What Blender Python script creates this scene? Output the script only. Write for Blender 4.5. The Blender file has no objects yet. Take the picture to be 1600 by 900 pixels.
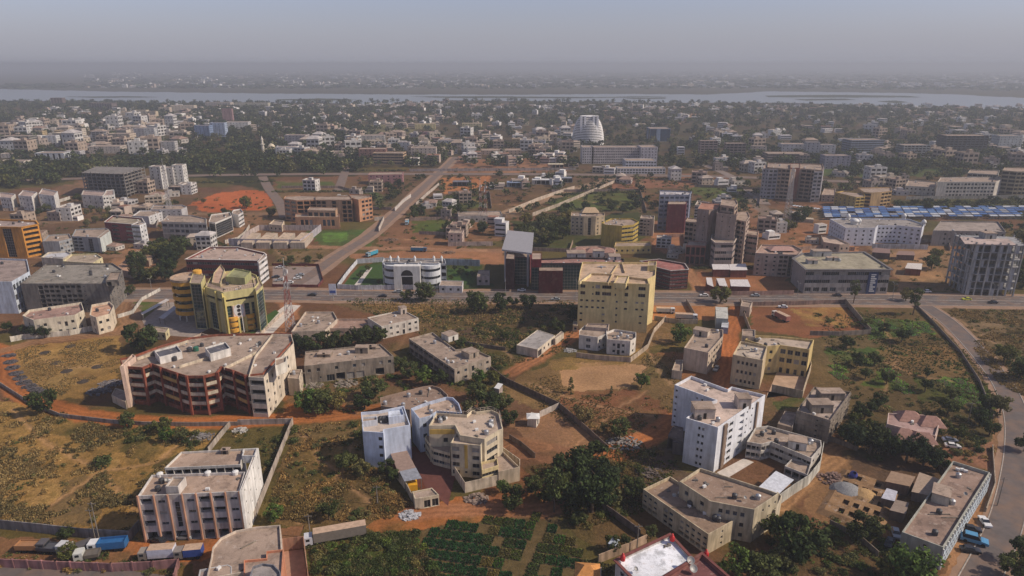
import bpy, math, random
import numpy as np
R = math.radians
random.seed(7); RNG = np.random.default_rng(7)
C = bpy.context.scene.collection
SC = bpy.context.scene
# ---------------------------------------------------------------- camera
HC, FPX, PITCH = 115.0, 24 / 36 * 1600, R(18.2)
cam = bpy.data.cameras.new('camera'); cam.lens = 24; cam.sensor_width = 36
HAZE_D = .00025
cam.clip_start = 1; cam.clip_end = 120000
camo = bpy.data.objects.new('camera', cam); C.objects.link(camo)
camo.location = (0, 0, HC); camo.rotation_euler = (R(90) - PITCH, 0, 0)
SC.camera = camo
# ---------------------------------------------------------------- light
SUN_EL, SUN_AZ = R(40), R(97)          # azimuth clockwise from +Y
sd = (math.sin(SUN_AZ) * math.cos(SUN_EL), math.cos(SUN_AZ) * math.cos(SUN_EL), math.sin(SUN_EL))
sun = bpy.data.lights.new('sun', 'SUN'); sun.energy = 4.5; sun.angle = R(1.2); sun.color = (1.0, .87, .71)
suno = bpy.data.objects.new('sun', sun); C.objects.link(suno)
from mathutils import Vector
suno.rotation_euler = Vector(sd).to_track_quat('Z', 'Y').to_euler()
W = bpy.data.worlds.new('World'); SC.world = W; W.use_nodes = True
nt = W.node_tree; nt.nodes.clear()
sky = nt.nodes.new('ShaderNodeTexSky'); sky.sky_type = 'NISHITA'; sky.sun_disc = False
sky.sun_elevation = SUN_EL; sky.sun_rotation = SUN_AZ; sky.altitude = 300
sky.air_density = 1.0; sky.dust_density = .9; sky.ozone_density = 2.0
hs = nt.nodes.new('ShaderNodeHueSaturation'); hs.inputs['Saturation'].default_value = .64
tint = nt.nodes.new('ShaderNodeMix'); tint.data_type = 'RGBA'; tint.blend_type = 'MULTIPLY'; tint.inputs[0].default_value = 1
tint.inputs[7].default_value = (.94, .905, 1.10, 1)
bgn = nt.nodes.new('ShaderNodeBackground'); bgn.inputs[1].default_value = .099
outw = nt.nodes.new('ShaderNodeOutputWorld')
nt.links.new(sky.outputs[0], hs.inputs['Color']); nt.links.new(hs.outputs[0], tint.inputs[6])
tc = nt.nodes.new('ShaderNodeTexCoord'); sx = nt.nodes.new('ShaderNodeSeparateXYZ'); mr = nt.nodes.new('ShaderNodeMapRange'); mr.interpolation_type = 'SMOOTHSTEP'
mr.inputs[1].default_value = -.01; mr.inputs[2].default_value = .11; mr.inputs[3].default_value = .92; mr.inputs[4].default_value = 0   # pale haze colour blended into the sky towards the horizon
hz = nt.nodes.new('ShaderNodeMix'); hz.data_type = 'RGBA'; hz.inputs[7].default_value = (3.8, 3.88, 4.55, 1)
nt.links.new(tc.outputs['Generated'], sx.inputs[0]); nt.links.new(sx.outputs[2], mr.inputs[0]); nt.links.new(mr.outputs[0], hz.inputs[0]); nt.links.new(tint.outputs[2], hz.inputs[6])
nt.links.new(hz.outputs[2], bgn.inputs[0]); nt.links.new(bgn.outputs[0], outw.inputs[0])
SC.view_settings.view_transform = 'Standard'; SC.view_settings.look = 'None'
SC.view_settings.exposure = -0.1; SC.view_settings.gamma = 1.0
SC.render.engine = 'CYCLES'
cy = SC.cycles
cy.max_bounces = 5; cy.diffuse_bounces = 2; cy.glossy_bounces = 2; cy.transmission_bounces = 2; cy.volume_bounces = 1
cy.transparent_max_bounces = 6; cy.use_denoising = True; cy.sample_clamp_indirect = 4
cy.use_adaptive_sampling = True

# ---------------------------------------------------------------- pixel <-> ground
cp, sp = math.cos(PITCH), math.sin(PITCH)
def ray(px, py):
    x = (px - 800) / FPX; y = (450 - py) / FPX
    return (x, cp + y * sp, -sp + y * cp)
def G(px, py, z=0.0):
    d = ray(px, py); t = (z - HC) / d[2]
    return (d[0] * t, d[1] * t)
def P(x, y, z=0.0):
    dz = z - HC
    dep = y * cp - dz * sp; up = y * sp + dz * cp
    return (800 + FPX * x / dep, 450 - FPX * up / dep)
def hgt(px, pyt, pyb):
    lo, hi = 0., 110.
    for _ in range(40):
        m = (lo + hi) / 2; x, y = G(px, pyt, m)
        if P(x, y, 0)[1] < pyb: lo = m
        else: hi = m
    return (lo + hi) / 2

# ---------------------------------------------------------------- numpy noise
def _hash(ix, iy, s):
    h = (ix * 374761393 + iy * 668265263 + s * 1442695041) & 0xffffffff
    h = ((h ^ (h >> 13)) * 1274126177) & 0xffffffff
    return ((h ^ (h >> 16)) & 0xffff) / 65535.0
def vnoise(x, y, s=0):
    ix = np.floor(x).astype(np.int64); iy = np.floor(y).astype(np.int64)
    fx = x - ix; fy = y - iy; fx = fx * fx * (3 - 2 * fx); fy = fy * fy * (3 - 2 * fy)
    a = _hash(ix, iy, s); b = _hash(ix + 1, iy, s); c = _hash(ix, iy + 1, s); d = _hash(ix + 1, iy + 1, s)
    return (a * (1 - fx) + b * fx) * (1 - fy) + (c * (1 - fx) + d * fx) * fy
def fbm(x, y, sc, s=0, o=4):
    r = 0; a = .5; t = 0
    for i in range(o):
        r = r + a * vnoise(x / sc + 17 * i, y / sc - 9 * i, s + i); t += a; a *= .5; sc /= 2.03
    return r / t

# ---------------------------------------------------------------- materials
MATS = {}
def nodes(name):
    m = bpy.data.materials.new(name); m.use_nodes = True
    n = m.node_tree; b = n.nodes['Principled BSDF']; return m, n, b
def mth(n, op, a, b=None):
    x = n.nodes.new('ShaderNodeMath'); x.operation = op
    for i, v in enumerate((a, b)):
        if v is None: continue
        if isinstance(v, (int, float)): x.inputs[i].default_value = v
        else: n.links.new(v, x.inputs[i])
    return x.outputs[0]
def noise(n, vec, scale, detail=4, rough=.6):
    t = n.nodes.new('ShaderNodeTexNoise'); t.inputs['Scale'].default_value = scale
    t.inputs['Detail'].default_value = detail; t.inputs['Roughness'].default_value = rough
    if vec is not None: n.links.new(vec, t.inputs['Vector'])
    return t.outputs['Fac']
def ramp(n, f, stops):
    r = n.nodes.new('ShaderNodeValToRGB'); n.links.new(f, r.inputs[0])
    while len(r.color_ramp.elements) < len(stops): r.color_ramp.elements.new(.5)
    for e, (p, c) in zip(r.color_ramp.elements, stops):
        e.position = p; e.color = (c[0], c[1], c[2], 1) if isinstance(c, (tuple, list)) else (c, c, c, 1)
    return r.outputs[0]
def mixc(n, f, a, b, mode='MIX'):
    x = n.nodes.new('ShaderNodeMix'); x.data_type = 'RGBA'; x.blend_type = mode
    for i, v in ((0, f), (6, a), (7, b)):
        if isinstance(v, (int, float)): x.inputs[i].default_value = v
        elif isinstance(v, (tuple, list)): x.inputs[i].default_value = (v[0], v[1], v[2], 1)
        else: n.links.new(v, x.inputs[i])
    return x.outputs[2]
def world_pos(n):
    g = n.nodes.new('ShaderNodeNewGeometry'); return g.outputs['Position']
def wall_mat(rgb, dirt=.5, name='painted_plaster'):
    k = ('wall', rgb, dirt)
    if k in MATS: return MATS[k]
    m, n, b = nodes(name); p = world_pos(n); dirt = min(1., dirt*1.35)
    mp = n.nodes.new('ShaderNodeMapping'); mp.inputs['Scale'].default_value = (1, 1, .14); n.links.new(p, mp.inputs['Vector'])
    streak = ramp(n, noise(n, mp.outputs[0], .9, 5), [(.40, 1.04), (.70, 1 - .55 * dirt)])
    blot = ramp(n, noise(n, p, .22, 4), [(.3, 1 - .32 * dirt), (.65, 1.08)])
    c = mixc(n, 1., mixc(n, 1., rgb, streak, 'MULTIPLY'), blot, 'MULTIPLY')
    gr = ramp(n, noise(n, p, .5, 6), [(.5, 0.), (.8, .5 * dirt)])
    c = mixc(n, gr, c, (.30, .21, .15))
    n.links.new(c, b.inputs['Base Color']); b.inputs['Roughness'].default_value = .88
    b.inputs['Specular IOR Level'].default_value = .2
    MATS[k] = m; return m
def roof_mat(rgb=(.36, .275, .215), name='dusty_roof_screed'):
    k = ('roof', rgb)
    if k in MATS: return MATS[k]
    m, n, b = nodes(name); p = world_pos(n)
    f = ramp(n, noise(n, p, .12, 7, .65), [(.28, .62), (.5, 1.), (.75, 1.25)])
    st = ramp(n, noise(n, p, .3, 7, .75), [(.50, 0.), (.62, .8)])
    c = mixc(n, 1., rgb, f, 'MULTIPLY'); c = mixc(n, st, c, tuple(v * .5 for v in rgb))
    pale = ramp(n, noise(n, p, .55, 6, .7), [(.56, 0.), (.68, .6)])
    c = mixc(n, pale, c, (.5, .42, .36))
    fine = ramp(n, noise(n, p, 3.5, 4, .8), [(.2, .75), (.8, 1.25)])
    c = mixc(n, 1., c, fine, 'MULTIPLY')
    n.links.new(c, b.inputs['Base Color']); b.inputs['Roughness'].default_value = .95
    b.inputs['Specular IOR Level'].default_value = .1
    MATS[k] = m; return m
def plain(rgb, rough=.6, metal=0., spec=.4, var=.2, name='coated_surface', sc=1.2):
    k = ('plain', rgb, rough, metal, var)
    if k in MATS: return MATS[k]
    m, n, b = nodes(name); p = world_pos(n)
    f = ramp(n, noise(n, p, sc, 5), [(.3, 1 - var), (.7, 1 + var)])
    n.links.new(mixc(n, 1., rgb, f, 'MULTIPLY'), b.inputs['Base Color'])
    b.inputs['Roughness'].default_value = rough; b.inputs['Metallic'].default_value = metal
    b.inputs['Specular IOR Level'].default_value = spec
    MATS[k] = m; return m
def leaf_mat(rgb, name='foliage'):
    k = ('leaf', rgb)
    if k in MATS: return MATS[k]
    m, n, b = nodes(name)
    oi = n.nodes.new('ShaderNodeObjectInfo')
    g = n.nodes.new('ShaderNodeNewGeometry')
    f = ramp(n, g.outputs['Random Per Island'], [(0., .5), (.6, 1.05), (1., 2.1)])
    c = mixc(n, 1., rgb, f, 'MULTIPLY')
    f2 = ramp(n, oi.outputs['Random'], [(0., (.75, .85, .8)), (.5, (1., 1., 1.)), (1., (1.35, 1.15, .85))])
    c = mixc(n, 1., c, f2, 'MULTIPLY')
    f3 = ramp(n, noise(n, g.outputs['Position'], .35, 3), [(.3, .7), (.7, 1.3)])
    c = mixc(n, 1., c, f3, 'MULTIPLY')
    n.links.new(c, b.inputs['Base Color']); b.inputs['Roughness'].default_value = .8
    b.inputs['Specular IOR Level'].default_value = .12
    tr = n.nodes.new('ShaderNodeBsdfTranslucent'); n.links.new(c, tr.inputs[0]); mx = n.nodes.new('ShaderNodeMixShader'); mx.inputs[0].default_value = .28
    n.links.new(b.outputs[0], mx.inputs[1]); n.links.new(tr.outputs[0], mx.inputs[2]); n.links.new(mx.outputs[0], n.nodes['Material Output'].inputs['Surface'])
    MATS[k] = m; return m
GLASS = plain((.018, .022, .028), .12, 0, .6, .35, 'dark_window_glass', .6)
DARKIN = plain((.03, .026, .024), .9, 0, .1, .3, 'shade_colour_and_dark_trim')  # near-black colour stands in for shade in recesses; also colours doors and dark trim
GREENG = plain((.012, .045, .045), .08, 0, .8, .3, 'green_tinted_glass', .4)
BLUEG = plain((.03, .06, .11), .1, 0, .8, .3, 'blue_tinted_glass', .4)
FRAMEM = plain((.35, .34, .32), .5, .2, .4, .1, 'window_frame_metal')
WHITEF = plain((.7, .69, .66), .6, 0, .4, .08, 'white_painted_trim')
CONC = wall_mat((.22, .20, .18), .9, 'raw_concrete')
BLOCKM = wall_mat((.30, .25, .2), .9, 'bare_blockwork')
TIN = plain((.42, .43, .45), .45, .5, .5, .25, 'corrugated_tin')
BARK = plain((.10, .07, .05), .9, 0, .1, .3, 'bark')

# ---------------------------------------------------------------- mesh collection
class MB:
    def __init__(s): s.v = []; s.f = []; s.m = []
    def face(s, pts, m=0):
        i = len(s.v); s.v.extend(pts); s.f.append(tuple(range(i, i + len(pts)))); s.m.append(m)
    def box(s, x0, x1, y0, y1, z0, z1, m=0, rot=0, cx=0, cy=0, bottom=False):
        pts = [(x0, y0), (x1, y0), (x1, y1), (x0, y1)]
        if rot:
            c, q = math.cos(rot), math.sin(rot); pts = [(x * c - y * q, x * q + y * c) for x, y in pts]
        pts = [(x + cx, y + cy) for x, y in pts]; s.prism(pts, z0, z1, m, bottom)
    def prism(s, poly, z0, z1, m=0, bottom=False, top=True, mt=None):
        n = len(poly); i = len(s.v)
        s.v += [(x, y, z0) for x, y in poly] + [(x, y, z1) for x, y in poly]
        for k in range(n):
            j = (k + 1) % n; s.f.append((i + k, i + j, i + n + j, i + n + k)); s.m.append(m)
        if top: s.f.append(tuple(i + n + k for k in range(n))); s.m.append(m if mt is None else mt)
        if bottom: s.f.append(tuple(i + n - 1 - k for k in range(n))); s.m.append(m)
    def tube(s, a, b, r0, r1=None, n=6, m=0, cap=True):
        r1 = r0 if r1 is None else r1
        a = Vector(a); b = Vector(b); d = (b - a)
        if d.length < 1e-6: return
        q = d.to_track_quat('Z', 'Y'); i = len(s.v)
        for c, r in ((a, r0), (b, r1)):
            for k in range(n):
                t = 2 * math.pi * k / n; w = q @ Vector((r * math.cos(t), r * math.sin(t), 0)) + c; s.v.append(tuple(w))
        for k in range(n):
            j = (k + 1) % n; s.f.append((i + k, i + j, i + n + j, i + n + k)); s.m.append(m)
        if cap:
            s.f.append(tuple(i + n + k for k in range(n))); s.m.append(m)
            s.f.append(tuple(i + n - 1 - k for k in range(n))); s.m.append(m)
    def bar(s, a, b, w, m=0): s.tube(a, b, w * .7, w * .7, 4, m)
    def lathe(s, prof, n=16, m=0, cx=0, cy=0, a0=0., a1=2 * math.pi):
        full = abs(a1 - a0 - 2 * math.pi) < 1e-6; k = n if full else n + 1; i = len(s.v)
        for r, z in prof:
            for q in range(k):
                t = a0 + (a1 - a0) * q / n; s.v.append((cx + r * math.cos(t), cy + r * math.sin(t), z))
        for p in range(len(prof) - 1):
            for q in range(n):
                q2 = (q + 1) % k
                s.f.append((i + p * k + q, i + p * k + q2, i + (p + 1) * k + q2, i + (p + 1) * k + q)); s.m.append(m)
    def mesh(s, name, mats, smooth=False):
        me = bpy.data.meshes.new(name); me.from_pydata(s.v, [], s.f)
        for m in mats: me.materials.append(m)
        if len(mats) > 1: me.polygons.foreach_set('material_index', s.m)
        if smooth: me.polygons.foreach_set('use_smooth', [True] * len(s.f))
        me.update(); return me
    def build(s, name, mats, parent=None, loc=(0, 0, 0), smooth=False, rz=0):
        if not isinstance(mats, (list, tuple)): mats = [mats]
        if not s.f: return None
        return link(name, s.mesh(name, mats, smooth), parent, loc, rz)
def link(name, me, parent=None, loc=(0, 0, 0), rz=0, scale=None):
    o = bpy.data.objects.new(name, me); C.objects.link(o); o.location = loc
    if rz: o.rotation_euler = (0, 0, rz)
    if scale is not None: o.scale = scale
    if parent: o.parent = parent
    return o
def tag(o, label=None, cat=None, group=None, kind=None):
    if label: o['label'] = label
    if cat: o['category'] = cat
    if group: o['group'] = group
    if kind: o['kind'] = kind
    return o
def thing(name, label, cat, loc=(0, 0, 0), rz=0, group=None):
    o = link(name, None, None, loc, rz); o.empty_display_size = .5
    return tag(o, label, cat, group)
def np_mesh(name, V, Fq, mat, midx=None):
    me = bpy.data.meshes.new(name); nv = len(V); k = Fq.shape[1]; nf = len(Fq)
    me.vertices.add(nv); me.vertices.foreach_set('co', np.ascontiguousarray(V, np.float32).ravel())
    me.loops.add(nf * k); me.loops.foreach_set('vertex_index', np.ascontiguousarray(Fq, np.int32).ravel())
    me.polygons.add(nf); me.polygons.foreach_set('loop_start', np.arange(0, nf * k, k, dtype=np.int32))
    for m in (mat if isinstance(mat, list) else [mat]): me.materials.append(m)
    if midx is not None: me.polygons.foreach_set('material_index', np.asarray(midx, np.int32))
    me.polygons.foreach_set('use_smooth', np.zeros(nf, bool)); me.update(calc_edges=True); me.validate(); return me
def copy_tree(o, parent=None):
    c = o.copy(); C.objects.link(c); c.parent = parent
    for ch in KIDS.get(o.name, []):
        copy_tree(ch, c)
    return c
KIDS = {}
def remember(o):
    KIDS[o.name] = list(o.children)
    for c in o.children: remember(c)
def inset(poly, d):
    n = len(poly); out = []
    for i in range(n):
        p0, p1, p2 = poly[i - 1], poly[i], poly[(i + 1) % n]
        a = (p1[0] - p0[0], p1[1] - p0[1]); b = (p2[0] - p1[0], p2[1] - p1[1])
        la = math.hypot(*a) or 1; lb = math.hypot(*b) or 1
        na = (-a[1] / la, a[0] / la); nb = (-b[1] / lb, b[0] / lb)
        k = 1 + na[0] * nb[0] + na[1] * nb[1]; k = max(k, .35)
        out.append((p1[0] + d * (na[0] + nb[0]) / k, p1[1] + d * (na[1] + nb[1]) / k))
    return out
def area(poly):
    return sum(poly[i - 1][0] * poly[i][1] - poly[i][0] * poly[i - 1][1] for i in range(len(poly))) / 2
# ---------------------------------------------------------------- buildings
WINC = {}
def win_mesh(w, h, style, glass):
    k = (round(w, 2), round(h, 2), style, glass.name)
    if k in WINC: return WINC[k]
    b = MB(); b.face([(-w/2, 0, 0), (w/2, 0, 0), (w/2, 0, h), (-w/2, 0, h)], 0)
    if style:
        t = .07
        for x0, x1, z0, z1 in ((-w/2, -w/2+t, 0, h), (w/2-t, w/2, 0, h), (-w/2+t, w/2-t, 0, t), (-w/2+t, w/2-t, h-t, h)):
            b.box(x0, x1, -.06, -.005, z0, z1, 1, bottom=True)
        nx = max(1, int(round(w / 1.1))) if style == 1 else max(1, int(round(w / 1.6)))
        for i in range(1, nx): x = -w/2 + w*i/nx; b.box(x-.03, x+.03, -.05, -.006, t, h-t, 1)
        if style == 2:
            nz = max(1, int(round(h / 1.65)))
            for i in range(1, nz): z = h*i/nz; b.box(-w/2+t, w/2-t, -.07, -.007, z-.04, z+.04, 1, bottom=True)
    me = b.mesh('window', [glass, FRAMEM]); WINC[k] = me; return me

def expand(tok):
    out = []
    for t in tok.split():
        n = int(float(t[1:])) if len(t) > 1 else 1
        out += [t[0]] * n
    return out
def facade_ops(L, z0, z1, nf, tok, g=None, skip=0., fz=0.):
    """openings in one facade: (u0,u1,a,b,depth,kind)"""
    ops = []; fh = (z1 - z0) / nf
    def row(bays, f):
        n = len(bays); bw = L / n; zb = z0 + f * fh; u = 0
        for i, k in enumerate(bays):
            c = (i + .5) * bw
            if k == '-' or (k in 'GH' ) or random.random() < skip: continue
            if k == 'W': w = min(1.3, bw * .6); ops.append((c-w/2, c+w/2, zb+fh*.34, zb+fh*.34+min(1.35, fh*.42), .22, 'win'))
            elif k == 'S': w = min(.8, bw * .5); ops.append((c-w/2, c+w/2, zb+fh*.48, zb+fh*.48+.75, .2, 'win'))
            elif k == 'L': w = bw * .72; ops.append((c-w/2, c+w/2, zb+fh*.28, zb+fh*.82, .25, 'win'))
            elif k == 'R': ops.append((i*bw+.03, (i+1)*bw-.03, zb+fh*.36, zb+fh*.80, .25, 'win'))
            elif k == 'D': w = min(1.2, bw*.7); ops.append((c-w/2, c+w/2, zb+.05, zb+2.3, .25, 'win'))
            elif k == 'B': w = bw * .86; ops.append((c-w/2, c+w/2, zb+fh*.33, zb+fh*.94, 1.3, 'bal'))
            elif k == 'V': w = bw * .92; ops.append((c-w/2, c+w/2, zb+fh*.42, zb+fh*.94, 1.3, 'bal'))
            elif k == 'F': w = bw * .88; ops.append((c-w/2, c+w/2, zb+.1, zb+fh*.88, 3.2, 'bal'))
            elif k == 'O': w = bw * .78; ops.append((c-w/2, c+w/2, zb+.02, zb+fh*.84, 1.6, 'bal'))
            elif k == 'C': w = bw * .8; ops.append((c-w/2, c+w/2, zb+.05, zb+fh*.8, .3, 'door'))
    bays = expand(tok)
    for f in range(nf):
        if f == 0 and g is not None: row(expand(g), 0)
        else: row(bays, f)
    zg = z0 + (fh if g is not None else 0)
    n = len(bays); bw = L / n; i = 0
    while i < n:
        if bays[i] in 'GH':
            j = i
            while j + 1 < n and bays[j+1] == bays[i]: j += 1
            ops.append((i*bw+.12*min(bw,3), (j+1)*bw-.12*min(bw,3), zg+.3, z1-(.25 if bays[i] == 'G' else 1.0), .35, 'glaz')); i = j
        i += 1
    return ops
def cut_wall(mb, p0, p1, z0, z1, ops, lod, wins, m=0, mdark=1):
    dx, dy = p1[0]-p0[0], p1[1]-p0[1]; L = math.hypot(dx, dy)
    if L < 1e-3: return
    dx /= L; dy /= L; nx, ny = dy, -dx
    def pt(u, z, dpt=0.): return (p0[0]+dx*u-nx*dpt, p0[1]+dy*u-ny*dpt, z)
    ops = [o for o in ops if o[1]-o[0] > .2 and o[3]-o[2] > .2 and o[0] > 0 and o[1] < L and o[3] < z1]
    zs = sorted({z0, z1, *[o[2] for o in ops], *[o[3] for o in ops]})
    for a, b in zip(zs, zs[1:]):
        if b - a < 1e-4: continue
        u = 0.
        for o in sorted([o for o in ops if o[2] <= a+1e-5 and o[3] >= b-1e-5]):
            if o[0] > u: mb.face([pt(u, a), pt(o[0], a), pt(o[0], b), pt(u, b)], m)
            u = max(u, o[1])
        if u < L: mb.face([pt(u, a), pt(L, a), pt(L, b), pt(u, b)], m)
    th = math.atan2(dy, dx)
    for u0, u1, a, b, dp, kind in ops:
        mb.face([pt(u0, a), pt(u0, a, dp), pt(u0, b, dp), pt(u0, b)], m)
        mb.face([pt(u1, a, dp), pt(u1, a), pt(u1, b), pt(u1, b, dp)], m)
        mb.face([pt(u0, a), pt(u1, a), pt(u1, a, dp), pt(u0, a, dp)], m)
        mb.face([pt(u0, b, dp), pt(u1, b, dp), pt(u1, b), pt(u0, b)], m)
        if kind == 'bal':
            mb.face([pt(u0, a, dp), pt(u1, a, dp), pt(u1, b, dp), pt(u0, b, dp)], mdark)  # back of the recess painted near-black in place of its shade
        elif lod == 2:
            mb.face([pt(u0, a, dp), pt(u1, a, dp), pt(u1, b, dp), pt(u0, b, dp)], 2)
        else:
            c = pt((u0+u1)/2, a, dp); wins.append((u1-u0, b-a, kind, c, th))
def ccw(poly):
    return poly if area(poly) > 0 else poly[::-1]
NB = [0]
LAND = []     # landmarks: (x, y, short name)
def structure_mass(root, poly, z0, h, walls, lod, mats, par=.9, parw=.25, roofm=None, flr=3.2, nf=None, g=None,
                   skip=0., band=0, auto='W', wins=None, name='wall', glass=GLASS, camera=(0, 0), lip=0.):
    """one prism of a building, coordinates local to root"""
    rx, ry = root.location.x, root.location.y
    mb = MB(); n = len(poly); zr = h - par
    nf = nf or max(1, int(round((zr - z0) / flr)))
    wins = [] if wins is None else wins
    for i in range(n):
        a, b = poly[i], poly[(i+1) % n]
        L = math.hypot(b[0]-a[0], b[1]-a[1]); mx, my = (a[0]+b[0])/2+rx, (a[1]+b[1])/2+ry
        nrm = ((b[1]-a[1])/max(L, .01), -(b[0]-a[0])/max(L, .01))
        vis = (nrm[0]*(0-mx)+nrm[1]*(0-my))/math.hypot(mx, my) > -.05
        tok = walls.get(i, auto) if isinstance(walls, dict) else (walls[i] if i < len(walls) else auto)
        gg = g
        if isinstance(tok, tuple): tok, gg = tok
        ops = []
        if tok and tok != 'none' and vis and L > 1.5:
            if tok in ('W', 'L', 'B', 'S', 'F', 'R'): tok = tok + str(max(1, int(L / (3.4 if tok in 'WSR' else 4.0))))
            ops = facade_ops(L, z0, zr, nf, tok, gg, skip)
        if tok != 'none': cut_wall(mb, a, b, z0, h, ops, lod, wins)
    if par > .05:
        inn = inset(poly, parw)
        for i in range(n):
            a, b = poly[i], poly[(i+1) % n]; c, d = inn[i], inn[(i+1) % n]
            mb.face([(*a, h), (*b, h), (*d, h), (*c, h)], 0)
            mb.face([(*d, zr), (*c, zr), (*c, h), (*d, h)], 0)
    else: inn = poly
    if band:
        fh = (zr - z0) / nf; out = inset(poly, -.18)
        for f in range(1, nf+1):
            z = z0 + f*fh - .06
            for i in range(n):
                a, b = poly[i], poly[(i+1) % n]; c, d = out[i], out[(i+1) % n]
                mb.face([(*c, z), (*d, z), (*d, z+.25), (*c, z+.25)], 3)
                mb.face([(*c, z+.25), (*d, z+.25), (*b, z+.25), (*a, z+.25)], 3)
                mb.face([(*a, z), (*b, z), (*d, z), (*c, z)], 3)
    if lip:
        out = inset(poly, -lip); z = h + .004
        for i in range(n):
            a, b = inn[i], inn[(i+1) % n]; c, d = out[i], out[(i+1) % n]
            mb.face([(*c, z+.18), (*d, z+.18), (*b, z+.18), (*a, z+.18)], 3)
            mb.face([(*c, z-.12), (*d, z-.12), (*d, z+.18), (*c, z+.18)], 3)
            mb.face([(*b, z-.12), (*a, z-.12), (*a, z+.18), (*b, z+.18)], 3)
            mb.face([(*a, z-.12), (*b, z-.12), (*d, z-.12), (*c, z-.12)], 3)
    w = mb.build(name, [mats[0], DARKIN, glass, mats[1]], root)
    rb = MB(); rb.face([(*p, zr + .003) for p in inn], 0)
    ro = rb.build('roof', roofm or roof_mat(), root); ROOFOF.setdefault(root.name, ro)
    return w, ro, wins
def place_windows(root, wins, lod, glass=GLASS):
    wins.sort(key=lambda q: -q[0]*q[1])
    CUR = plain((.30, .27, .24), .7, 0, .2, .2, 'drawn_curtain'); BLUISHG = plain((.05, .065, .085), .15, 0, .7, .3, 'bluish_window_glass'); vr = random.Random(len(wins))  # window variants: pale curtain and a lighter bluish glass tint
    for w, h, kind, c, th in wins[:100]:
        st = 0 if lod else (2 if kind == 'glaz' else 1)
        if kind == 'glaz': st = 2
        link('glazing' if kind == 'glaz' else ('door' if kind == 'door' else 'window'),
             win_mesh(w, h, st, glass if kind == 'glaz' else vr.choices([glass, CUR, BLUISHG, DARKIN], (6, 1.3, 1.5, 1.5))[0]), root, c, th)
    if len(wins) > 100:
        b = MB()
        for w, h, kind, c, th in wins[100:]:
            dx, dy = math.cos(th)*w/2, math.sin(th)*w/2
            b.face([(c[0]-dx, c[1]-dy, c[2]), (c[0]+dx, c[1]+dy, c[2]), (c[0]+dx, c[1]+dy, c[2]+h), (c[0]-dx, c[1]-dy, c[2]+h)])
        tag(b.build('smaller_window', glass, root), kind='stuff')
ROOFOF = {}
def stair_box(root, x, y, z, w, d, h, mat, rz=0., rm=None):
    b = MB(); b.box(-w/2, w/2, -d/2, d/2, 0, h, 0, rz); b.box(-w/2-.15, w/2+.15, -d/2-.15, d/2+.15, h+.003, h+.2, 1, rz, bottom=True)
    b.box(-.45, .45, -d/2-.02, -d/2+.01, .02, 2., 2, rz)
    return b.build('stair_block', [mat, rm or roof_mat(), DARKIN], ROOFOF.get(root.name, root), (x, y, z))
def tank(root, x, y, z, mat=None, r=.7, h=1.5):
    b = MB(); b.lathe([(0, 0), (r, 0), (r, h*.8), (r*.4, h), (0, h)], 10)
    return b.build('water_tank', mat or plain((.05, .05, .055), .5), ROOFOF.get(root.name, root), (x, y, z))
def dish(root, x, y, z, r=.9):
    b = MB(); b.lathe([(0, .05), (r*.5, .12), (r, .4), (r*.97, .42), (r*.5, .17), (0, .1)], 12); b.tube((0, 0, -.9), (0, 0, .08), .05)
    o = b.build('satellite_dish', FRAMEM, ROOFOF.get(root.name, root), (x, y, z+.9)); o.rotation_euler = (R(35), R(-20), R(random.uniform(0, 90))); return o
def in_poly(x, y, poly):
    c = False; n = len(poly)
    for i in range(n):
        x0, y0 = poly[i-1]; x1, y1 = poly[i]
        if (y0 > y) != (y1 > y) and x < (x1-x0)*(y-y0)/(y1-y0)+x0: c = not c
    return c
def clutter(root, poly, z, n, mat, big=True):
    xs = [p[0] for p in poly]; ys = [p[1] for p in poly]; inn = inset(poly, 1.4)
    if area(inn) * area(poly) <= 0: return
    k = 0; tr = 0; n = int(n*1.9); root = ROOFOF.get(root.name, root)
    while k < n and tr < 200:
        tr += 1; x = random.uniform(min(xs), max(xs)); y = random.uniform(min(ys), max(ys))
        if not in_poly(x, y, inn): continue
        k += 1; q = random.random()
        if q < .24:
            b = MB(); b.box(-.5, .5, -.3, .3, .15, .75, 0, bottom=True); b.box(-.4, -.3, -.3, .3, 0, .15); b.box(.3, .4, -.3, .3, 0, .15)
            b.build('air_conditioner', WHITEF, root, (x, y, z+.004), rz=random.uniform(0, 3))
        elif q < .45: tank(root, x, y, z+.004, None if random.random() < .6 else TIN)
        elif q < .55: dish(root, x, y, z+.004, random.uniform(.35, .6))
        elif q < .8:
            b = MB()
            for _ in range(7):
                s = random.uniform(.12, .4); b.box(-s, s, -s*.6, s*.6, 0, s*.8, 0, random.uniform(0, 3), random.gauss(0, .3), random.gauss(0, .3))
            b.build('rubble_pile', CONC, root, (x, y, z+.004))
        else:
            b = MB(); L = random.uniform(2, 7); b.box(-L/2, L/2, -.12, .12, 0, .3); b.build('pipe_run', BLOCKM, root, (x, y, z+.004), rz=random.choice([0, 1.57, .8]))
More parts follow.
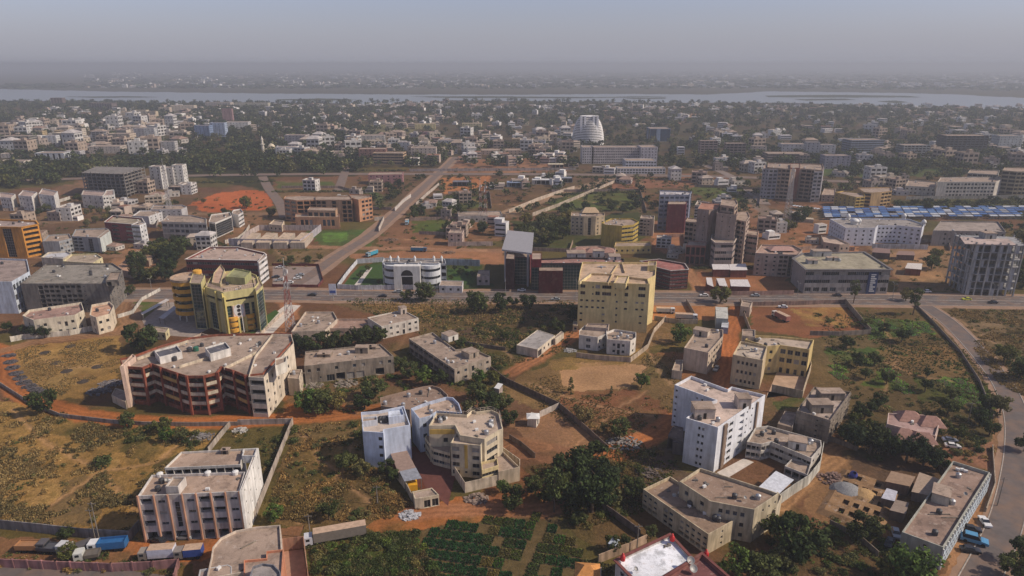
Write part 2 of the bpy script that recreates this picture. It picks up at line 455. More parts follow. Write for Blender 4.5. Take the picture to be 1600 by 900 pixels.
def building(name, label, cat, roof, base=None, h=None, wall=(.62, .56, .46), trim=None, walls='W', par=.9, roofc=None,
             group=None, g=None, skip=0., band=0, nf=None, n_cl=0, lod=None, glass=GLASS, mass=(), short=None, dirt=.5, stairs=(),
             lip=0., flr=3.2, wallm=None, world=False, root=None, nopl=False):
    """roof: pixel corners of the top outline, front-left first and round to the right; base=(index, pixel y of its foot)"""
    if h is None: h = hgt(roof[base[0]][0], roof[base[0]][1], base[1])
    pts = [tuple(p) for p in roof] if world else [G(x, y, h) for x, y in roof]
    if area(pts) < 0: raise ValueError('clockwise outline: ' + label)
    cx = sum(p[0] for p in pts)/len(pts); cyy = sum(p[1] for p in pts)/len(pts)
    D = math.hypot(cx, cyy)
    if lod is None: lod = 0 if D < 460 else (1 if D < 700 else 2)
    if root is None:
        root = thing(name, label, cat, (cx, cyy, 0), group=group); LAND.append((cx, cyy, short or name.replace('_', ' '), root))
    poly = [(x-root.location.x, y-root.location.y) for x, y in pts]
    wm = wallm or wall_mat(wall, dirt); tm = wm if trim is None else wall_mat(trim, dirt*.6)
    mats = [wm, tm]; rm = roof_mat(roofc) if roofc else roof_mat()
    if isinstance(walls, str): walls = {i: walls for i in range(len(poly))}
    wins = []
    structure_mass(root, poly, 0, h, walls, lod, mats, par, .25, rm, flr, nf, g, skip, band, None, wins, glass=glass, lip=lip)
    for q in mass:         # upper blocks: (pixel outline at top, top height, tokens, wall colour)
        pl, hh, tk = q[0], q[1], q[2]
        wq = wall_mat(q[3], dirt) if len(q) > 3 and q[3] else wm
        pp = [G(x, y, hh) for x, y in pl]; pp = ccw([(x-root.location.x, y-root.location.y) for x, y in pp])
        structure_mass(root, pp, max(0, h-par), hh, {i: tk for i in range(len(pp))}, lod, [wq, tm], .5, .2, rm, flr, None, None, 0, 0, None, wins, glass=glass)
    for q in stairs:       # (px, py, w, d, h[, colour])
        x, y = G(q[0], q[1], h-par); sm = wall_mat(q[5], dirt) if len(q) > 5 else wm
        a = math.atan2(poly[1][1]-poly[0][1], poly[1][0]-poly[0][0])
        stair_box(root, x-root.location.x, y-root.location.y, h-par+.003, q[2], q[3], q[4], sm, a, rm)
    if not n_cl and D < 620 and h > 5: n_cl = 2
    if n_cl: clutter(root, poly, h-par, n_cl, wm)
    if not nopl: place_windows(root, wins, lod, glass)
    root['h'] = round(h, 2); FOOT.append([(p[0], p[1]) for p in pts])
    return root
FOOT = []
def sub_mass(root, roof, h, wall=None, walls='W', par=.6, z0=0., lod=0, glass=GLASS, roofc=None, wallm=None, name='wall', nf=None, g=None, trim=None, band=0, lip=0., flr=3.2, skip=0.):
    """a further wing of an existing building"""
    pts = [G(x, y, h) for x, y in roof]
    if area(pts) < 0: raise ValueError('clockwise wing ' + root['label'])
    FOOT.append(list(pts))
    poly = [(x-root.location.x, y-root.location.y) for x, y in pts]
    wm = wallm or wall_mat(wall); tm = wall_mat(trim) if trim else wm
    if isinstance(walls, str): walls = {i: walls for i in range(len(poly))}
    wins = []
    structure_mass(root, poly, z0, h, walls, lod, [wm, tm], par, .2, roof_mat(roofc) if roofc else roof_mat(), flr, nf, g, skip, band, None, wins, glass=glass, name=name, lip=lip)
    place_windows(root, wins, lod, glass)
    return root
def wall_line(pts, hh, rgb, label, th=.22, name='compound_wall', cat='wall', z=0., piers=0, dirt=.8, group=None, closed=False):
    """a free-standing wall along ground pixels"""
    w = [G(x, y, z) for x, y in pts]
    if closed: w = w + [w[0]]
    cx, cyy = w[0]; b = MB()
    def off(k, s):
        if k == 0: a, c = w[0], w[1]
        elif k == len(w)-1: a, c = w[-2], w[-1]
        else: a, c = w[k-1], w[k+1]
        L = math.hypot(c[0]-a[0], c[1]-a[1]) or 1
        return (w[k][0]-cx+s*(c[1]-a[1])/L*th/2, w[k][1]-cyy-s*(c[0]-a[0])/L*th/2)
    for k in range(len(w)-1):
        a, c, d, e = off(k, 1), off(k+1, 1), off(k+1, -1), off(k, -1)
        ci = len(b.v); b.v += [(*a, 0), (*c, 0), (*d, 0), (*e, 0), (*a, hh), (*c, hh), (*d, hh), (*e, hh)]
        for f in ((0, 1, 5, 4), (2, 3, 7, 6), (4, 5, 6, 7)): b.f.append(tuple(ci+q for q in f)); b.m.append(0)
        if k == 0: b.f.append((ci+3, ci, ci+4, ci+7)); b.m.append(0)
        if k == len(w)-2: b.f.append((ci+1, ci+2, ci+6, ci+5)); b.m.append(0)
        if piers:
            L = math.hypot(w[k+1][0]-w[k][0], w[k+1][1]-w[k][1]); n = max(1, int(L/piers)); an = math.atan2(w[k+1][1]-w[k][1], w[k+1][0]-w[k][0])
            for i in range(n+1):
                t = i/n; b.box(-.2, .2, -.2, .2, 0, hh+.15, 0, an, w[k][0]-cx+(w[k+1][0]-w[k][0])*t, w[k][1]-cyy+(w[k+1][1]-w[k][1])*t)
    o = b.build(name, wall_mat(rgb, dirt), None, (cx, cyy, z)); return tag(o, label, cat, group)
# ---------------------------------------------------------------- ground
DIRT=(.185,.105,.066); ORANGE=(.40,.165,.062); RUST=(.27,.125,.07); SAND=(.46,.29,.165); DRY=(.36,.245,.095); STRAW=(.42,.30,.13)
OLIVE=(.125,.11,.042); GREEN=(.085,.15,.04); DVEG=(.04,.048,.022); LIME=(.15,.30,.06); GREYB=(.17,.13,.10)
PAVE=(.30,.23,.19); CLAY=(.50,.15,.055); BURNT=(.10,.075,.05); DEEP=(.16,.065,.045); BUFF=(.33,.235,.16)
POLY = [
 ([(-900,150),(2500,150),(2500,99),(-900,99)], (.085,.085,.065), .4, 1.),
 ([(-400,262),(2000,262),(2000,150),(-400,150)], (.075,.07,.045), .4, .8),
 ([(-400,255),(420,255),(420,300),(230,262),(100,285),(-400,330)], DVEG, .8, .9),
 ([(290,262),(560,245),(560,275),(300,278)], DVEG, .8, .9),
 # left fields
 ([(-300,610),(60,628),(180,668),(330,672),(350,690),(255,712),(215,770),(228,850),(200,838),(0,828),(-300,830)], DRY, 1., 1.),
 ([(0,700),(100,690),(190,720),(200,780),(100,800),(0,820)], STRAW, 1., .55),
 ([(60,640),(200,668),(290,690),(230,720),(130,690),(40,665)], OLIVE, 1., .6),
 ([(95,755),(130,745),(155,790),(130,825),(50,822)], (.19,.15,.085), .6, .8),
 ([(350,672),(455,662),(440,705),(405,790),(410,720),(395,700),(325,700)], OLIVE, 1., .9),
 ([(8,540),(120,532),(185,522),(200,560),(190,592),(140,618),(80,625),(40,605),(15,575)], DRY, .6, .9),
 ([(28,560),(60,548),(170,540),(180,575),(130,600),(70,605)], STRAW, .4, .5),
 ([(462,665),(560,652),(570,720),(640,780),(690,795),(690,812),(560,822),(480,820),(412,812)], (.20,.145,.07), 1., .95),
 ([(470,700),(540,700),(560,760),(450,790)], DRY, 1., .6),
 ([(430,740),(480,720),(520,790),(430,800)], OLIVE, 1., .5),
 ([(480,840),(640,820),(690,900),(470,905)], OLIVE, 1., .9),
 ([(470,865),(690,850),(690,960),(470,960)], GREEN, 1., .5),
 ([(650,830),(860,800),(905,870),(980,960),(690,960)], (.15,.115,.06), .5, .9),
 # yard and dirt around the centre bottom
 ([(640,790),(800,770),(905,760),(900,790),(760,812),(650,830),(560,825)], ORANGE, 0., .75),
 ([(760,740),(800,720),(860,760),(820,800),(740,800)], RUST, .2, .6),
 ([(420,600),(480,598),(560,600),(640,610),(560,645),(460,640)], (.23,.16,.09), .8, .9),
 ([(450,590),(500,610),(560,640),(440,650)], ORANGE, .1, .4),
 ([(625,550),(690,600),(790,640),(790,560),(700,540)], OLIVE, 1., .8),
 ([(455,458),(700,470),(900,470),(900,540),(700,560),(640,500),(530,480)], (.19,.14,.08), .9, .9),
 ([(530,465),(660,468),(690,500),(600,490)], DRY, .9, .6),
 ([(700,500),(900,500),(860,580),(760,580),(660,520)], OLIVE, 1., .6),
 ([(720,470),(895,478),(880,540),(760,530)], BURNT, .9, .55),
 ([(690,515),(760,508),(800,535),(730,545)], (.14,.10,.085), .5, .8),
 ([(790,600),(860,560),(960,560),(1070,560),(1050,660),(1000,690),(900,640),(830,640),(780,610)], (.26,.175,.085), .7, .95),
 ([(868,578),(905,566),(960,566),(1000,572),(1012,592),(975,608),(905,612),(875,600)], SAND, 0., 1.),
 ([(880,610),(1000,612),(1052,640),(1050,665),(985,700),(930,660),(860,640)], RUST, .5, .7),
 ([(840,560),(1060,540),(1000,570),(860,575)], DRY, .9, .5),
 ([(1005,540),(1068,545),(1060,590),(1010,590)], OLIVE, .9, .7),
 ([(790,665),(860,640),(960,680),(905,720),(830,700)], (.34,.20,.12), .3, .9),
 ([(800,690),(900,700),(870,730),(800,715)], (.30,.16,.1), .2, .7),
 ([(640,700),(705,685),(712,745),(690,790),(645,760),(600,705)], DEEP, 0., 1.),
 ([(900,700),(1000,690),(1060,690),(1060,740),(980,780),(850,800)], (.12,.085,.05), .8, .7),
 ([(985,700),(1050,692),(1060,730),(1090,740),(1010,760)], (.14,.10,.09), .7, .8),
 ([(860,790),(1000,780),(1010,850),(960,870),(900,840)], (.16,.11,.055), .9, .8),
 ([(1010,555),(1130,550),(1145,600),(1130,612),(1060,590)], (.27,.14,.075), .3, .7),
 ([(1110,600),(1150,560),(1150,600),(1240,630),(1330,650),(1240,690),(1190,660)], (.20,.14,.075), .8, .8),
 # right gardens
 ([(1270,490),(1450,478),(1500,530),(1560,600),(1570,640),(1330,640),(1270,600)], (.16,.125,.065), .7, .95),
 ([(1172,478),(1330,474),(1355,515),(1270,530),(1200,520),(1165,515)], RUST, .2, .95),
 ([(1230,482),(1325,480),(1350,512),(1270,512)], DRY, .6, .6),
 ([(1345,498),(1455,502),(1460,520),(1360,530)], GREEN, .7, .9),
 ([(1410,503),(1458,506),(1462,520),(1415,522)], LIME, .5, .95),
 ([(1290,540),(1400,545),(1370,575),(1295,570)], GREEN, .7, .6),
 ([(1305,570),(1330,575),(1325,590),(1300,586)], LIME, .6, .9),
 ([(1385,575),(1420,600),(1425,612),(1350,605)], (.09,.15,.03), .7, .9),
 ([(1470,590),(1520,592),(1525,610),(1480,608)], LIME, .6, .95),
 ([(1430,590),(1545,600),(1555,640),(1440,625)], (.09,.14,.03), .8, .7),
 ([(1380,545),(1500,540),(1530,590),(1430,590),(1380,565)], (.24,.165,.08), .5, .8),
 ([(1210,625),(1275,620),(1250,640),(1205,640)], (.10,.12,.04), .8, .8),
 ([(1330,640),(1560,640),(1575,720),(1480,700),(1320,720)], (.12,.10,.05), .9, .85),
 ([(1470,482),(1700,478),(1900,640),(1620,640),(1530,540)], (.17,.13,.075), .9, .95),
 ([(1500,505),(1560,500),(1600,560),(1560,570)], (.22,.17,.11), .7, .6),
 ([(1595,600),(1900,600),(1900,960),(1600,960)], (.11,.09,.05), .9, .8),
 ([(1250,730),(1330,715),(1400,740),(1405,860),(1330,850),(1260,800)], (.25,.16,.09), .3, .95),
 ([(1200,880),(1300,810),(1400,860),(1404,960),(1180,960)], (.14,.10,.055), .9, .9),
 ([(1320,710),(1480,715),(1470,760),(1400,790),(1340,750)], (.12,.085,.065), .5, .7),
 ([(1470,700),(1550,690),(1555,735),(1480,720)], (.30,.17,.12), .1, .8),
 ([(1530,760),(1560,730),(1570,800),(1500,890),(1475,900),(1480,870)], (.36,.22,.13), .1, .95),
 ([(1550,640),(1575,640),(1575,900),(1530,900)], (.30,.19,.12), .1, .7),
 # bottom-left yard
 ([(-200,838),(220,850),(390,828),(480,815),(480,900),(-200,905)], (.24,.14,.085), .2, .9),
 ([(200,850),(400,830),(320,880),(190,880)], ORANGE, .1, .6),
 ([(-200,885),(300,885),(320,900),(-200,960)], OLIVE, .8, .8),
 # middle distance
 ([(-300,300),(420,300),(430,460),(-300,470)], (.175,.11,.07), .5, .85),
 ([(-300,360),(60,350),(200,330),(120,310),(-300,320)], (.20,.14,.09), .5, .7),
 ([(95,290),(150,280),(130,300),(60,310)], (.27,.16,.11), .2, .8),
 ([(175,395),(225,385),(262,405),(215,430),(170,430)], (.36,.22,.14), .1, .95),
 ([(295,322),(340,300),(400,296),(425,305),(428,322),(400,328),(330,331)], CLAY, 0., 1.),
 ([(355,335),(430,335),(440,385),(385,400),(350,400)], (.29,.18,.11), .2, .7),
 ([(430,395),(530,388),(520,415),(500,440),(430,410)], (.24,.17,.10), .6, .8),
 ([(425,415),(495,412),(500,447),(425,450)], (.28,.20,.16), 0., .95),
 ([(480,362),(600,358),(575,385),(500,385)], GREEN, .7, .85),
 ([(500,365),(545,363),(540,378),(505,378)], LIME, .6, .7),
 ([(600,345),(700,335),(800,345),(800,372),(720,390),(590,390)], (.26,.15,.095), .2, .9),
 ([(645,344),(700,343),(698,362),(650,364)], (.10,.16,.035), .6, .9),
 ([(540,395),(790,392),(790,415),(560,412)], (.37,.20,.12), 0., .9),
 ([(530,450),(600,405),(740,405),(770,450),(640,455)], (.06,.10,.03), .5, .9),
 ([(425,282),(600,280),(640,262),(540,300),(560,310),(430,310)], (.23,.15,.09), .4, .85),
 ([(425,284),(520,284),(515,292),(430,293)], (.10,.15,.04), .6, .9),
 ([(580,300),(640,310),(620,325),(580,330)], GREEN, .8, .8),
 ([(640,262),(1200,258),(1200,335),(560,345)], (.155,.105,.065), .6, .75),
 ([(690,278),(765,276),(765,300),(688,302)], (.46,.21,.09), 0., .95),
 ([(700,250),(860,248),(900,268),(700,272)], (.36,.20,.13), .1, .8),
 ([(690,305),(740,302),(760,325),(680,328)], (.11,.145,.04), .7, .85),
 ([(870,300),(930,300),(1000,300),(1010,330),(850,330)], (.10,.14,.04), .7, .85),
 ([(930,280),(1060,272),(1150,275),(1160,290),(960,296)], (.30,.15,.10), .3, .8),
 ([(1080,292),(1190,296),(1190,320),(1100,312)], (.10,.15,.04), .6, .85),
 ([(800,345),(930,338),(1000,330),(1000,385),(900,392),(830,390)], (.08,.10,.035), .9, .9),
 ([(1000,345),(1080,345),(1080,400),(1030,395)], (.36,.19,.12), .1, .9),
 ([(1170,320),(1300,320),(1300,380),(1240,390),(1180,380)], (.34,.18,.11), .2, .85),
 ([(1180,320),(1290,325),(1280,350),(1190,350)], (.14,.11,.06), .8, .6),
 ([(1240,375),(1320,365),(1340,392),(1245,395)], (.42,.22,.12), 0., .8),
 ([(1090,425),(1240,420),(1240,460),(1100,462)], (.34,.165,.09), .1, .85),
 ([(1355,385),(1490,380),(1490,455),(1410,460),(1395,420)], (.30,.20,.12), .4, .9),
 ([(1370,395),(1470,392),(1475,410),(1380,410)], (.42,.27,.17), .1, .8),
 ([(1420,425),(1475,425),(1480,440),(1430,440)], (.42,.27,.15), .1, .8),
 ([(1395,455),(1440,460),(1460,478),(1400,472)], (.20,.16,.13), .1, .9),
 ([(1580,360),(1800,360),(1800,455),(1600,450)], OLIVE, .9, .8),
 ([(1400,312),(1700,312),(1700,328),(1420,328)], (.09,.11,.04), .8, .8),
 ([(1200,262),(1700,258),(1700,312),(1400,312),(1200,300)], (.12,.095,.06), .6, .8),
 ([(1020,470),(1130,470),(1130,500),(1020,505)], (.46,.235,.115), 0., .9),
 ([(895,490),(1045,500),(1060,530),(1010,545),(900,545)], (.26,.18,.10), .8, .8),
 ([(1250,262),(1500,262),(1500,275),(1260,275)], GREEN, .8, .7),
 ([(530,196),(640,194),(650,208),(550,210)], (.20,.20,.11), .4, .9),
 ([(1085,204),(1130,202),(1130,213),(1085,214)], (.24,.21,.10), .3, .9),
 ([(1045,200),(1060,196),(1095,178),(1085,174),(1055,192)], (.36,.24,.17), .1, .9),
 ([(20,520),(60,470),(180,470),(175,520),(60,535)], (.27,.20,.15), .2, .8),
 ([(210,470),(285,460),(290,510),(230,520),(200,500)], (.26,.19,.15), .0, .9),
 ([(212,470),(260,456),(255,470),(225,500)], (.10,.15,.035), .7, .8),
 ([(375,525),(420,500),(435,485),(445,500),(415,525)], (.08,.12,.03), .7, .8),
]
LINES = [   # dirt tracks and footpaths: (points, width m, colour, strength)
 ([(20,640),(80,700),(160,740),(215,800)], 1.4, (.40,.27,.15), .8), ([(300,672),(250,720),(150,740),(60,800)], 1.2, (.40,.27,.15), .8), ([(60,560),(110,575),(185,565)], 1.2, (.42,.3,.18), .7),
 ([(470,668),(500,720),(560,770),(600,805)], 1.3, (.38,.25,.15), .8), ([(560,665),(540,730),(470,815)], 1., (.38,.25,.15), .7), ([(700,480),(760,520),(800,560)], 1.5, (.36,.24,.15), .8), ([(540,470),(620,480),(700,478),(800,476)], 1.4, (.36,.24,.15), .8),
 ([(1010,612),(960,640),(900,700),(880,740)], 1.4, (.40,.24,.14), .8), ([(830,600),(900,625),(960,640),(1040,655)], 1.2, (.40,.26,.16), .8), ([(1010,545),(1030,580),(1050,600)], 1.2, (.38,.25,.15), .7),
 ([(1290,540),(1370,560),(1440,590),(1540,600)], 1.2, (.34,.23,.14), .8), ([(1380,500),(1400,560),(1380,620)], 1.2, (.34,.23,.14), .8), ([(1500,500),(1560,540),(1620,600)], 1.6, (.34,.24,.15), .8),
 ([(430,390),(470,415),(500,440)], 1.6, (.36,.25,.17), .8), ([(600,372),(700,378),(790,372)], 2, (.38,.24,.15), .8), ([(700,300),(760,318),(840,322)], 2, (.34,.22,.14), .8), ([(870,305),(940,318),(1000,330)], 2, (.34,.22,.14), .7), ([(1100,285),(1140,300),(1160,330)], 2, (.34,.22,.14), .7),
 ([(-60,525),(2,548),(8,590),(30,612),(75,632),(130,648),(210,660),(330,661),(440,656),(560,645),(640,628)], 8, ORANGE, .95),
 ([(2,548),(60,532),(180,522),(200,505),(185,490),(200,462)], 6, (.30,.19,.12), .9),
 ([(430,460),(455,478),(450,500),(440,530)], 9, (.42,.22,.13), .9),
 ([(560,645),(610,560),(640,520)], 3, (.28,.17,.1), .6),
 ([(800,582),(850,552),(885,532),(900,520)], 7, (.40,.19,.10), .9),
 ([(1155,470),(1150,500),(1140,520),(1140,570),(1130,600),(1085,640),(1000,690),(960,710),(900,740)], 8, (.42,.17,.07), .95),
 ([(760,700),(800,690),(850,700)], 6, (.34,.18,.1), .7),
 ([(640,800),(750,795),(850,800),(905,780)], 6, (.38,.19,.11), .8),
 ([(430,385),(600,388),(790,392)], 8, (.36,.22,.15), .9),
 ([(795,332),(850,312),(900,296),(960,278)], 14, (.33,.25,.19), .95),
 ([(1060,395),(1075,425),(1090,445),(1095,462)], 7, (.42,.24,.14), .9),
 ([(1250,730),(1310,700),(1345,690)], 5, (.33,.2,.11), .8),
 ([(1215,790),(1260,745),(1310,718)], 6, (.36,.23,.13), .8),
 ([(0,352),(120,345),(300,334),(420,334),(700,340),(800,338)], 10, (.24,.17,.12), .9),
 ([(1180,340),(1400,347)], 6, (.34,.22,.15), .8),
 ([(1000,272),(1000,300),(1003,330)], 8, (.26,.17,.11), .8),
 ([(1160,300),(1185,320),(1210,345)], 12, (.26,.21,.19), .8),
 ([(60,400),(200,400),(420,385)], 10, (.27,.18,.13), .8),
]
ys = [1060.]
while ys[-1] > 101.2: ys.append(ys[-1] - max(.35, min(1.5, .35 + (ys[-1]-100)*.02)))
gy = np.array([G(800, y)[1] for y in ys])
xs = np.arange(-420, 2021, 1.9)
# fan of verts: lateral position proportional to the distance
slope = (xs - 800) / FPX
dep = gy * cp + HC * sp
X = dep[:, None] * slope[None, :]; Y = np.repeat(gy[:, None], len(xs), 1)
def pix(X, Y):
    d = Y * cp + HC * sp; return 800 + FPX * X / d, 450 - FPX * (Y * sp - HC * cp) / d
def npoly(PX, PY, poly):
    res = np.zeros(PX.shape, bool); n = len(poly)
    for i in range(n):
        x0, y0 = poly[i-1]; x1, y1 = poly[i]
        if y0 == y1: continue
        c = ((y0 > PY) != (y1 > PY)) & (PX < (x1-x0)*(PY-y0)/(y1-y0)+x0)
        res ^= c
    return res
def landcover(X, Y):
    w1 = (fbm(X, Y, 14, 3) - .5); w2 = (fbm(X, Y, 14, 31) - .5)
    w3 = (vnoise(X/2.2, Y/2.2, 5) - .5); w4 = (vnoise(X/2.2, Y/2.2, 8) - .5)
    k = np.clip(Y / 300, .6, 3)
    Xw = X + w1*9*k + w3*2.2; Yw = Y + w2*9*k + w4*2.2
    PX, PY = pix(Xw, np.maximum(Yw, 10)); PX0, PY0 = pix(X, np.maximum(Y, 10))
    col = np.empty(X.shape + (4,), np.float32); col[..., :3] = DIRT; col[..., 3] = .5
    mott = fbm(X, Y, 38, 12)
    t = np.clip((mott - .40) * 7, 0, 1)[..., None]
    col[..., :3] = col[..., :3] * (1-t) + np.array(OLIVE) * t
    fine = fbm(X, Y, 6, 77, 3)
    for poly, c, a, s in POLY:
        x0 = min(p[0] for p in poly)-30; x1 = max(p[0] for p in poly)+30; y0 = min(p[1] for p in poly)-12; y1 = max(p[1] for p in poly)+12
        ry = np.where((PY0[:, 0] >= y0) & (PY0[:, 0] <= y1))[0] if X.ndim == 2 and X.shape[0] > 1 else np.array([0])
        if len(ry) == 0: continue
        sl = slice(ry[0], ry[-1]+1); m = npoly(PX[sl], PY[sl], poly)
        f = m * np.clip(s + (fine[sl] - .5) * 2.2 * (1.05 - s) * 2, 0, 1)
        col[sl][..., :3] = col[sl][..., :3] * (1-f[..., None]) + np.array(c) * f[..., None]
        col[sl][..., 3] = col[sl][..., 3] * (1-f) + a * f
    for pts, wd, c, s in LINES:
        g = [G(*p) for p in pts]
        ymin = min(q[1] for q in g) - 30; ymax = max(q[1] for q in g) + 30
        ry = np.where((Y[:, 0] >= ymin) & (Y[:, 0] <= ymax))[0]
        if len(ry) == 0: continue
        sl = slice(ry[0], ry[-1]+1); xx = X[sl] + w1[sl]*2.5 + w3[sl]*1.2; yy = Y[sl] + w2[sl]*2.5 + w4[sl]*1.2; dm = np.full(xx.shape, 1e9)
        for a, b in zip(g, g[1:]):
            vx, vy = b[0]-a[0], b[1]-a[1]; L2 = vx*vx+vy*vy
            tt = np.clip(((xx-a[0])*vx+(yy-a[1])*vy)/L2, 0, 1)
            dm = np.minimum(dm, np.hypot(xx-a[0]-tt*vx, yy-a[1]-tt*vy))
        f = np.clip((wd/2 + 1 - dm)/1.6, 0, 1) * s
        rut = 1 + .18*np.cos(np.clip(dm, 0, 4)*3.0)*(dm < 3)
        cc = np.array(c)[None, None, :] * rut[..., None]
        col[sl][..., :3] = col[sl][..., :3] * (1-f[..., None]) + cc * f[..., None]
        col[sl][..., 3] = col[sl][..., 3] * (1-f)
    # broad patchiness in the soil itself
    v = .60 + .50 * fbm(X, Y, 22, 51); v *= .8 + .4 * fbm(X, Y, 4.5, 66, 3)
    red = (fbm(X, Y, 60, 91) - .5) * .25
    col[..., 0] *= v * (1+red); col[..., 1] *= v; col[..., 2] *= v * (1-red)
    col[..., 0] *= .98; col[..., 1] *= .85; col[..., 2] *= .70
    return col
col = landcover(X, Y)
nr, nc = X.shape
V = np.stack([X, Y, np.zeros_like(X)], -1).reshape(-1, 3)
ii = (np.arange(nr-1)[:, None]*nc + np.arange(nc-1)[None, :]).ravel()
Fq = np.stack([ii, ii+1, ii+nc+1, ii+nc], 1)
def ground_mat():
    m, n, b = nodes('ground_soil_and_dry_grass'); p = world_pos(n)
    at = n.nodes.new('ShaderNodeAttribute'); at.attribute_name = 'land'
    c = at.outputs['Color']; a = at.outputs['Alpha']
    n1 = noise(n, p, 1.1, 5, .7); n2 = noise(n, p, .33, 5, .65); n3 = noise(n, p, 4., 3, .7)
    v = mth(n, 'MULTIPLY', ramp(n, n1, [(.25, .62), (.75, 1.38)]), ramp(n, n3, [(.2, .82), (.8, 1.18)]))
    c = mixc(n, 1., c, v, 'MULTIPLY')
    tuft = ramp(n, n2, [(.42, 0.), (.60, 1.)]); tf = mth(n, 'MULTIPLY', mth(n, 'MULTIPLY', tuft, a), .55)
    c = mixc(n, tf, c, mixc(n, 1., c, (.42, .5, .36), 'MULTIPLY'))
    sp2 = ramp(n, n1, [(.60, 0.), (.72, 1.)]); c = mixc(n, mth(n, 'MULTIPLY', mth(n, 'MULTIPLY', sp2, a), .35), c, mixc(n, 1., c, (1.7, 1.55, 1.25), 'MULTIPLY'))
    n.links.new(c, b.inputs['Base Color']); b.inputs['Roughness'].default_value = .97; b.inputs['Specular IOR Level'].default_value = .08
    bp = n.nodes.new('ShaderNodeBump'); bp.inputs['Strength'].default_value = .7; bp.inputs['Distance'].default_value = .5
    n.links.new(mth(n, 'MULTIPLY', mth(n, 'ADD', n1, n2), mth(n, 'ADD', a, .25)), bp.inputs['Height']); n.links.new(bp.outputs[0], b.inputs['Normal'])
    return m
GM = ground_mat()
gme = np_mesh('ground', V, Fq, GM)
att = gme.color_attributes.new('land', 'FLOAT_COLOR', 'POINT'); att.data.foreach_set('color', col.reshape(-1, 4).astype(np.float32).ravel())
ground = link('ground', gme); tag(ground, 'red dirt and dry grass ground under the whole city', None, None, 'structure')
fb = MB(); fb.face([(-60000, -3000, -.6), (60000, -3000, -.6), (60000, 90000, -.6), (-60000, 90000, -.6)])
tag(fb.build('outer_ground', plain((.13, .11, .08), .95, 0, .05, .35, 'far_plain_soil', .002)), 'plain beyond the city', None, None, 'structure')

# ---------------------------------------------------------------- roads
def road_mat(rgb):
    m, n, b = nodes('dusty_asphalt'); p = world_pos(n)
    f = ramp(n, noise(n, p, .35, 6, .65), [(.3, .8), (.7, 1.22)])
    dust = ramp(n, noise(n, p, .16, 5, .6), [(.42, 0.), (.68, .7)])
    c = mixc(n, dust, mixc(n, 1., rgb, f, 'MULTIPLY'), (.24, .15, .10))
    n.links.new(c, b.inputs['Base Color']); b.inputs['Roughness'].default_value = .85; b.inputs['Specular IOR Level'].default_value = .25
    return m
def ribbon_pts(g, w, sub=4, jit=0.):
    """resample a polyline smoothly"""
    pts = []
    n = len(g)
    for i in range(n-1):
        p0 = g[max(i-1, 0)]; p1 = g[i]; p2 = g[i+1]; p3 = g[min(i+2, n-1)]
        for k in range(sub):
            t = k/sub
            pts.append(tuple(.5*((2*p1[a]) + (-p0[a]+p2[a])*t + (2*p0[a]-5*p1[a]+4*p2[a]-p3[a])*t*t + (-p0[a]+3*p1[a]-3*p2[a]+p3[a])*t**3) for a in (0, 1)))
    pts.append(tuple(g[-1])); return pts
def ribbon(name, pxs, w, z, mat, label, off=0., kind='structure', jit=0., thick=0., world=False, cat=None, dash=None):
    g = pxs if world else [G(*p) for p in pxs]
    g = ribbon_pts(g, w, 6); b = MB(); n = len(g)
    def side(k, s):
        a = g[max(k-1, 0)]; c = g[min(k+1, n-1)]; L = math.hypot(c[0]-a[0], c[1]-a[1]) or 1
        s2 = s + (random.uniform(-jit, jit) if jit else 0)
        return (g[k][0]+s2*(c[1]-a[1])/L, g[k][1]-s2*(c[0]-a[0])/L)
    R_ = [side(k, off+w/2) for k in range(n)]; L_ = [side(k, off-w/2) for k in range(n)]
    if dash:
        for k in range(n-1):
            a, c, d, e = R_[k], R_[k+1], L_[k+1], L_[k]; LL = math.hypot(c[0]-a[0], c[1]-a[1]); m = max(1, int(LL/dash))
            lp = lambda p, q, t: (p[0]+(q[0]-p[0])*t, p[1]+(q[1]-p[1])*t)
            for i in range(m):
                t0, t1 = i/m, (i+.45)/m
                b.face([(*lp(a, c, t0), z), (*lp(a, c, t1), z), (*lp(e, d, t1), z), (*lp(e, d, t0), z)])
    else:
        for k in range(n-1):
            b.face([(*R_[k], z+thick), (*R_[k+1], z+thick), (*L_[k+1], z+thick), (*L_[k], z+thick)])
            if thick:
                b.face([(*R_[k], z), (*R_[k+1], z), (*R_[k+1], z+thick), (*R_[k], z+thick)]); b.face([(*L_[k+1], z), (*L_[k], z), (*L_[k], z+thick), (*L_[k+1], z+thick)])
    return tag(b.build(name, mat), label, cat, None, kind)
ASP = road_mat((.125, .105, .098)); ASPD = road_mat((.17, .13, .11)); KERB = plain((.38, .34, .30), .9, 0, .2, .3, 'kerb_concrete')
PAINT = plain((.55, .53, .48), .8, 0, .2, .3, 'worn_road_paint')
main = [(-250,478),(-60,470),(80,463),(215,460),(430,461),(620,463),(900,464),(1200,467),(1600,471),(2000,478)]
SHO = road_mat((.30, .19, .125))
ribbon('road_shoulder', main, 24, .03, SHO, 'dusty shoulder of the main avenue', jit=.7)
ribbon('main_road', main, 15, .045, ASP, 'straight asphalt avenue crossing the whole view')
ribbon('road_median', main, .5, .06, KERB, 'low kerb down the middle of the avenue', thick=.12)
for s, d in ((1, 'near'), (-1, 'far')):
    ribbon('kerb', main, .3, .045, KERB, d + ' kerb of the avenue', off=s*7.7, thick=.13)
    ribbon('lane_marking', main, .16, .052, PAINT, 'white dashes on the %s carriageway' % d, off=s*3.8, dash=6)
r2 = [(440,458),(485,430),(530,398),(575,370),(605,345),(640,313),(670,285),(695,262),(712,245)]
ribbon('road_shoulder', r2, 15, .022, SHO, 'dusty shoulder of the diagonal street', jit=.6)
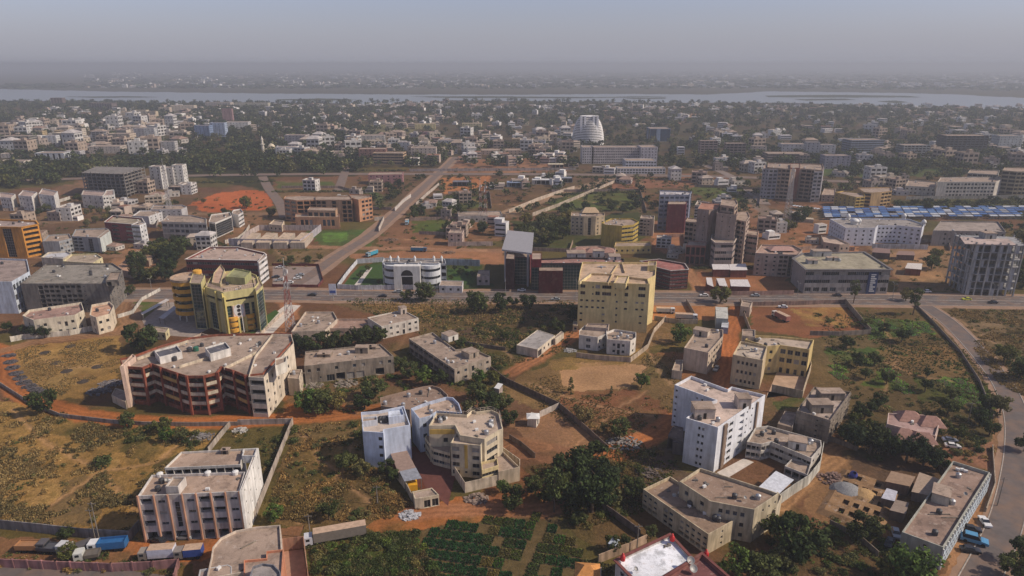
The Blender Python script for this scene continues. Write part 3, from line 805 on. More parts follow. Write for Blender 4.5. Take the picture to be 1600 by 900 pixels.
ribbon('diagonal_road', r2, 7.2, .037, ASPD, 'asphalt street running off diagonally to the old town')
r3 = [(1445,478),(1478,500),(1510,530),(1545,570),(1570,605),(1588,650),(1592,700),(1585,760),(1570,820),(1548,870),(1525,915),(1480,1000)]
ribbon('road_shoulder', r3, 11, .026, SHO, 'dusty verge of the curving street', jit=.5)
ribbon('curving_road', r3, 7, .041, ASP, 'grey asphalt street curving down the right side')
ribbon('kerb', r3, .25, .041, KERB, 'left kerb of the curving street', off=-3.7, thick=.12)
ribbon('kerb', r3, .25, .041, KERB, 'right kerb of the curving street', off=3.7, thick=.12)
ribbon('cross_road', [(-300,292),(0,283),(200,277),(400,273),(600,272),(900,273),(1150,277),(1350,285),(1800,300)], 15, .25, ASPD, 'far avenue crossing behind the open plots')
ribbon('side_road', [(410,276),(420,295),(437,318),(446,340)], 9, .20, ASPD, 'short street beside the red clay pitch')
ribbon('side_road', [(545,250),(538,272),(528,300)], 9, .31, ASPD, 'short street leading into the distant trees')
ribbon('back_road', [(-200,915),(0,897),(60,898),(200,915),(330,935)], 9, .03, ASP, 'asphalt street at the lower left corner')
ribbon('side_road', [(1100,258),(1140,275),(1180,305),(1195,320)], 10, .33, road_mat((.22,.18,.16)), 'pale street beyond the green plots')

# ---------------------------------------------------------------- river
def wmat():
    m, n, b = nodes('river_water'); b.inputs['Base Color'].default_value = (.21, .23, .235, 1)
    b.inputs['Roughness'].default_value = .28; b.inputs['Specular IOR Level'].default_value = .5
    bp = n.nodes.new('ShaderNodeBump'); bp.inputs['Strength'].default_value = .25; bp.inputs['Distance'].default_value = .6
    n.links.new(noise(n, world_pos(n), .05, 4), bp.inputs['Height']); n.links.new(bp.outputs[0], b.inputs['Normal']); return m
def flat_poly(name, px, z, mat, label, jit=0.):
    out = []
    n = len(px)
    for i in range(n):
        a, b2 = px[i], px[(i+1) % n]; k = max(1, int(math.hypot(a[0]-b2[0], (a[1]-b2[1])*6)/10))
        for q in range(k):
            t = q/k; out.append((a[0]+(b2[0]-a[0])*t, a[1]+(b2[1]-a[1])*t + (random.uniform(-jit, jit) if q else 0)))
    g = [G(x, y, z) for x, y in out]
    b = MB(); b.face([(x, y, z) for x, y in g]); return tag(b.build(name, mat), label, None, None, 'structure')
flat_poly('river', [(-500,139),(0,139),(170,143),(400,146),(620,147.5),(800,148),(950,146.8),(1110,147.5),(1200,142.8),(1300,144),(1420,145.5),(1480,147),(1600,153),(2100,160),
   (2100,176),(1600,171.5),(1480,169.5),(1400,166),(1250,161),(1100,160.5),(930,159.5),(780,157.5),(700,156.5),(640,165),(560,163),(500,160),(350,161),(200,160),(100,158),(0,157),(-500,157)][::-1],
   .9, wmat(), 'wide grey river crossing behind the city', .35)
ISL = plain((.055, .06, .035), .95, 0, .1, .4, 'island_scrub', .01)
for i, (pts, lab) in enumerate([([(640,150.8),(760,150.2),(930,151.8),(1010,150.5),(1050,151.5),(900,153.4),(700,153)], 'long low island in the river behind the domed tower'),
    ([(430,155.2),(500,153.8),(560,155),(520,157),(440,156.8)], 'scrubby river island left of centre'),
    ([(1195,149.5),(1300,148),(1420,149.8),(1440,152),(1300,152.4),(1200,151.6)], 'green island in the river on the right'),
    ([(975,153.6),(1040,152.4),(1040,154),(990,154.7)], 'small river islet behind the hotel'),
    ([(1370,158),(1400,157),(1420,159.5),(1400,161)], 'dark sandbank near the right river shore'),
    ([(1240,155),(1320,154),(1340,156),(1260,157)], 'flat reed islet in the right river channel'),
    ([(100,151),(200,150.3),(260,151.8),(150,152.6)], 'flat dark islet in the left part of the river')]):
    o = flat_poly('island', pts[::-1], 1.5, ISL, lab, .2)
# ================================================================ foreground buildings
CREAM=(.66,.56,.40); WHITE=(.74,.71,.66); BEIGE=(.60,.50,.38); YEL=(.70,.55,.24); TERRA=(.52,.21,.11); GREYW=(.50,.48,.46); MAROON=(.16,.03,.035); BRICK=(.27,.10,.065)
ROOFP=(.40,.29,.22)

# -- white four-storey block with terracotta pilasters, lower left
h1 = hgt(215, 775, 846)
r = building('apartment_block', 'white four storey block with terracotta pilasters beside the long grey field wall', 'building',
    [(215,775),(374,768),(383,737),(237,742)], h=h1, wall=(.62,.58,.54), walls={0: 'none', 1: 'S3'}, short='white block with terracotta pilasters', roofc=ROOFP, nopl=True, par=.7, n_cl=4)
fr = [(215,775),(240,774),(262,773),(284,772),(306,771),(329,770),(352,769),(374,768)]
sub_h = h1
def pilaster(root, px, py, h, w=.55, d=.7, mat=None, z0=0.):
    x, y = G(px, py, h); b = MB(); b.box(-w/2, w/2, -d, .02, z0, h+.15, 0); o = b.build('pilaster', mat, root, (x-root.location.x, y-root.location.y, 0)); return o
# rebuild the street front bay by bay
A = G(215,775,h1); B_ = G(374,768,h1); bx, by = r.location.x, r.location.y
bb = MB(); wn = []
ops = []; Lf = math.hypot(B_[0]-A[0], B_[1]-A[1]); bw = Lf/7; fh = (h1-.7)/4
for i, k in enumerate(['B','W','G','W','B','B','W']):
    for f in range(4):
        z = f*fh
        if f == 0: ops.append((i*bw+.5, (i+1)*bw-.5, .02, fh*.86, 2.4, 'bal')); continue
        if k == 'B': ops.append((i*bw+.4, (i+1)*bw-.4, z+fh*.42, z+fh*.92, 1.3, 'bal'))
        if k == 'W': c = (i+.55)*bw; ops.append((c-.85, c+.85, z+fh*.48, z+fh*.48+.8, .2, 'win'))
    if k == 'G': ops.append((i*bw+bw*.4, i*bw+bw*.75, fh+.6, h1-2.2, .3, 'glaz'))
off = .0
nx, ny = (B_[1]-A[1])/Lf, -(B_[0]-A[0])/Lf
cut_wall(bb, (A[0]-bx+nx*off, A[1]-by+ny*off), (B_[0]-bx+nx*off, B_[1]-by+ny*off), 0, h1-.02, ops, 0, wn)
# remove the blank front of the main wall: cover by the detailed facade panel with its own depth
bb.build('street_facade', [wall_mat((.56,.52,.49), .6), DARKIN, GLASS], r)
place_windows(r, wn, 0)
PIL = wall_mat((.48,.26,.17), .5)
for (px, py) in fr: pilaster(r, px, py, h1, .34, .5, PIL)
sub_mass(r, [(258,760),(278,760),(290,745),(270,745)], h1+1.8, (.60,.55,.5), '-1', z0=h1-.9)
sub_mass(r, [(257,731),(376,726),(381,701),(283,706)], h1-.4, (.66,.62,.56), {0:'V9',1:None,3:'W2'}, roofc=ROOFP)
sub_mass(r, [(374,768),(378,767),(404,700),(400,700)], h1+.35, (.80,.77,.72), {0:'-1',1:'S4'}, par=.1)
sub_mass(r, [(378,712),(398,712),(402,700),(381,701)], h1+.8, (.7,.68,.64), '-1', z0=h1-1.5)
for q in ((250,742),(325,740),(368,739)):
    x, y = G(q[0], q[1], h1-.3); tank(r, x-bx, y-by, h1-.65, WHITEF, .8, 1.1)
x, y = G(350, 706, h1); stair_box(r, x-bx, y-by+1, h1-1, 2, 1.5, 1.2, BLOCKM)

# -- red brown office block with the zigzag curved front
hR = hgt(411, 583, 643)
redroof = [(192,572),(222,574),(237,568),(252,574),(278,583),(292,587),(318,587),(338,582),(346,573),(366,579),(383,586),(411,583),(457,532),(456,520),(340,522),(297,527),(250,540),(207,556),(187,560)]
REDW = (.30,.095,.055)
r = building('office_block', 'red brown office block with zigzag front, cream balcony bands and arched tops', 'building', redroof, h=hR, wall=REDW,
    walls={0:'V1',1:'V1',2:'V1',3:'V2',4:'V1',5:'V2',6:'V1',7:'V1',8:'V1',9:'V1',10:'V1',11:('W4 -1 W2'),12:'-1',17:'V2',18:'V1'}, short='red brown zigzag office block', nf=4, par=.8, n_cl=16, dirt=.7)
bx, by = r.location.x, r.location.y
fh = (hR-.8)/4
pts = [G(x, y, hR) for x, y in redroof]
CRM = wall_mat((.66,.56,.42), .6); YLW = wall_mat((.55,.36,.12), .5); RDM = wall_mat((.27,.075,.045), .6)
for i in range(11):
    a, b2 = pts[i], pts[i+1]; L = math.hypot(b2[0]-a[0], b2[1]-a[1]); th = math.atan2(b2[1]-a[1], b2[0]-a[0])
    for f in range(1, 4):
        m = MB(); m.box(.35, L-.35, -.32, -.03, 0, 1.15); m.build('balcony_band', YLW if i in (3, 9) and f % 2 else CRM, r, (a[0]-bx, a[1]-by, f*fh+.35), rz=th)
    m = MB(); m.box(-.35, .35, -.75, .1, 0, hR+.1); m.build('pilaster', RDM, r, (a[0]-bx, a[1]-by, 0), rz=th)
    n = max(1, int(L/4.5))
    for q in range(n):      # pointed hood over the top row
        u = L*(q+.5)/n; m = MB(); w = min(1.7, L/n*.42)
        for s in (0, 1):
            pass
        v = [(u-w, -.36, 0), (u+w, -.36, 0), (u, -.36, 1.15), (u-w, -.03, 0), (u+w, -.03, 0), (u, -.03, 1.15)]
        k = len(m.v); m.v += v; m.f += [(0,1,2),(3,5,4),(0,2,5,3),(1,4,5,2),(0,3,4,1)]; m.m += [0]*5
        m.build('pointed_hood', DARKIN, r, (a[0]-bx, a[1]-by, 3*fh+2.05), rz=th)
# cream right wing with four storeys of windows
sub_mass(r, [(388,589),(412,590),(459,536),(455,522),(425,522),(398,556)], hR+.35, (.70,.60,.47), {0:'V1',1:'W5 -1'}, par=1., nf=4, roofc=(.33,.25,.2))
sub_mass(r, [(430,572),(447,565),(448,556),(430,560)], hR+3., (.76,.70,.6), '-1', z0=hR-.8)
m = sub_mass(r, [(187,573),(193,572),(212,556),(207,553)], hR+1.2, (.68,.50,.40), '-1', z0=0)
for (u0, v0, u1, v1, hh) in ((249,558,284,549,2.0),(328,553,360,544,2.2)):   # rooftop penthouses
    sub_mass(r, [(u0,v0),(u1,v1),(u1-8,v1-10),(u0-8,v0-10)], hR+hh, (.78,.74,.68), '-1', z0=hR-.8, roofc=(.12,.12,.14))
for (a, b2) in (((214,560),(294,532)), ((280,572),(358,548)), ((350,575),(400,550))):
    p, q = G(*a, hR), G(*b2, hR); L = math.hypot(q[0]-p[0], q[1]-p[1]); m = MB(); m.box(0, L, -.15, .15, 0, 1.0)
    m.build('roof_parapet', CRM, r, (p[0]-bx, p[1]-by, hR-.79), rz=math.atan2(q[1]-p[1], q[0]-p[0]))
for (px, py, mt) in ((306,545,plain((.03,.13,.08),.5)),(296,546,None),(243,552,None),(272,560,None)): x, y = G(px, py, hR); tank(r, x-bx, y-by, hR-.79, mt, 1.0, 1.8)
x, y = G(181, 622); b = building('guard_house', 'small beige gatehouse at the left end of the red brown block', 'building', [(174,617),(196,628),(200,612),(180,606)], h=3, wall=BEIGE, walls='-1', par=.3, short='beige gatehouse')
r = building('annex_building', 'narrow cream side annex between the red brown block and the unfinished long house', 'building', [(449,590),(467,592),(472,577),(455,577)], h=7, wall=BEIGE, walls={0:'-1',1:'W3'}, par=.4, short='cream annex')

# -- long unfinished house right of it
h = hgt(475, 572, 600)
r = building('unfinished_house', 'long bare grey two storey house with shuttered garage doors behind the red brown block', 'building',
    [(475,572),(615,556),(594,537),(477,549)], h=h, wallm=BLOCKM, walls={0:('W2 -1 W1 -1 W2 -1 W2', 'S2 C1 F1 C1 C1 -1 F1 -1'),1:'W3'}, short='long unfinished house', n_cl=3, par=.6)
bx, by = r.location.x, r.location.y
for (px, py, w, d, hh) in ((508,553,5,4,1.2),(566,548,5,3,2.4),(580,542,4,2.5,1.)): x, y = G(px, py, h); stair_box(r, x-bx, y-by, h-.6, w, d, hh, BLOCKM)
# -- L-shaped two-storey building with balconies
h = hgt(710, 577, 601)
r = building('unfinished_house', 'weathered two storey L-shaped house with open verandas, right of the long unfinished house', 'building',
    [(710,577),(767,557),(735,543),(712,546),(676,519),(639,529)], h=h, wallm=wall_mat((.45,.37,.29),.9), walls={0:'W2 D1 W2',5:('B9','F9'),1:'W3'}, short='weathered L-shaped house', n_cl=6, par=.7, nf=2, stairs=((703,530,5,5,2.6,(.72,.68,.6)),(735,556,5,5,2.2)))
# -- dirty white building with angled roof
h = hgt(596, 510, 530)
r = building('white_house', 'white two storey building with hipped end behind the row of dark green trees', 'building',
    [(596,510),(654,497),(637,488),(620,486),(574,496)], h=h, wall=(.68,.62,.54), walls={0:'W3 D1 W2',1:'W1'}, short='white building behind the dark tree row', stairs=((629,489,3,3,3.,(.6,.5,.42)),), par=.5)
r = building('low_house', 'low house with pale flat roof and rubble beside the lattice mast', 'building', [(455,518),(508,516),(527,498),(521,487),(477,487)], h=4.5, wall=(.6,.5,.4), walls={0:'W4',1:'W3'}, n_cl=7, short='low house by the lattice mast')
r = building('low_house', 'narrow flat-roofed link between the low house and the white building', 'building', [(510,513),(590,512),(573,498),(528,498)], h=3.4, wall=(.5,.38,.3), walls={0:'W5'}, short='flat-roofed link', roofc=(.34,.22,.17))

# -- blue, white and cream compound, bottom centre
hA = hgt(567, 664, 719)
r = building('blue_apartment_block', 'pale blue and white apartment house with roof tanks, left of the cream villa', 'building',
    [(567,674),(599,676),(600,671),(641,664),(631,634),(592,642),(564,644)], h=hA, wall=(.60,.66,.78), walls={0:'-2 W1',1:None,2:'-1',3:'-1',6:'-1'}, short='pale blue apartment house', roofc=(.5,.42,.36), n_cl=3, dirt=.35)
sub_mass(r, [(607,652),(632,648),(628,637),(606,640)], hA+1.6, (.62,.68,.8), '-1', z0=hA-.9, roofc=(.6,.65,.74))
sub_mass(r, [(566,659),(590,656),(589,650),(566,652)], hA+1.0, (.7,.72,.76), '-1', z0=hA-.9)
for k, (px, py) in enumerate(((594,655),(599,655),(603,655))): x, y = G(px, py, hA); tank(r, x-r.location.x, y-r.location.y, hA-.88, None, .8, 1.9)
hB = hA*.98
r = building('curved_house', 'pale blue house with curved tan roof parapet behind the cream villa', 'building',
    [(642,638),(655,654),(672,650),(683,642),(722,645),(717,630),(708,621),(697,620),(665,629)], h=hB, wall=(.5,.56,.68), walls={0:'-1',1:'W1',2:'-1',3:'W1',8:'-1'}, short='pale blue curved house', roofc=(.48,.36,.28), dirt=.4, par=1.1)
hD = hgt(594, 622, 648)
r = building('flat_roof_hall', 'brown single storey hall with rounded end behind the pale blue house', 'building',
    [(595,634),(640,640),(700,622),(700,617),(688,606),(675,602),(660,604),(594,621)], h=6, wall=(.36,.26,.2), walls='-1', short='brown hall', roofc=(.27,.19,.145), n_cl=6)
hC = hgt(705, 687, 735)
r = building('cream_villa', 'cream and yellow villa with angular tower and roof terrace railing, bottom centre', 'building',
    [(670,665),(711,664),(719,680),(757,686),(780,672),(786,670),(784,662),(780,646),(768,640),(745,643),(738,640),(729,648),(682,645)], h=hC+2.0, wall=CREAM, walls={0:('-2 L1 -1','-4'),1:None,3:'L1',4:'-1',12:'-1'}, short='cream villa', roofc=(.46,.36,.28), n_cl=9, dirt=.4, nf=4)
sub_mass(r, [(704,692),(751,696),(763,676),(759,667),(729,664),(718,668)], hC+.6, CREAM, {0:'L1 S1 L1',1:'S1',5:'-1'}, nf=4, roofc=(.46,.36,.28))
bx, by = r.location.x, r.location.y
m = MB(); Z = hC-.2
ywall = wall_mat((.62,.40,.10), .4)
p, q = G(670,666,hC+2), G(711,666,hC+2); L = math.hypot(q[0]-p[0], q[1]-p[1]); m.box(.2, L-.2, -.14, -.02, 0, 1.6); m.build('yellow_band', ywall, r, (p[0]-bx, p[1]-by, hC-.6), rz=math.atan2(q[1]-p[1], q[0]-p[0]))
p, q = G(704,692,hC+.6), G(751,696,hC+.6); th = math.atan2(q[1]-p[1], q[0]-p[0]); L = math.hypot(q[0]-p[0], q[1]-p[1])
m = MB(); m.box(L*.46, L*.56, -.12, -.02, 3, hC+.3); m.build('yellow_strip', ywall, r, (p[0]-bx, p[1]-by, 0), rz=th)
sub_mass(r, [(664,684),(676,701),(703,708),(706,690),(672,668)], 5.5, CREAM, {0:'R2',1:'R3'}, par=.4)
sub_mass(r, [(753,735),(779,727),(777,716),(752,722)], 5.8, (.7,.56,.3), {0:'R1',1:'-1'}, par=.8)
sub_mass(r, [(779,737),(812,730),(784,703),(772,712)], 4.6, (.62,.5,.36), {0:'-1',1:'-1'}, par=.9)
# roof railing
for seg in (((682,645),(729,648),(738,640),(745,643),(768,640),(780,646),(784,662)),):
    m = MB(); g = [G(x, y, hC+2) for x, y in seg]
    for a, b2 in zip(g, g[1:]):
        L = math.hypot(b2[0]-a[0], b2[1]-a[1]); n = max(1, int(L/1.0))
        for k in range(n+1):
            t = k/n; x = a[0]+(b2[0]-a[0])*t-bx; y = a[1]+(b2[1]-a[1])*t-by; m.box(x-.07, x+.07, y-.07, y+.07, hC+2.0, hC+3.1)
        for z in (2.5, 3.1): m.bar((a[0]-bx, a[1]-by, hC+z), (b2[0]-bx, b2[1]-by, hC+z), .07)
    m.build('roof_railing', wall_mat((.55,.45,.36), .3), r)
r = building('entrance_lodge', 'small cream gate lodge with flat roof at the mouth of the dark red yard', 'building', [(648,779),(661,778),(686,773),(675,762),(644,768)], h=3.4, wall=CREAM, walls={0:'-1',1:'C2'}, par=.35, short='cream gate lodge')
def shed(label, pts, h, mat, posts=True, name='tin_shed', cat='shed', tilt=.5, group=None, short=None, wallc=None):
    g = [G(x, y, h) for x, y in pts]; cx = sum(q[0] for q in g)/len(g); cyy = sum(q[1] for q in g)/len(g)
    t = thing(name, label, cat, (cx, cyy, 0), group=group); b = MB(); n = len(g)
    zz = [h, h, h+tilt, h+tilt] if n == 4 else [h]*n
    lo = [(q[0]-cx, q[1]-cyy, z-.12) for q, z in zip(g, zz)]; hi = [(x, y, z+.12) for x, y, z in lo]
    b.face(hi); b.face(lo[::-1])
    for i in range(n): j = (i+1) % n; b.face([lo[i], lo[j], hi[j], hi[i]])
    b.build('roof', mat, t)
    if posts:
        for (x, y, z) in lo: p = MB(); p.box(-.1, .1, -.1, .1, 0, z); p.build('post', CONC, t, (x*.94, y*.94, 0))
    if wallc:
        w = MB(); pp = [(x*.93, y*.93) for x, y, z in lo]; w.prism(pp, 0, h-.15, top=False); w.build('wall', wall_mat(wallc), t)
    LAND.append((cx, cyy, short or 'tin shed', t)); return t
shed('brown corrugated carport roof along the left wall of the dark red yard', [(622,738),(650,731),(634,702),(607,702)], 3.2, plain((.30,.21,.17), .7, .1))
shed('grey tin awning at the lower end of the brown carport', [(632,752),(659,747),(650,732),(624,738)], 3.4, TIN, tilt=.3)
wall_line([(619,746),(636,768),(645,786)], 2.6, (.55,.45,.33), 'cream wall along the left of the dark red yard')
wall_line([(711,745),(727,770),(812,750),(812,733),(783,712)], 3.4, (.64,.53,.40), 'cream enclosure wall at the foot of the cream villa')

# -- big yellow block in the centre
hY = hgt(904, 438, 513)
r = building('yellow_tower_block', 'tall yellow seven storey block with tan roof beside the main avenue', 'building',
    [(904,439),(959,442),(962,443),(1015,444),(1012,436),(1024,430),(1026,410),(910,409),(906,425)], h=hY, wall=(.70,.56,.27), walls={0:'none',1:'none',2:'none'}, short='tall yellow block', roofc=(.50,.36,.25), nopl=True, par=.9, dirt=.35)
bx, by = r.location.x, r.location.y
A = G(904,439,hY); B_ = G(1015,444,hY); Lf = math.hypot(B_[0]-A[0], B_[1]-A[1]); wn = []; ops = []
fh = (hY-.9)/7
def wr(u, f, w=.035, h=.42, k='win'):
    ops.append((u*Lf, (u+w)*Lf, f*fh+fh*.3, f*fh+fh*(.3+h), .25, k))
for f in (6, 5):
    wr(.03, f, .07, .5); wr(.20, f, .02, .3); wr(.245, f, .065, .55); wr(.34, f, .13, .5); wr(.52, f, .02, .35); wr(.66, f, .05, .55); wr(.85, f, .10, .5)
for f in (4, 3):
    for u in (.03, .11, .19, .27, .34): wr(u, f, .04, .3)
    wr(.54, f, .03, .3); wr(.66, f, .045, .3); wr(.82, f, .04, .3); wr(.90, f, .04, .3)
for f in (2, 1): wr(.03, f, .04, .3); wr(.35, f, .04, .3); wr(.54, f, .03, .3); wr(.88, f, .04, .25)
m = MB(); dxn, dyn = (B_[1]-A[1])/Lf, -(B_[0]-A[0])/Lf
cut_wall(m, (A[0]-bx, A[1]-by), (B_[0]-bx, B_[1]-by), 0, hY, ops, 0, wn)
m.build('front_wall', [wall_mat((.70,.56,.27), .3), DARKIN, GLASS], r); place_windows(r, wn, 0)
sub_mass(r, [(959,442),(978,443),(983,431),(965,431)], hY+1.5, (.70,.56,.27), '-1', z0=hY-.9, roofc=(.55,.42,.3))
sub_mass(r, [(903,440),(906,440),(924,427),(921,426)], hY+.5, (.8,.66,.36), '-1', z0=hY-.9, par=.05)
for a, b2 in (((921,427),(955,428)),((955,428),(965,413)),((960,430),(1012,436)),((950,443),(957,428)),((972,410),(976,424))):
    p, q = G(*a, hY), G(*b2, hY); L = math.hypot(q[0]-p[0], q[1]-p[1]); m = MB(); m.box(0, L, -.18, .18, 0, 1.0); m.build('roof_parapet', wall_mat((.62,.47,.27), .5), r, (p[0]-bx, p[1]-by, hY-.89), rz=math.atan2(q[1]-p[1], q[0]-p[0]))
sub_mass(r, [(1012,415),(1025,415),(1026,408),(1013,408)], hY+1.8, (.66,.53,.25), '-1', z0=hY-.9)
m = MB(); x, y = G(940, 415, hY); m.bar((-2, 0, .3), (2, 0, .3), .3); m.bar((0, -2, .3), (0, 2, .3), .3); m.lathe([(.8, 0), (.8, .5), (0, .6)], 8); m.build('roof_vent', TIN, r, (x-bx, y-by, hY-.89))
# -- white houses in front of it
h = hgt(949, 529, 552)
r = building('white_villa', 'white villa with rounded roof parapets at the foot of the tall yellow block', 'building',
    [(949,530),(985,533),(994,527),(994,519),(960,514),(947,519)], h=h, wall=(.74,.68,.6), walls={0:'-1 W1 D1 W1 -1',1:'W1'}, short='white villa', n_cl=4, par=1., nf=2)
sub_mass(r, [(905,523),(934,527),(947,522),(950,512),(914,508),(905,516)], h*.95, (.70,.65,.58), {0:'-1 L1 -1',1:'W2'}, nf=2)
sub_mass(r, [(914,510),(950,513),(952,506),(918,505)], h*1.1, (.45,.36,.3), '-1')
wall_line([(900,558),(930,562),(985,566),(1012,545),(1022,520),(1040,500)], 2.2, (.55,.44,.33), 'beige wall around the white villa below the tall yellow block')
r = building('low_house', 'low house with grey sloping roof at the left of the white villa', 'building', [(807,539),(840,546),(867,524),(840,515)], h=3.8, wall=(.66,.57,.45), walls={0:'-1',1:'C1 W2 C1'}, par=.2, short='low grey-roofed house', roofc=(.38,.35,.33))
sub_mass(r, [(864,528),(868,529),(881,520),(877,517)], 3., (.66,.57,.45), '-1', par=.2)
# -- small apartment house right of the sand pitch
h = hgt(1107, 550, 584)
r = building('beige_house', 'beige three storey house with blank front beside the red dirt road', 'building',
    [(1069,543),(1107,551),(1130,525),(1130,515),(1091,512)], h=h, wall=(.56,.45,.35), walls={0:'-1',1:'W2 L2 W2'}, short='blank-fronted beige house', n_cl=4, stairs=((1096,523,6,4,2.4,(.6,.5,.4)),), nf=3, lip=.0)
sub_mass(r, [(1050,578),(1066,580),(1067,562),(1056,562)], 3.6, (.6,.5,.38), '-1')
# -- yellow villa complex
h = hgt(1146, 553, 598)
r = building('yellow_apartment_house', 'cream yellow three storey house with narrow paired windows beside the dirt road', 'building',
    [(1145,554),(1192,563),(1199,541),(1157,533)], h=h, wall=(.60,.48,.31), walls={0:'-1 W5 -1',1:'-1'}, short='cream yellow house', n_cl=4, nf=3, roofc=(.48,.40,.32))
r = building('yellow_apartment_house', 'yellow house with tall pilaster bays and walled front yard, right of its cream twin', 'building',
    [(1199,541),(1213,540),(1219,539),(1265,546),(1272,531),(1216,525),(1175,524),(1164,530)], h=h*.97, wall=(.66,.50,.22), walls={0:'W1',1:'-1',2:('L4','D4')}, short='yellow house with pilasters', n_cl=4, nf=3, roofc=(.46,.37,.29))
sub_mass(r, [(1160,524),(1180,526),(1180,515),(1160,514)], h*1.05, (.56,.46,.36), '-1')
wall_line([(1262,545),(1266,580),(1253,622),(1205,612)], 3.0, (.56,.45,.32), 'tall yellow boundary wall beside the walled front yard')

# -- white tower right of centre
hT = hgt(1072, 652, 721)
WT = (.72,.73,.76)
tw = [(1054,600),(1095,632),(1120,625),(1126,621),(1196,618),(1196,617),(1144,604),(1137,607),(1080,587)]
tw = [(1054,601),(1119,625),(1096,632),(1072,653),(1122,668),(1196,617),(1143,604),(1137,608),(1080,587)]
r = building('white_tower', 'tall white L-shaped tower of six storeys with corner windows, right of centre', 'building', tw, h=hT, wall=WT,
    walls={0:('S1 -3 S1 S1 -2'),1:'-1',2:'-1',3:'-3 W2 -3',4:'-1 B1 L1 -1 B1 S1 S1 -2'}, short='tall white tower', n_cl=5, nf=6, dirt=.35, roofc=(.56,.44,.37), par=1.)
bx, by = r.location.x, r.location.y
p, q = G(1122,668,hT), G(1196,617,hT); th = math.atan2(q[1]-p[1], q[0]-p[0]); L = math.hypot(q[0]-p[0], q[1]-p[1])
m = MB(); m.box(L*.11, L*.17, -.5, -.02, 0, hT-.5); m.build('brown_strip', wall_mat((.28,.20,.15)), r, (p[0]-bx, p[1]-by, 0), rz=th)
m = MB(); m.box(L*.80, L*.83, -.5, -.02, 0, hT-.5); m.build('brown_strip', wall_mat((.28,.20,.15)), r, (p[0]-bx, p[1]-by, 0), rz=th)
for (px, py, w, d, hh) in ((1098,644,6,5,3.2),(1160,630,4,4,3.4)): x, y = G(px, py, hT); stair_box(r, x-bx, y-by, hT-.99, w, d, hh, wall_mat((.6,.5,.42)))
# podium and low wing
r = building('low_white_wing', 'two storey white wing with curved corner and terraces behind the white tower', 'building',
    [(1167,690),(1190,694),(1205,690),(1268,716),(1284,697),(1283,688),(1200,665),(1180,668)], h=hgt(1268,716,742), wall=(.58,.54,.48), walls={0:'B3',1:'B2',2:('R9'),3:'W2'}, short='low white wing', n_cl=8, nf=2, stairs=((1245,698,5,4,2.6,(.66,.63,.58)),))
sub_mass(r, [(1226,728),(1262,742),(1268,722),(1238,716)], 3.6, (.5,.46,.42), {0:'B3'})
wall_line([(1285,705),(1280,735),(1262,758),(1240,772),(1215,790)], 3.4, (.62,.60,.52), 'tall pale curved boundary wall right of the white tower')
shed('white tent roof over the small yard below the white tower', [(1182,764),(1212,776),(1240,752),(1212,738)], 3.4, plain((.62,.64,.68), .6), name='tent_canopy', cat='canopy', short='white tent roof')
b = MB(); g = [G(x, y, 3.75) for x, y in [(1200,760),(1216,765),(1226,754),(1210,748)]]; b.face([(p[0], p[1], 4.02) for p in g]); 
r = building('dark_shack', 'low dark lean-to against the left foot of the white tower', 'shed', [(1044,680),(1068,690),(1068,668),(1052,664)], h=5, wall=(.16,.13,.12), walls='F2', par=.2, short='dark lean-to', roofc=(.2,.15,.12))
# -- grey block
h = hgt(1299, 656, 692)
r = building('grey_block', 'bare grey four storey house with striped balconies on its right side', 'building',
    [(1245,641),(1298,657),(1330,612),(1272,604)], h=h, wallm=wall_mat((.28,.235,.19),.9), walls={0:'-2 S1 -1',1:'B5'}, short='bare grey house', n_cl=6, nf=4, roofc=(.42,.34,.29), par=.9, band=1)
bx, by = r.location.x, r.location.y
for (px, py, w, d, hh) in ((1280,637,7,4.5,3),(1297,618,8,4,2.6)): x, y = G(px, py, h); stair_box(r, x-bx, y-by, h-.89, w, d, hh, BLOCKM)
r = building('low_shed', 'low brown outhouse left of the bare grey house', 'shed', [(1215,662),(1238,668),(1246,645),(1226,642)], h=4, wall=(.3,.24,.19), walls='-1', par=.3, short='low brown outhouse')
# -- pink roofed villa
hV = 7.5
r = building('pink_villa', 'pink villa with several hipped tile roofs among dark trees on the right', 'building',
    [(1386,662),(1462,681),(1470,655),(1442,648),(1388,645)], h=hV, wall=(.66,.50,.42), walls={0:'W2 L2 W2 L1',1:'W3'}, short='pink villa', par=.7, nf=2, roofc=(.4,.27,.24))
bx, by = r.location.x, r.location.y
TILE = plain((.33,.19,.15), .85, 0, .2, .25, 'pink_roof_tiles')
def hip(root, px, py, w, d, z, hh, rz=0., mat=TILE, over=.4, name='hip_roof'):
    x, y = G(px, py, z); b = MB(); w2, d2 = w/2+over, d/2+over; k = min(w2, d2)*.75
    a = [(-w2, -d2, 0), (w2, -d2, 0), (w2, d2, 0), (-w2, d2, 0)]; t = [(-w2+k, 0, hh), (w2-k, 0, hh)] if w >= d else [(0, -d2+k, hh), (0, d2-k, hh)]
    if w >= d: b.face([a[0], a[1], t[1], t[0]]); b.face([a[1], a[2], t[1]]); b.face([a[2], a[3], t[0], t[1]]); b.face([a[3], a[0], t[0]])
    else: b.face([a[0], a[1], t[0]]); b.face([a[1], a[2], t[1], t[0]]); b.face([a[2], a[3], t[1]]); b.face([a[3], a[0], t[0], t[1]])
    b.face(a[::-1]); return b.build(name, mat, root, (x-root.location.x, y-root.location.y, z+.01), rz=rz)
for (px, py, w, d) in ((1420,652,7,6),(1453,660,7,6),(1412,680,6,5),(1440,686,7,5)): hip(r, px, py, w, d, hV-.6, 2.4, -.2)
sub_mass(r, [(1376,671),(1400,683),(1458,697),(1460,688),(1395,672),(1386,664)], 4.2, (.64,.48,.4), {1:'W4',0:'W1'}, par=.6)
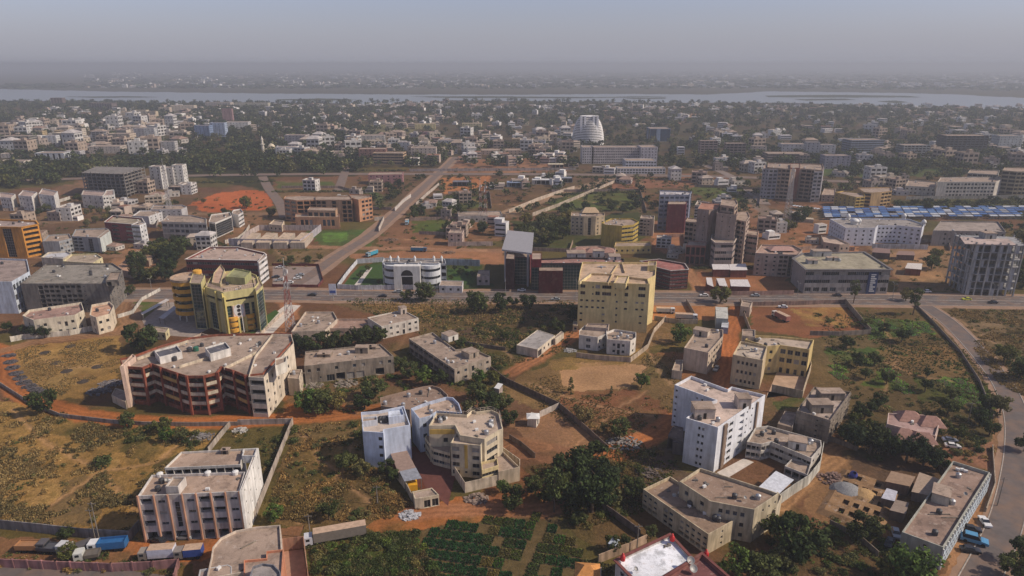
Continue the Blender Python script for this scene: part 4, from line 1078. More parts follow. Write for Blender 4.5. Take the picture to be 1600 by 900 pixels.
# -- two brown-roofed blocks, lower right
h = hgt(1107, 834, 866)
r = building('beige_office_block', 'beige three storey block with brown stained roof, nearest of two below the white tower', 'building',
    [(1005,764),(1107,835),(1151,811),(1047,744)], h=h, wall=(.56,.46,.31), walls={0:('W3 -1 L2 -1 W5','B3 -1 L2 -1 B5'),1:'-1 S1 -1'}, short='nearest brown-roofed block', n_cl=7, nf=3, roofc=(.30,.21,.15), dirt=.6)
r = building('beige_office_block', 'beige block with brown roof, standing behind its nearer twin below the white tower', 'building',
    [(1062,752),(1110,783),(1179,796),(1217,771),(1200,765),(1094,731)], h=hgt(1179,796,848), wall=(.58,.49,.34), walls={0:'W2',1:'-1 W4 -1',2:'-1 S3'}, short='rear brown-roofed block', n_cl=5, nf=3, roofc=(.30,.21,.155), dirt=.6)
sub_mass(r, [(1196,790),(1212,797),(1222,775),(1215,768)], 6., (.6,.52,.38), '-1')
# -- red and white roofed building at the bottom edge
hM = 9.5
RW = (.20,.07,.06)
r = building('maroon_roof_building', 'building with bright white roof sheet and dark maroon parapets at the bottom edge', 'building',
    [(1005,920),(1082,873),(1047,836),(962,876)][0:1] + [(1082,874),(1047,836),(962,876)], h=hM, wall=(.56,.52,.48), walls='W', short='white-roofed maroon building', par=.6, roofc=(.82,.84,.88), trim=RW, lip=.45)
sub_mass(r, [(1005,925),(1120,960),(1170,930),(1097,866)], hM+1.2, (.30,.12,.10), {0:'-1',2:'W4'}, par=.8, roofc=(.20,.085,.08), trim=RW, lip=.45)
for (px, py) in ((1050,845),(1103,870),(973,876)):
    x, y = G(px, py, hM); m = MB(); m.lathe([(0, 0), (.55, 0), (.6, .9), (.4, 1.3), (.2, 1.5), (.28, 1.75), (0, 2.)], 10); m.build('red_roof_vent', plain((.5,.02,.02), .5), r, (x-r.location.x, y-r.location.y, hM+.1))
for (px, py) in ((1078,884),(1082,897)): x, y = G(px, py, hM); dish(r, x-r.location.x, y-r.location.y, hM+.5, .9)
r = building('orange_roof_house', 'little white house with gabled orange tile roof at the bottom edge', 'building', [(899,905),(930,905),(940,886),(912,886)], h=5, wall=(.6,.58,.55), walls={0:'W2',1:'W1'}, par=.02, short='orange-roofed little house')
hip(r, 918, 893, 5, 5, 5, 1.8, -.1, plain((.55,.25,.08), .85, 0, .2, .25, 'orange_tiles'), name='tiled_roof')
wall_line([(935,880),(985,860),(1010,848)], 2.5, (.5,.35,.24), 'tan wall behind the orange-roofed little house')
# -- long building, right edge
h = hgt(1474, 855, 889)
r = building('long_school_block', 'long narrow two storey block with tan roof and blue-white windowed side by the curving street', 'building',
    [(1409,831),(1474,855),(1547,738),(1489,720)], h=h, wall=(.42,.42,.36), walls={0:'-3 S1 -2',1:('L22')}, short='long tan-roofed block', n_cl=6, nf=3, roofc=(.30,.21,.165), dirt=.5)
bx, by = r.location.x, r.location.y
x, y = G(1470, 775, h); stair_box(r, x-bx, y-by, h-.89, 5.5, 4, 2.6, wall_mat((.48,.44,.36)), R(55))
p, q = G(1474,855,h), G(1547,738,h); th = math.atan2(q[1]-p[1], q[0]-p[0]); L = math.hypot(q[0]-p[0], q[1]-p[1])
BLW = wall_mat((.50,.60,.68), .4)
for f in range(3): m = MB(); m.box(0, L, -.35, -.02, 0, .9); m.build('blue_white_band', BLW, r, (p[0]-bx, p[1]-by, f*(h-.9)/3+.05), rz=th)
for k in range(23): m = MB(); m.box(-.15, .15, -.4, -.02, 0, h-.5); m.build('white_fin', WHITEF, r, (p[0]-bx+(q[0]-p[0])*k/22, p[1]-by+(q[1]-p[1])*k/22, 0), rz=th)
shed('low brown shed roof in the yard left of the long tan-roofed block', [(1383,752),(1422,760),(1430,747),(1392,738)], 3.2, plain((.30,.2,.13),.9), wallc=(.2,.14,.11), posts=False)
shed('tan walled shack right of the low brown shed', [(1424,768),(1456,775),(1470,752),(1436,740)], 3., plain((.36,.27,.2),.9), wallc=(.25,.2,.17), posts=False)
shed('small grey tin shelter beside the foundation pits', [(1377,778),(1398,783),(1402,770),(1385,765)], 3., plain((.5,.5,.55),.6), wallc=(.2,.15,.12), posts=False)
shed('brown lean-to roof just below the small tin shelter', [(1390,797),(1415,803),(1420,788),(1399,783)], 3., plain((.26,.2,.16),.9), wallc=(.2,.15,.12), posts=False)
# -- terracotta compound at the bottom left
r = building('terracotta_house', 'tan-roofed house with rounded corner and terracotta end wall at the bottom edge', 'building',
    [(322,905),(425,885),(441,866),(438,820),(400,823),(368,829),(345,840),(332,855),(330,870)], h=7, wall=(.60,.50,.40), walls={0:'W4'}, short='round-cornered terracotta house', roofc=(.36,.27,.21), n_cl=2, par=.6)
sub_mass(r, [(381,905),(440,905),(443,858),(416,861),(416,872),(381,875)], 7.6, (.60,.26,.15), {0:'W2',1:'-1'}, roofc=(.4,.3,.24))
sub_mass(r, [(385,915),(441,918),(438,893),(428,882),(410,880),(395,885)], 9.5, (.22,.22,.24), '-1', roofc=(.35,.31,.29))
sub_mass(r, [(305,925),(362,920),(362,885),(356,882),(312,890)], 6.5, (.55,.55,.55), {0:'W2',1:'W1'}, roofc=(.28,.22,.2))
wall_line([(444,905),(443,860),(476,856),(482,905)], 3.5, (.52,.28,.18), 'terracotta yard wall right of the round-cornered house')
# ================================================================ middle distance
# -- yellow and green bank building with curved bands and glass
hB_ = hgt(412, 440, 497); 
KG=(.60,.53,.25); OY=(.68,.36,.06)
root = building('bank_building', 'yellow and green bank building with dark glass strips, curved orange bands and roof terraces', 'building',
    [(320,448),(349,457),(398,449),(404,441),(401,430),(380,421),(352,424),(330,432)], h=hgt(320,448,512), wall=KG, walls={0:'none',1:'none'}, short='yellow and green bank', roofc=(.42,.32,.22), n_cl=10, lod=0, nopl=True, par=1.0, dirt=.3)
hb = root['h']; bx, by = root.location.x, root.location.y
def front(root, a, b2, h, fn, lod=0, mats=None, z0=0, name='front_wall', glass=GREENG):
    p, q = G(*a, h), G(*b2, h); L = math.hypot(q[0]-p[0], q[1]-p[1]); ops = fn(L); m = MB(); wn = []
    cut_wall(m, (p[0]-root.location.x, p[1]-root.location.y), (q[0]-root.location.x, q[1]-root.location.y), z0, h, ops, lod, wn)
    m.build(name, mats or [wall_mat(KG, .3), DARKIN, glass], root); place_windows(root, wn, lod, glass)
    return (p[0]-root.location.x, p[1]-root.location.y), math.atan2(q[1]-p[1], q[0]-p[0]), L
f7 = hb/7
pa, tha, La = front(root, (320,448), (349,457), hb, lambda L: [(L*.12, L*.55, .5, hb-6.5, .5, 'glaz'), (.3, L-.3, hb-4.8, hb-3.6, .9, 'bal')])
pb, thb, Lb = front(root, (349,457), (398,449), hb, lambda L: [(L*.02, L*.20, hb*.36, hb-6.6, .5, 'glaz'), (L*.60, L*.76, hb*.36, hb-6.6, .5, 'glaz'), (L*.83, L*.93, .5, hb-6.6, .5, 'glaz'), (.3, L-.3, hb-4.8, hb-3.6, .9, 'bal')]
     + [(L*.40, L*.52, .4, hb*.33, .6, 'glaz')])
PINKC = wall_mat((.66,.50,.42), .2); ORM = wall_mat(OY, .3); YGM = wall_mat((.70,.58,.20), .3); DG = GREENG
def at_front(root, p, th, u, name, fn, mat, dz=0, out=0.):
    m = MB(); fn(m); o = m.build(name, mat, root, (p[0]+math.cos(th)*u+math.sin(th)*out, p[1]+math.sin(th)*u-math.cos(th)*out, dz), rz=th); return o
at_front(root, pb, thb, Lb*.22, 'sign_panel', lambda m: m.box(0, Lb*.37, -.3, -.02, hb*.36, hb-6.8), PINKC)
def emblem(m):
    m.f.append(tuple(range(len(m.v), len(m.v)+20))); m.m.append(0); m.v += [(2.1*math.cos(t*math.pi/10), -.0, 2.9*math.sin(t*math.pi/10)) for t in range(20)]
at_front(root, pb, thb, Lb*.40, 'emblem', emblem, WHITEF, hb*.36+3.4, .36)
def dots(m):
    for z in (1.8, 0, -1.8):
        k = len(m.v); m.f.append(tuple(range(k, k+12))); m.m.append(0); m.v += [(.8*math.cos(t*math.pi/6), 0, z+.8*math.sin(t*math.pi/6)) for t in range(12)]
at_front(root, pb, thb, Lb*.40, 'emblem_disc', dots, DARKIN, hb*.36+3.4, .40)
for (u0, u1) in ((.04, .34), (.60, .88)):          # bulging orange balconies
    for k in range(3):
        def bow(m, w=Lb*(u1-u0)):
            pr = [(w/2+w/2*math.cos(math.pi+t*math.pi/10), -1.8*math.sin(t*math.pi/10)) for t in range(11)]
            m.prism(pr, 0, 1.5, 0, True)
        at_front(root, pb, thb, Lb*u0, 'orange_balcony', bow, ORM, .9+k*2.7, .03)
for u in (0., .35, .58, .80, .965): at_front(root, pb, thb, Lb*u, 'pilaster', lambda m: m.box(-.25, .45, -.9, -.02, 0, hb*.9 if u in (0., .965) else hb*.36), YGM)
at_front(root, pb, thb, Lb*.47, 'flag_pole', lambda m: m.tube((0, -.9, 0), (0, -.9, hb*.42), .18), WHITEF)
for u in (0., .6, .97): at_front(root, pa, tha, La*u, 'pilaster', lambda m: m.box(-.25, .35, -.8, -.02, 0, hb-.4), YGM)
# dark glass stair tower and round orange banded drum
hg = hb+2.2
t2 = sub_mass(root, [(296,442),(314,443),(320,430),(301,427)], hg, KG, {0:'G1',1:'-1',3:'-1'}, par=.3, lod=0, glass=GREENG)
x, y = G(292, 437, hb-1)
for k in range(9):
    z = 3.2+k*(hb-3.6)/9; m = MB()
    rad = 6.9
    if k % 2 == 0: m.lathe([(rad-.6, 0), (rad, 0), (rad, (hb-3.6)/9), (rad-.6, (hb-3.6)/9)], 28); m.build('orange_band', ORM, root, (x-bx, y-by, z))
    else: m.lathe([(rad-1.2, 0), (rad-1.2, (hb-3.6)/9)], 28); m.build('ribbon_glazing', GREENG, root, (x-bx, y-by, z))
m = MB(); m.lathe([(6.9, 0), (7.1, 0), (7.1, 1.1), (6.5, 1.1), (6.5, .3), (0, .3)], 28); m.build('drum_roof', [roof_mat((.45,.33,.24))], root, (x-bx, y-by, hb-.4))
for k in range(8): m = MB(); m.tube((math.cos(k*.785)*5.6, math.sin(k*.785)*5.6, 0), (math.cos(k*.785)*5.6, math.sin(k*.785)*5.6, 3.4), .35); m.build('column', WHITEF, root, (x-bx, y-by, 0))
m = MB(); m.lathe([(2.0, 0), (2.0, 2.2), (1.6, 2.4), (0, 2.4)], 14); m.build('rooftop_drum', ORM, root, (x-bx+3, y-by+5, hb-.1))
sub_mass(root, [(352,432),(382,434),(392,424),(366,419)], hb+2.6, (.40,.40,.18), '-1', z0=hb-.9, roofc=(.3,.3,.16))
sub_mass(root, [(331,441),(344,443),(351,421),(345,413),(334,426)], hb+1.2, (.6,.5,.3), '-1', z0=hb-.9, roofc=(.5,.34,.25))
sub_mass(root, [(400,456),(411,446),(404,432),(395,436)], hb-.4, KG, {0:'H1',1:'G1',3:'-1'}, par=.4, glass=GREENG)
m = MB(); g = [G(*q, hb) for q in ((322,447),(349,456),(397,448))]
for a, b2 in zip(g, g[1:]):
    n = 14
    for k in range(n+1):
        t = k/n; xx = a[0]+(b2[0]-a[0])*t-bx; yy = a[1]+(b2[1]-a[1])*t-by+.5; m.box(xx-.1, xx+.1, yy-.1, yy+.1, 0, 1.5)
    m.bar((a[0]-bx, a[1]-by+.5, 1.5), (b2[0]-bx, b2[1]-by+.5, 1.5), .12)
m.build('terrace_railing', PINKC, root, (0, 0, hb))
shed('long grey carport roof beside the forecourt of the yellow and green bank', [(220,489),(222,492),(265,470),(260,468)], 3.2, plain((.55,.5,.46), .6))
shed('second shorter grey carport under the bank drum', [(248,496),(256,498),(280,480),(274,478)], 3.2, plain((.42,.4,.42), .6))
r = building('guard_house', 'cream single storey lodge below the bank forecourt', 'building', [(234,517),(258,520),(264,513),(240,510)], h=3.6, wall=(.66,.58,.36), walls={0:'W3',1:'W1'}, par=.4, short='cream bank lodge')
wall_line([(300,532),(315,525),(345,534),(385,533),(400,531),(443,490)], 1.4, (.62,.50,.40), 'pale low wall round the bank garden', piers=5)
wall_line([(185,497),(208,490),(222,470),(250,455)], 1.8, (.66,.62,.55), 'curved white wall along the bend left of the bank', piers=4)

# -- maroon office behind it
h = hgt(416, 396, 436)
r = building('maroon_office', 'low maroon office with pale roof behind the bank', 'building',
    [(290,405),(300,405),(404,407),(416,398),(412,395),(372,386),(328,386)], h=11, wall=(.20,.05,.045), walls={0:'R3',1:'R14'}, short='maroon office', roofc=(.44,.33,.27), lod=0, lip=.4, trim=(.7,.62,.55), n_cl=8, nf=3)
sub_mass(r, [(402,409),(404,410),(417,400),(412,397)], 13, (.75,.72,.7), {0:None,1:'R3'}, par=.3)
# -- concrete shells, left
h = hgt(143, 424, 478)
r = building('concrete_shell', 'large raw concrete office shell with open stairwells, behind the cream villas on the left', 'building',
    [(32,443),(168,443),(191,421),(176,411),(72,412)], h=hgt(168,443,488), wallm=CONC, walls={0:'-3 F1 B3 F1 B3 S1 -4',1:'W5',4:'-1'}, short='large raw concrete shell', n_cl=10, nf=6, roofc=(.26,.235,.2), par=.8, skip=.1, lod=0, dirt=1)
sub_mass(r, [(165,438),(185,437),(190,424),(172,425)], r['h']+2.2, wallm=CONC, walls='F2', z0=r['h']-.8)
# -- cream villas
h = hgt(45, 497, 520)
r = building('cream_villas', 'cream two storey villa with crenellated parapet at the left junction', 'building',
    [(35,493),(52,500),(117,492),(131,484),(127,472),(45,484)], h=8.5, wall=(.70,.62,.48), walls={0:'W1',1:'D1 W1 -1 W1 D1 W1',2:'W1'}, short='cream villa at the left junction', roofc=(.35,.22,.18), n_cl=5, nf=2, lod=0, par=1.1)
r = building('cream_villas', 'smaller cream villa with blue roof tank beside the left junction wall', 'building',
    [(140,492),(150,496),(172,490),(178,478),(171,471),(143,476)], h=8.2, wall=(.70,.60,.46), walls={0:'D1',1:'W2',2:'W1'}, short='smaller cream villa', roofc=(.55,.33,.22), n_cl=2, nf=2, lod=0, par=1.1)
wall_line([(18,534),(40,530),(110,524),(172,511),(178,503)], 2.4, (.72,.66,.55), 'white boundary wall before the cream villas', piers=6)
# -- white hall at the left edge
r = building('white_blue_hall', 'pale blue-white hall with flat side cut by the left edge', 'building', [(-60,440),(18,440),(46,424),(42,405),(-40,402)], h=hgt(18,440,490), wall=(.58,.64,.72), walls={0:'-1',1:'L6'}, short='pale hall at the left edge', roofc=(.32,.25,.22), nf=3, lod=0, n_cl=3)
# -- orange tower at left edge
h = hgt(37, 356, 402)
r = building('orange_office', 'orange office block with dark glass panels at the left edge', 'building', [(-30,354),(33,355),(60,350),(56,345),(-20,342)], h=hgt(33,355,403), wall=(.62,.28,.05), walls={0:'G1 -1 G1 -1',1:('B1','B1')}, short='orange office block', roofc=(.35,.27,.24), lod=0, nf=6, n_cl=6, lip=.4, trim=(.6,.28,.05))
# -- row of grey-white blocks
r = building('grey_white_house', 'grey and white block with slatted side, right of the orange office', 'building', [(66,377),(92,377),(112,372),(108,365),(76,367)], h=9, wall=(.34,.35,.36), walls={0:'-1',1:'L4'}, short='grey and white block', lod=0, nf=3)
r = building('grey_white_house', 'taller grey block with white end wall beside the orange office', 'building', [(112,369),(152,371),(170,358),(165,356),(118,358)], h=hgt(152,371,394), wall=(.36,.37,.38), walls={0:'B2 -1 G1 -1',1:'-1'}, short='grey block with white end wall', lod=0, nf=4, trim=(.7,.72,.7))
sub_mass(r, [(152,371),(156,372),(172,361),(168,358)], r['h']+.3, (.62,.66,.62), '-1', par=.1)
r = building('low_house', 'cream and grey single storey house before the concrete shell', 'building', [(64,402),(98,404),(112,396),(104,392),(75,394)], h=6, wall=(.62,.54,.42), walls={0:'-1',1:'W2'}, short='cream and grey house', lod=0, roofc=(.5,.5,.52))
r = building('low_house', 'pale yellow flat-roofed house just behind the concrete shell', 'building', [(98,408),(145,411),(160,402),(150,396),(112,397)], h=6, wall=(.68,.60,.36), walls={0:'W2 -1 L1',1:'W2'}, short='pale yellow house', lod=0, roofc=(.4,.32,.24))
r = building('maroon_block', 'maroon block with white fins and white end wall', 'building', [(163,347),(216,351),(226,348),(222,341),(176,337)], h=hgt(216,351,379), wall=(.22,.05,.06), walls={0:'-1 R1 -1 R1 -1',1:'W2'}, short='maroon block with white fins', lod=0, nf=4, roofc=(.36,.30,.22), lip=.3, trim=(.6,.55,.5))
sub_mass(r, [(205,351),(218,352),(228,348),(216,346)], r['h']+.5, (.68,.68,.68), {0:'R1',1:'W2'}, par=.4)
r = building('white_block', 'white block with grey left side behind the maroon block', 'building', [(207,337),(232,338),(253,331),(249,328),(218,329)], h=hgt(232,338,352), wall=(.62,.61,.6), walls={0:'-1',1:'W3'}, short='white block', lod=0, nf=3)
r = building('white_block', 'second white block with pale end wall and rooftop box', 'building', [(235,327),(283,327),(292,323),(285,320),(240,320)], h=hgt(283,327,342), wall=(.50,.49,.49), walls={0:'W6',1:'-1'}, short='second white block', lod=0, nf=3)
r = building('courtyard_office', 'grey colonnaded courtyard office near the red clay pitch', 'building', [(252,346),(280,347),(322,348),(322,341),(300,336),(262,336)], h=hgt(280,347,374), wall=(.42,.38,.35), walls={0:'L3',1:'L6'}, short='grey colonnaded office', lod=0, nf=3, n_cl=5, trim=(.6,.58,.54), band=1)
r = building('courtyard_office', 'white-fronted end wing of the colonnaded office', 'building', [(326,346),(336,348),(362,337),(359,331),(330,335)], h=hgt(336,348,372), wall=(.70,.67,.62), walls={0:'G1',1:'G5'}, short='white-fronted wing', lod=0, nf=3, n_cl=3)
r = building('courtyard_office', 'small white block closing the colonnaded office on the right', 'building', [(362,333),(372,336),(380,331),(376,326),(364,328)], h=hgt(372,336,356), wall=(.66,.64,.62), walls={0:'-1',1:'R2'}, short='small white end block', lod=0, nf=3)
wall_line([(352,381),(372,376),(384,366),(390,356)], 2.6, (.66,.60,.52), 'white wall curving round the colonnaded office')
r = building('warehouse', 'wide low tan-roofed store on bare soil left of the tree grove', 'warehouse', [(180,420),(208,425),(222,408),(200,402)], h=4, wall=(.45,.33,.25), walls='-1', par=.1, roofc=(.42,.25,.16), short='tan-roofed store', lod=1)
r = building('warehouse', 'second tan-roofed store, further back beside the tree grove', 'warehouse', [(203,402),(232,407),(244,396),(214,391)], h=4, wall=(.45,.33,.25), walls='-1', par=.1, roofc=(.44,.28,.18), short='further tan-roofed store', lod=1)

# -- left white houses and concrete frame
for (pts, hh, lab, wc) in (([(0,308),(17,309),(24,303),(0,300)], 11, 'white house cut by the left edge below the tree belt', (.74,.70,.64)),
    ([(28,305),(49,307),(58,300),(36,297)], 12, 'white house with dark doorway, second from the left edge', (.76,.72,.68)),
    ([(60,303),(84,306),(90,299),(66,294)], 13, 'white house with small square windows, third from the left edge', (.76,.74,.70)),
    ([(127,304),(160,306),(166,299),(130,297)], 11, 'white arcaded house standing in front of the concrete frame', (.66,.62,.56)),
    ([(160,306),(178,304),(178,296),(166,297)], 11, 'white side wing beside the concrete frame', (.70,.68,.64))):
    building('white_house', lab, 'building', pts, h=hh, wall=wc, walls={0:'W2 D1 W1',1:'W2'}, short=lab.split(',')[0][:38], lod=1, nf=3, roofc=(.4,.3,.26))
# open concrete frame
def frame_building(label, roofpx, h, nf, mat, nx=7, ny=5, short=None, core=True, group=None, name='frame_building'):
    g = [G(x, y, h) for x, y in roofpx]; cx = sum(q[0] for q in g)/4; cyy = sum(q[1] for q in g)/4
    t = thing(name, label, 'building', (cx, cyy, 0), group=group); LAND.append((cx, cyy, short or 'concrete frame', t)); FOOT.append(g)
    p = [(q[0]-cx, q[1]-cyy) for q in g]; fh = h/nf
    for f in range(1, nf+1):
        b = MB(); b.prism(p, f*fh-.45, f*fh, 0, True); b.build('floor_slab', mat, t)
    def L4(u, v): return tuple((p[0][a]*(1-u)+p[1][a]*u)*(1-v)+(p[3][a]*(1-u)+p[2][a]*u)*v for a in (0, 1))
    for i in range(nx+1):
        for j in range(ny+1):
            if 0 < i < nx and 0 < j < ny: continue
            x, y = L4(.01+.98*i/nx, .01+.98*j/ny); b = MB(); b.box(-.32, .32, -.32, .32, 0, h+random.uniform(.2, 1.4), 0, 0, x, y); b.build('column', mat, t)
    if core:
        q = [L4(.15, .3), L4(.85, .3), L4(.85, .8), L4(.15, .8)]; b = MB(); b.prism(q, 0, h-.5); b.build('core_wall', BLOCKM, t)
    return t
frame_building('big open concrete frame of seven floors standing under the tree belt', [(127,270),(193,272),(226,262),(150,260)], hgt(193,272,309), 7, wall_mat((.27,.25,.23), .8), 9, 6, short='big concrete frame')
h = hgt(1517, 377, 462)
t = frame_building('unfinished grey frame tower of seven floors beside the avenue on the right', [(1525,382),(1602,384),(1585,370),(1492,367)], hgt(1525,382,461), 7, wall_mat((.36,.36,.36), .6), 6, 5, short='unfinished frame tower')
bx, by = t.location.x, t.location.y; p0 = G(1525,382,hgt(1525,382,461)); p1 = G(1602,384,hgt(1525,382,461)); p3 = G(1492,367,hgt(1525,382,461)); H7 = hgt(1525,382,461)
for f in range(7):
    for (a, c, n) in ((p0, p1, 6), (p3, p0, 5)):
        for k in range(n):
            if random.random() < .42: continue
            x0 = (a[0]+(c[0]-a[0])*(k+.12)/n-bx, a[1]+(c[1]-a[1])*(k+.12)/n-by); x1 = (a[0]+(c[0]-a[0])*(k+(.5 if random.random()<.6 else .88))/n-bx, a[1]+(c[1]-a[1])*(k+.5)/n-by)
            x1 = (x0[0]+(c[0]-a[0])*.38/n, x0[1]+(c[1]-a[1])*.38/n); L = math.hypot(x1[0]-x0[0], x1[1]-x0[1]); m = MB(); m.box(0, L, .25, .42, f*H7/7, f*H7/7+H7/7-.45)
            m.build('infill_wall', wall_mat((.42,.42,.43), .5), t, (x0[0], x0[1], 0), rz=math.atan2(c[1]-a[1], c[0]-a[0]))
m = MB(); rp = [G(x, y, H7+.6) for x, y in ((1508,380),(1590,382),(1575,372),(1500,369))]; m.prism([(x-bx, y-by) for x, y in rp], 0, .25); m.build('roof', roof_mat((.48,.38,.34)), t, (0, 0, H7+.01))
stair_box(t, 0, 4, H7+.3, 6, 5, 3, wall_mat((.32,.33,.33)))

# -- orange brown complex
OR=(.52,.27,.15)
hO = hgt(535, 318, 349)
r = building('orange_brown_complex', 'orange brown office complex around a court, left of the diagonal street', 'building', [(549,309),(560,312),(564,311),(581,308),(580,304),(545,303)], h=hgt(560,312,347), wall=OR, walls={0:'-1',1:'-1',2:'L3'}, short='orange brown complex', lod=1)
sub_mass(r, [(493,312),(549,312),(549,306),(493,306)], r['h'], (.36,.22,.14), {0:'F2 -1 F1 -1 F2'}, lod=1, nf=5)
sub_mass(r, [(443,310),(463,313),(494,312),(494,306),(470,305),(446,306)], r['h']*.96, OR, {0:'L2',1:'F3'}, lod=1, nf=5)
sub_mass(r, [(461,339),(530,339),(530,334),(462,334)], 9, OR, {0:'-1 L3 -2 L3 -1'}, lod=1, nf=1)
sub_mass(r, [(480,328),(524,329),(527,324),(484,323)], 13, (.5,.32,.2), {0:'L5'}, lod=1, nf=2)
r = building('low_house', 'little cream house at the left foot of the orange brown complex', 'building', [(420,350),(440,352),(444,345),(428,343)], h=5, wall=(.66,.54,.4), walls='W', short='little cream house', lod=1)
# walled stores
wall_line([(372,388),(385,371),(405,360),(502,360)], 4, (.55,.46,.42), 'pale back wall of the row of low tan stores')
wall_line([(358,384),(470,386),(485,375),(502,361)], 5, (.50,.46,.5), 'front wall of the row of low tan stores')
for k, (a, b2, lab) in enumerate(((388,408,'leftmost'),(411,435,'second from left'),(438,462,'third from left'),(465,490,'rightmost'))):
    building('warehouse', lab + ' of four low tan-roofed stores inside the pale walled yard', 'warehouse', [(a-12,379),(b2-14,379),(b2-1,364),(a+6,363)], h=4.2, wall=(.5,.42,.34), walls='-1', par=.15, short='tan store', lod=1, roofc=(.55,.42,.30), group='tan-roofed stores in the walled yard')

# -- white embassy with curved bays
hE = hgt(625, 408, 442)
r = building('embassy', 'white embassy with two curved bays and an arched portal, beside the avenue', 'building', [(597,410),(697,412),(695,404),(600,403)], h=hE, wall=(.56,.58,.60), walls={0:'B3 -7 B2',1:'W2'}, short='white embassy', lod=0, roofc=(.30,.27,.25), n_cl=7, nf=3)
bx, by = r.location.x, r.location.y
for px in (617, 671):
    x, y = G(px, 412, hE); m = MB(); m.lathe([(6, 0), (6, hE+.4), (5.6, hE+.4), (5.6, hE-.6), (0, hE-.6)], 20, a0=math.pi, a1=2*math.pi); m.build('curved_bay', wall_mat((.62,.64,.66), .3), r, (x-bx, y-by, 0))
    for f in range(3): m = MB(); m.lathe([(6.06, 0), (6.06, 1.3)], 20, a0=math.pi+.25, a1=2*math.pi-.25); m.build('bay_glazing', GLASS, r, (x-bx, y-by, f*hE/3+1.4))
x, y = G(637, 415, hE); m = MB(); wn = []
w2 = 7; d = math.pi
m = MB(); cut_wall(m, (-w2, -4), (w2, -4), 0, hE+.8, [(w2-3, w2+3, .02, hE*.6, 1.5, 'bal')], 0, wn); m.prism([(w2, -4), (w2, 0), (-w2, 0), (-w2, -4)][::1], 0, hE+.8, 0); m.f = m.f[:-5] + m.f[-5:-4] + m.f[-4:]
pm = MB(); cut_wall(pm, (-w2, -4), (w2, -4), 0, hE+.8, [(w2-3, w2+3, .02, hE*.6, 1.5, 'bal')], 0, []); pm.face([(w2,-4,0),(w2,0,0),(w2,0,hE+.8),(w2,-4,hE+.8)]); pm.face([(-w2,0,0),(-w2,-4,0),(-w2,-4,hE+.8),(-w2,0,hE+.8)]); pm.face([(-w2,-4,hE+.8),(w2,-4,hE+.8),(w2,0,hE+.8),(-w2,0,hE+.8)])
pm.build('portal', [wall_mat((.72,.70,.66), .3), DARKIN], r, (x-bx, y-by, 0))
m = MB(); k = 0; m.v += [(3.2*math.cos(t*math.pi/10), 0, 3.2*math.sin(t*math.pi/10)) for t in range(11)]; m.f.append(tuple(range(11))); m.m.append(0); m.build('portal_arch', DARKIN, r, (x-bx, y-by-4.03, hE*.6+.5))
for px in (610, 622, 648, 678, 690):
    x, y = G(px, 404, hE+1); m = MB(); m.lathe([(.7, 0), (.7, 2.2), (0, 3.4)], 8); m.build('roof_pinnacle', WHITEF, r, (x-bx, y-by, hE-.5))
wall_line([(528,451),(560,453),(650,452)], 2.6, (.70,.70,.72), 'white avenue fence wall before the embassy garden', piers=6)
wall_line([(528,451),(543,430),(558,412)], 2.6, (.70,.72,.76), 'white side wall of the embassy garden along the diagonal street', piers=6)
wall_line([(558,412),(600,409)], 3, (.5,.52,.56), 'grey rear wall of the embassy garden, left part')
wall_line([(696,414),(750,416)], 4, (.5,.52,.56), 'grey rear wall of the embassy garden, right part')
r = building('guard_house', 'low white guard house at the right end of the embassy fence', 'building', [(686,446),(722,447),(724,439),(689,438)], h=4, wall=(.7,.68,.68), walls={0:'W3'}, short='embassy guard house', lod=1, par=.3)
r = building('guard_house', 'dark-roofed lodge between embassy and the glass cultural centre', 'building', [(745,432),(765,432),(765,422),(748,422)], h=5, wall=(.35,.3,.3), walls={0:'W2'}, short='dark-roofed lodge', lod=1, par=.3)

# -- glass and maroon headquarters on the avenue
hG = hgt(787, 400, 452)
r = building('glass_headquarters', 'modern glass and maroon headquarters with a big tilted grey roof, beside the avenue', 'building',
    [(830,411),(912,411),(975,413),(975,404),(900,402),(850,404),(830,404)], h=hgt(830,411,453), wall=(.035,.03,.035), walls={0:'G7',1:'G3'}, short='glass and maroon headquarters', lod=0, nf=4, roofc=(.34,.19,.16), nopl=False, n_cl=7, glass=GREENG, dirt=.3)
bx, by = r.location.x, r.location.y; hh = r['h']
sub_mass(r, [(802,401),(828,402),(832,375),(808,374)], hh+1, (.12,.02,.025), {0:'G1',3:'G1'}, par=.1, lod=0, glass=GREENG)
# tilted roof slab
b = MB(); c0, c1, c2, c3 = G(784,392,hh+3), G(831,398,hh+3), G(834,366,hh+9), G(793,362,hh+9)
lo = [(c[0]-bx, c[1]-by, z) for c, z in ((c0, hh+3), (c1, hh+3), (c2, hh+9), (c3, hh+9))]; hi = [(x, y, z+.9) for x, y, z in lo]
b.face(hi); b.face(lo[::-1])
for i in range(4): j = (i+1) % 4; b.face([lo[i], lo[j], hi[j], hi[i]])
b.build('tilted_roof', plain((.36,.35,.36), .5, 0, .4, .1, 'grey_roof_panel'), r)
for c in (c0, c1):
    m = MB(); m.tube((c[0]-bx+(2 if c is c0 else -2), c[1]-by+1, 0), (c[0]-bx+(2 if c is c0 else -2), c[1]-by+1, hh+3.2), .6, n=10); m.build('slender_column', wall_mat((.5,.46,.46), .2), r)
sub_mass(r, [(831,405),(846,405),(846,395),(831,395)], hh+3.5, (.17,.02,.03), '-1', z0=hh-.9, par=.2)
sub_mass(r, [(842,423),(880,423),(880,417),(842,417)], hh-2.5, (.085,.012,.016), '-1', par=.1)
sub_mass(r, [(790,404),(804,405),(806,380),(795,380)], hh+2, (.06,.02,.022), '-1', par=.1)
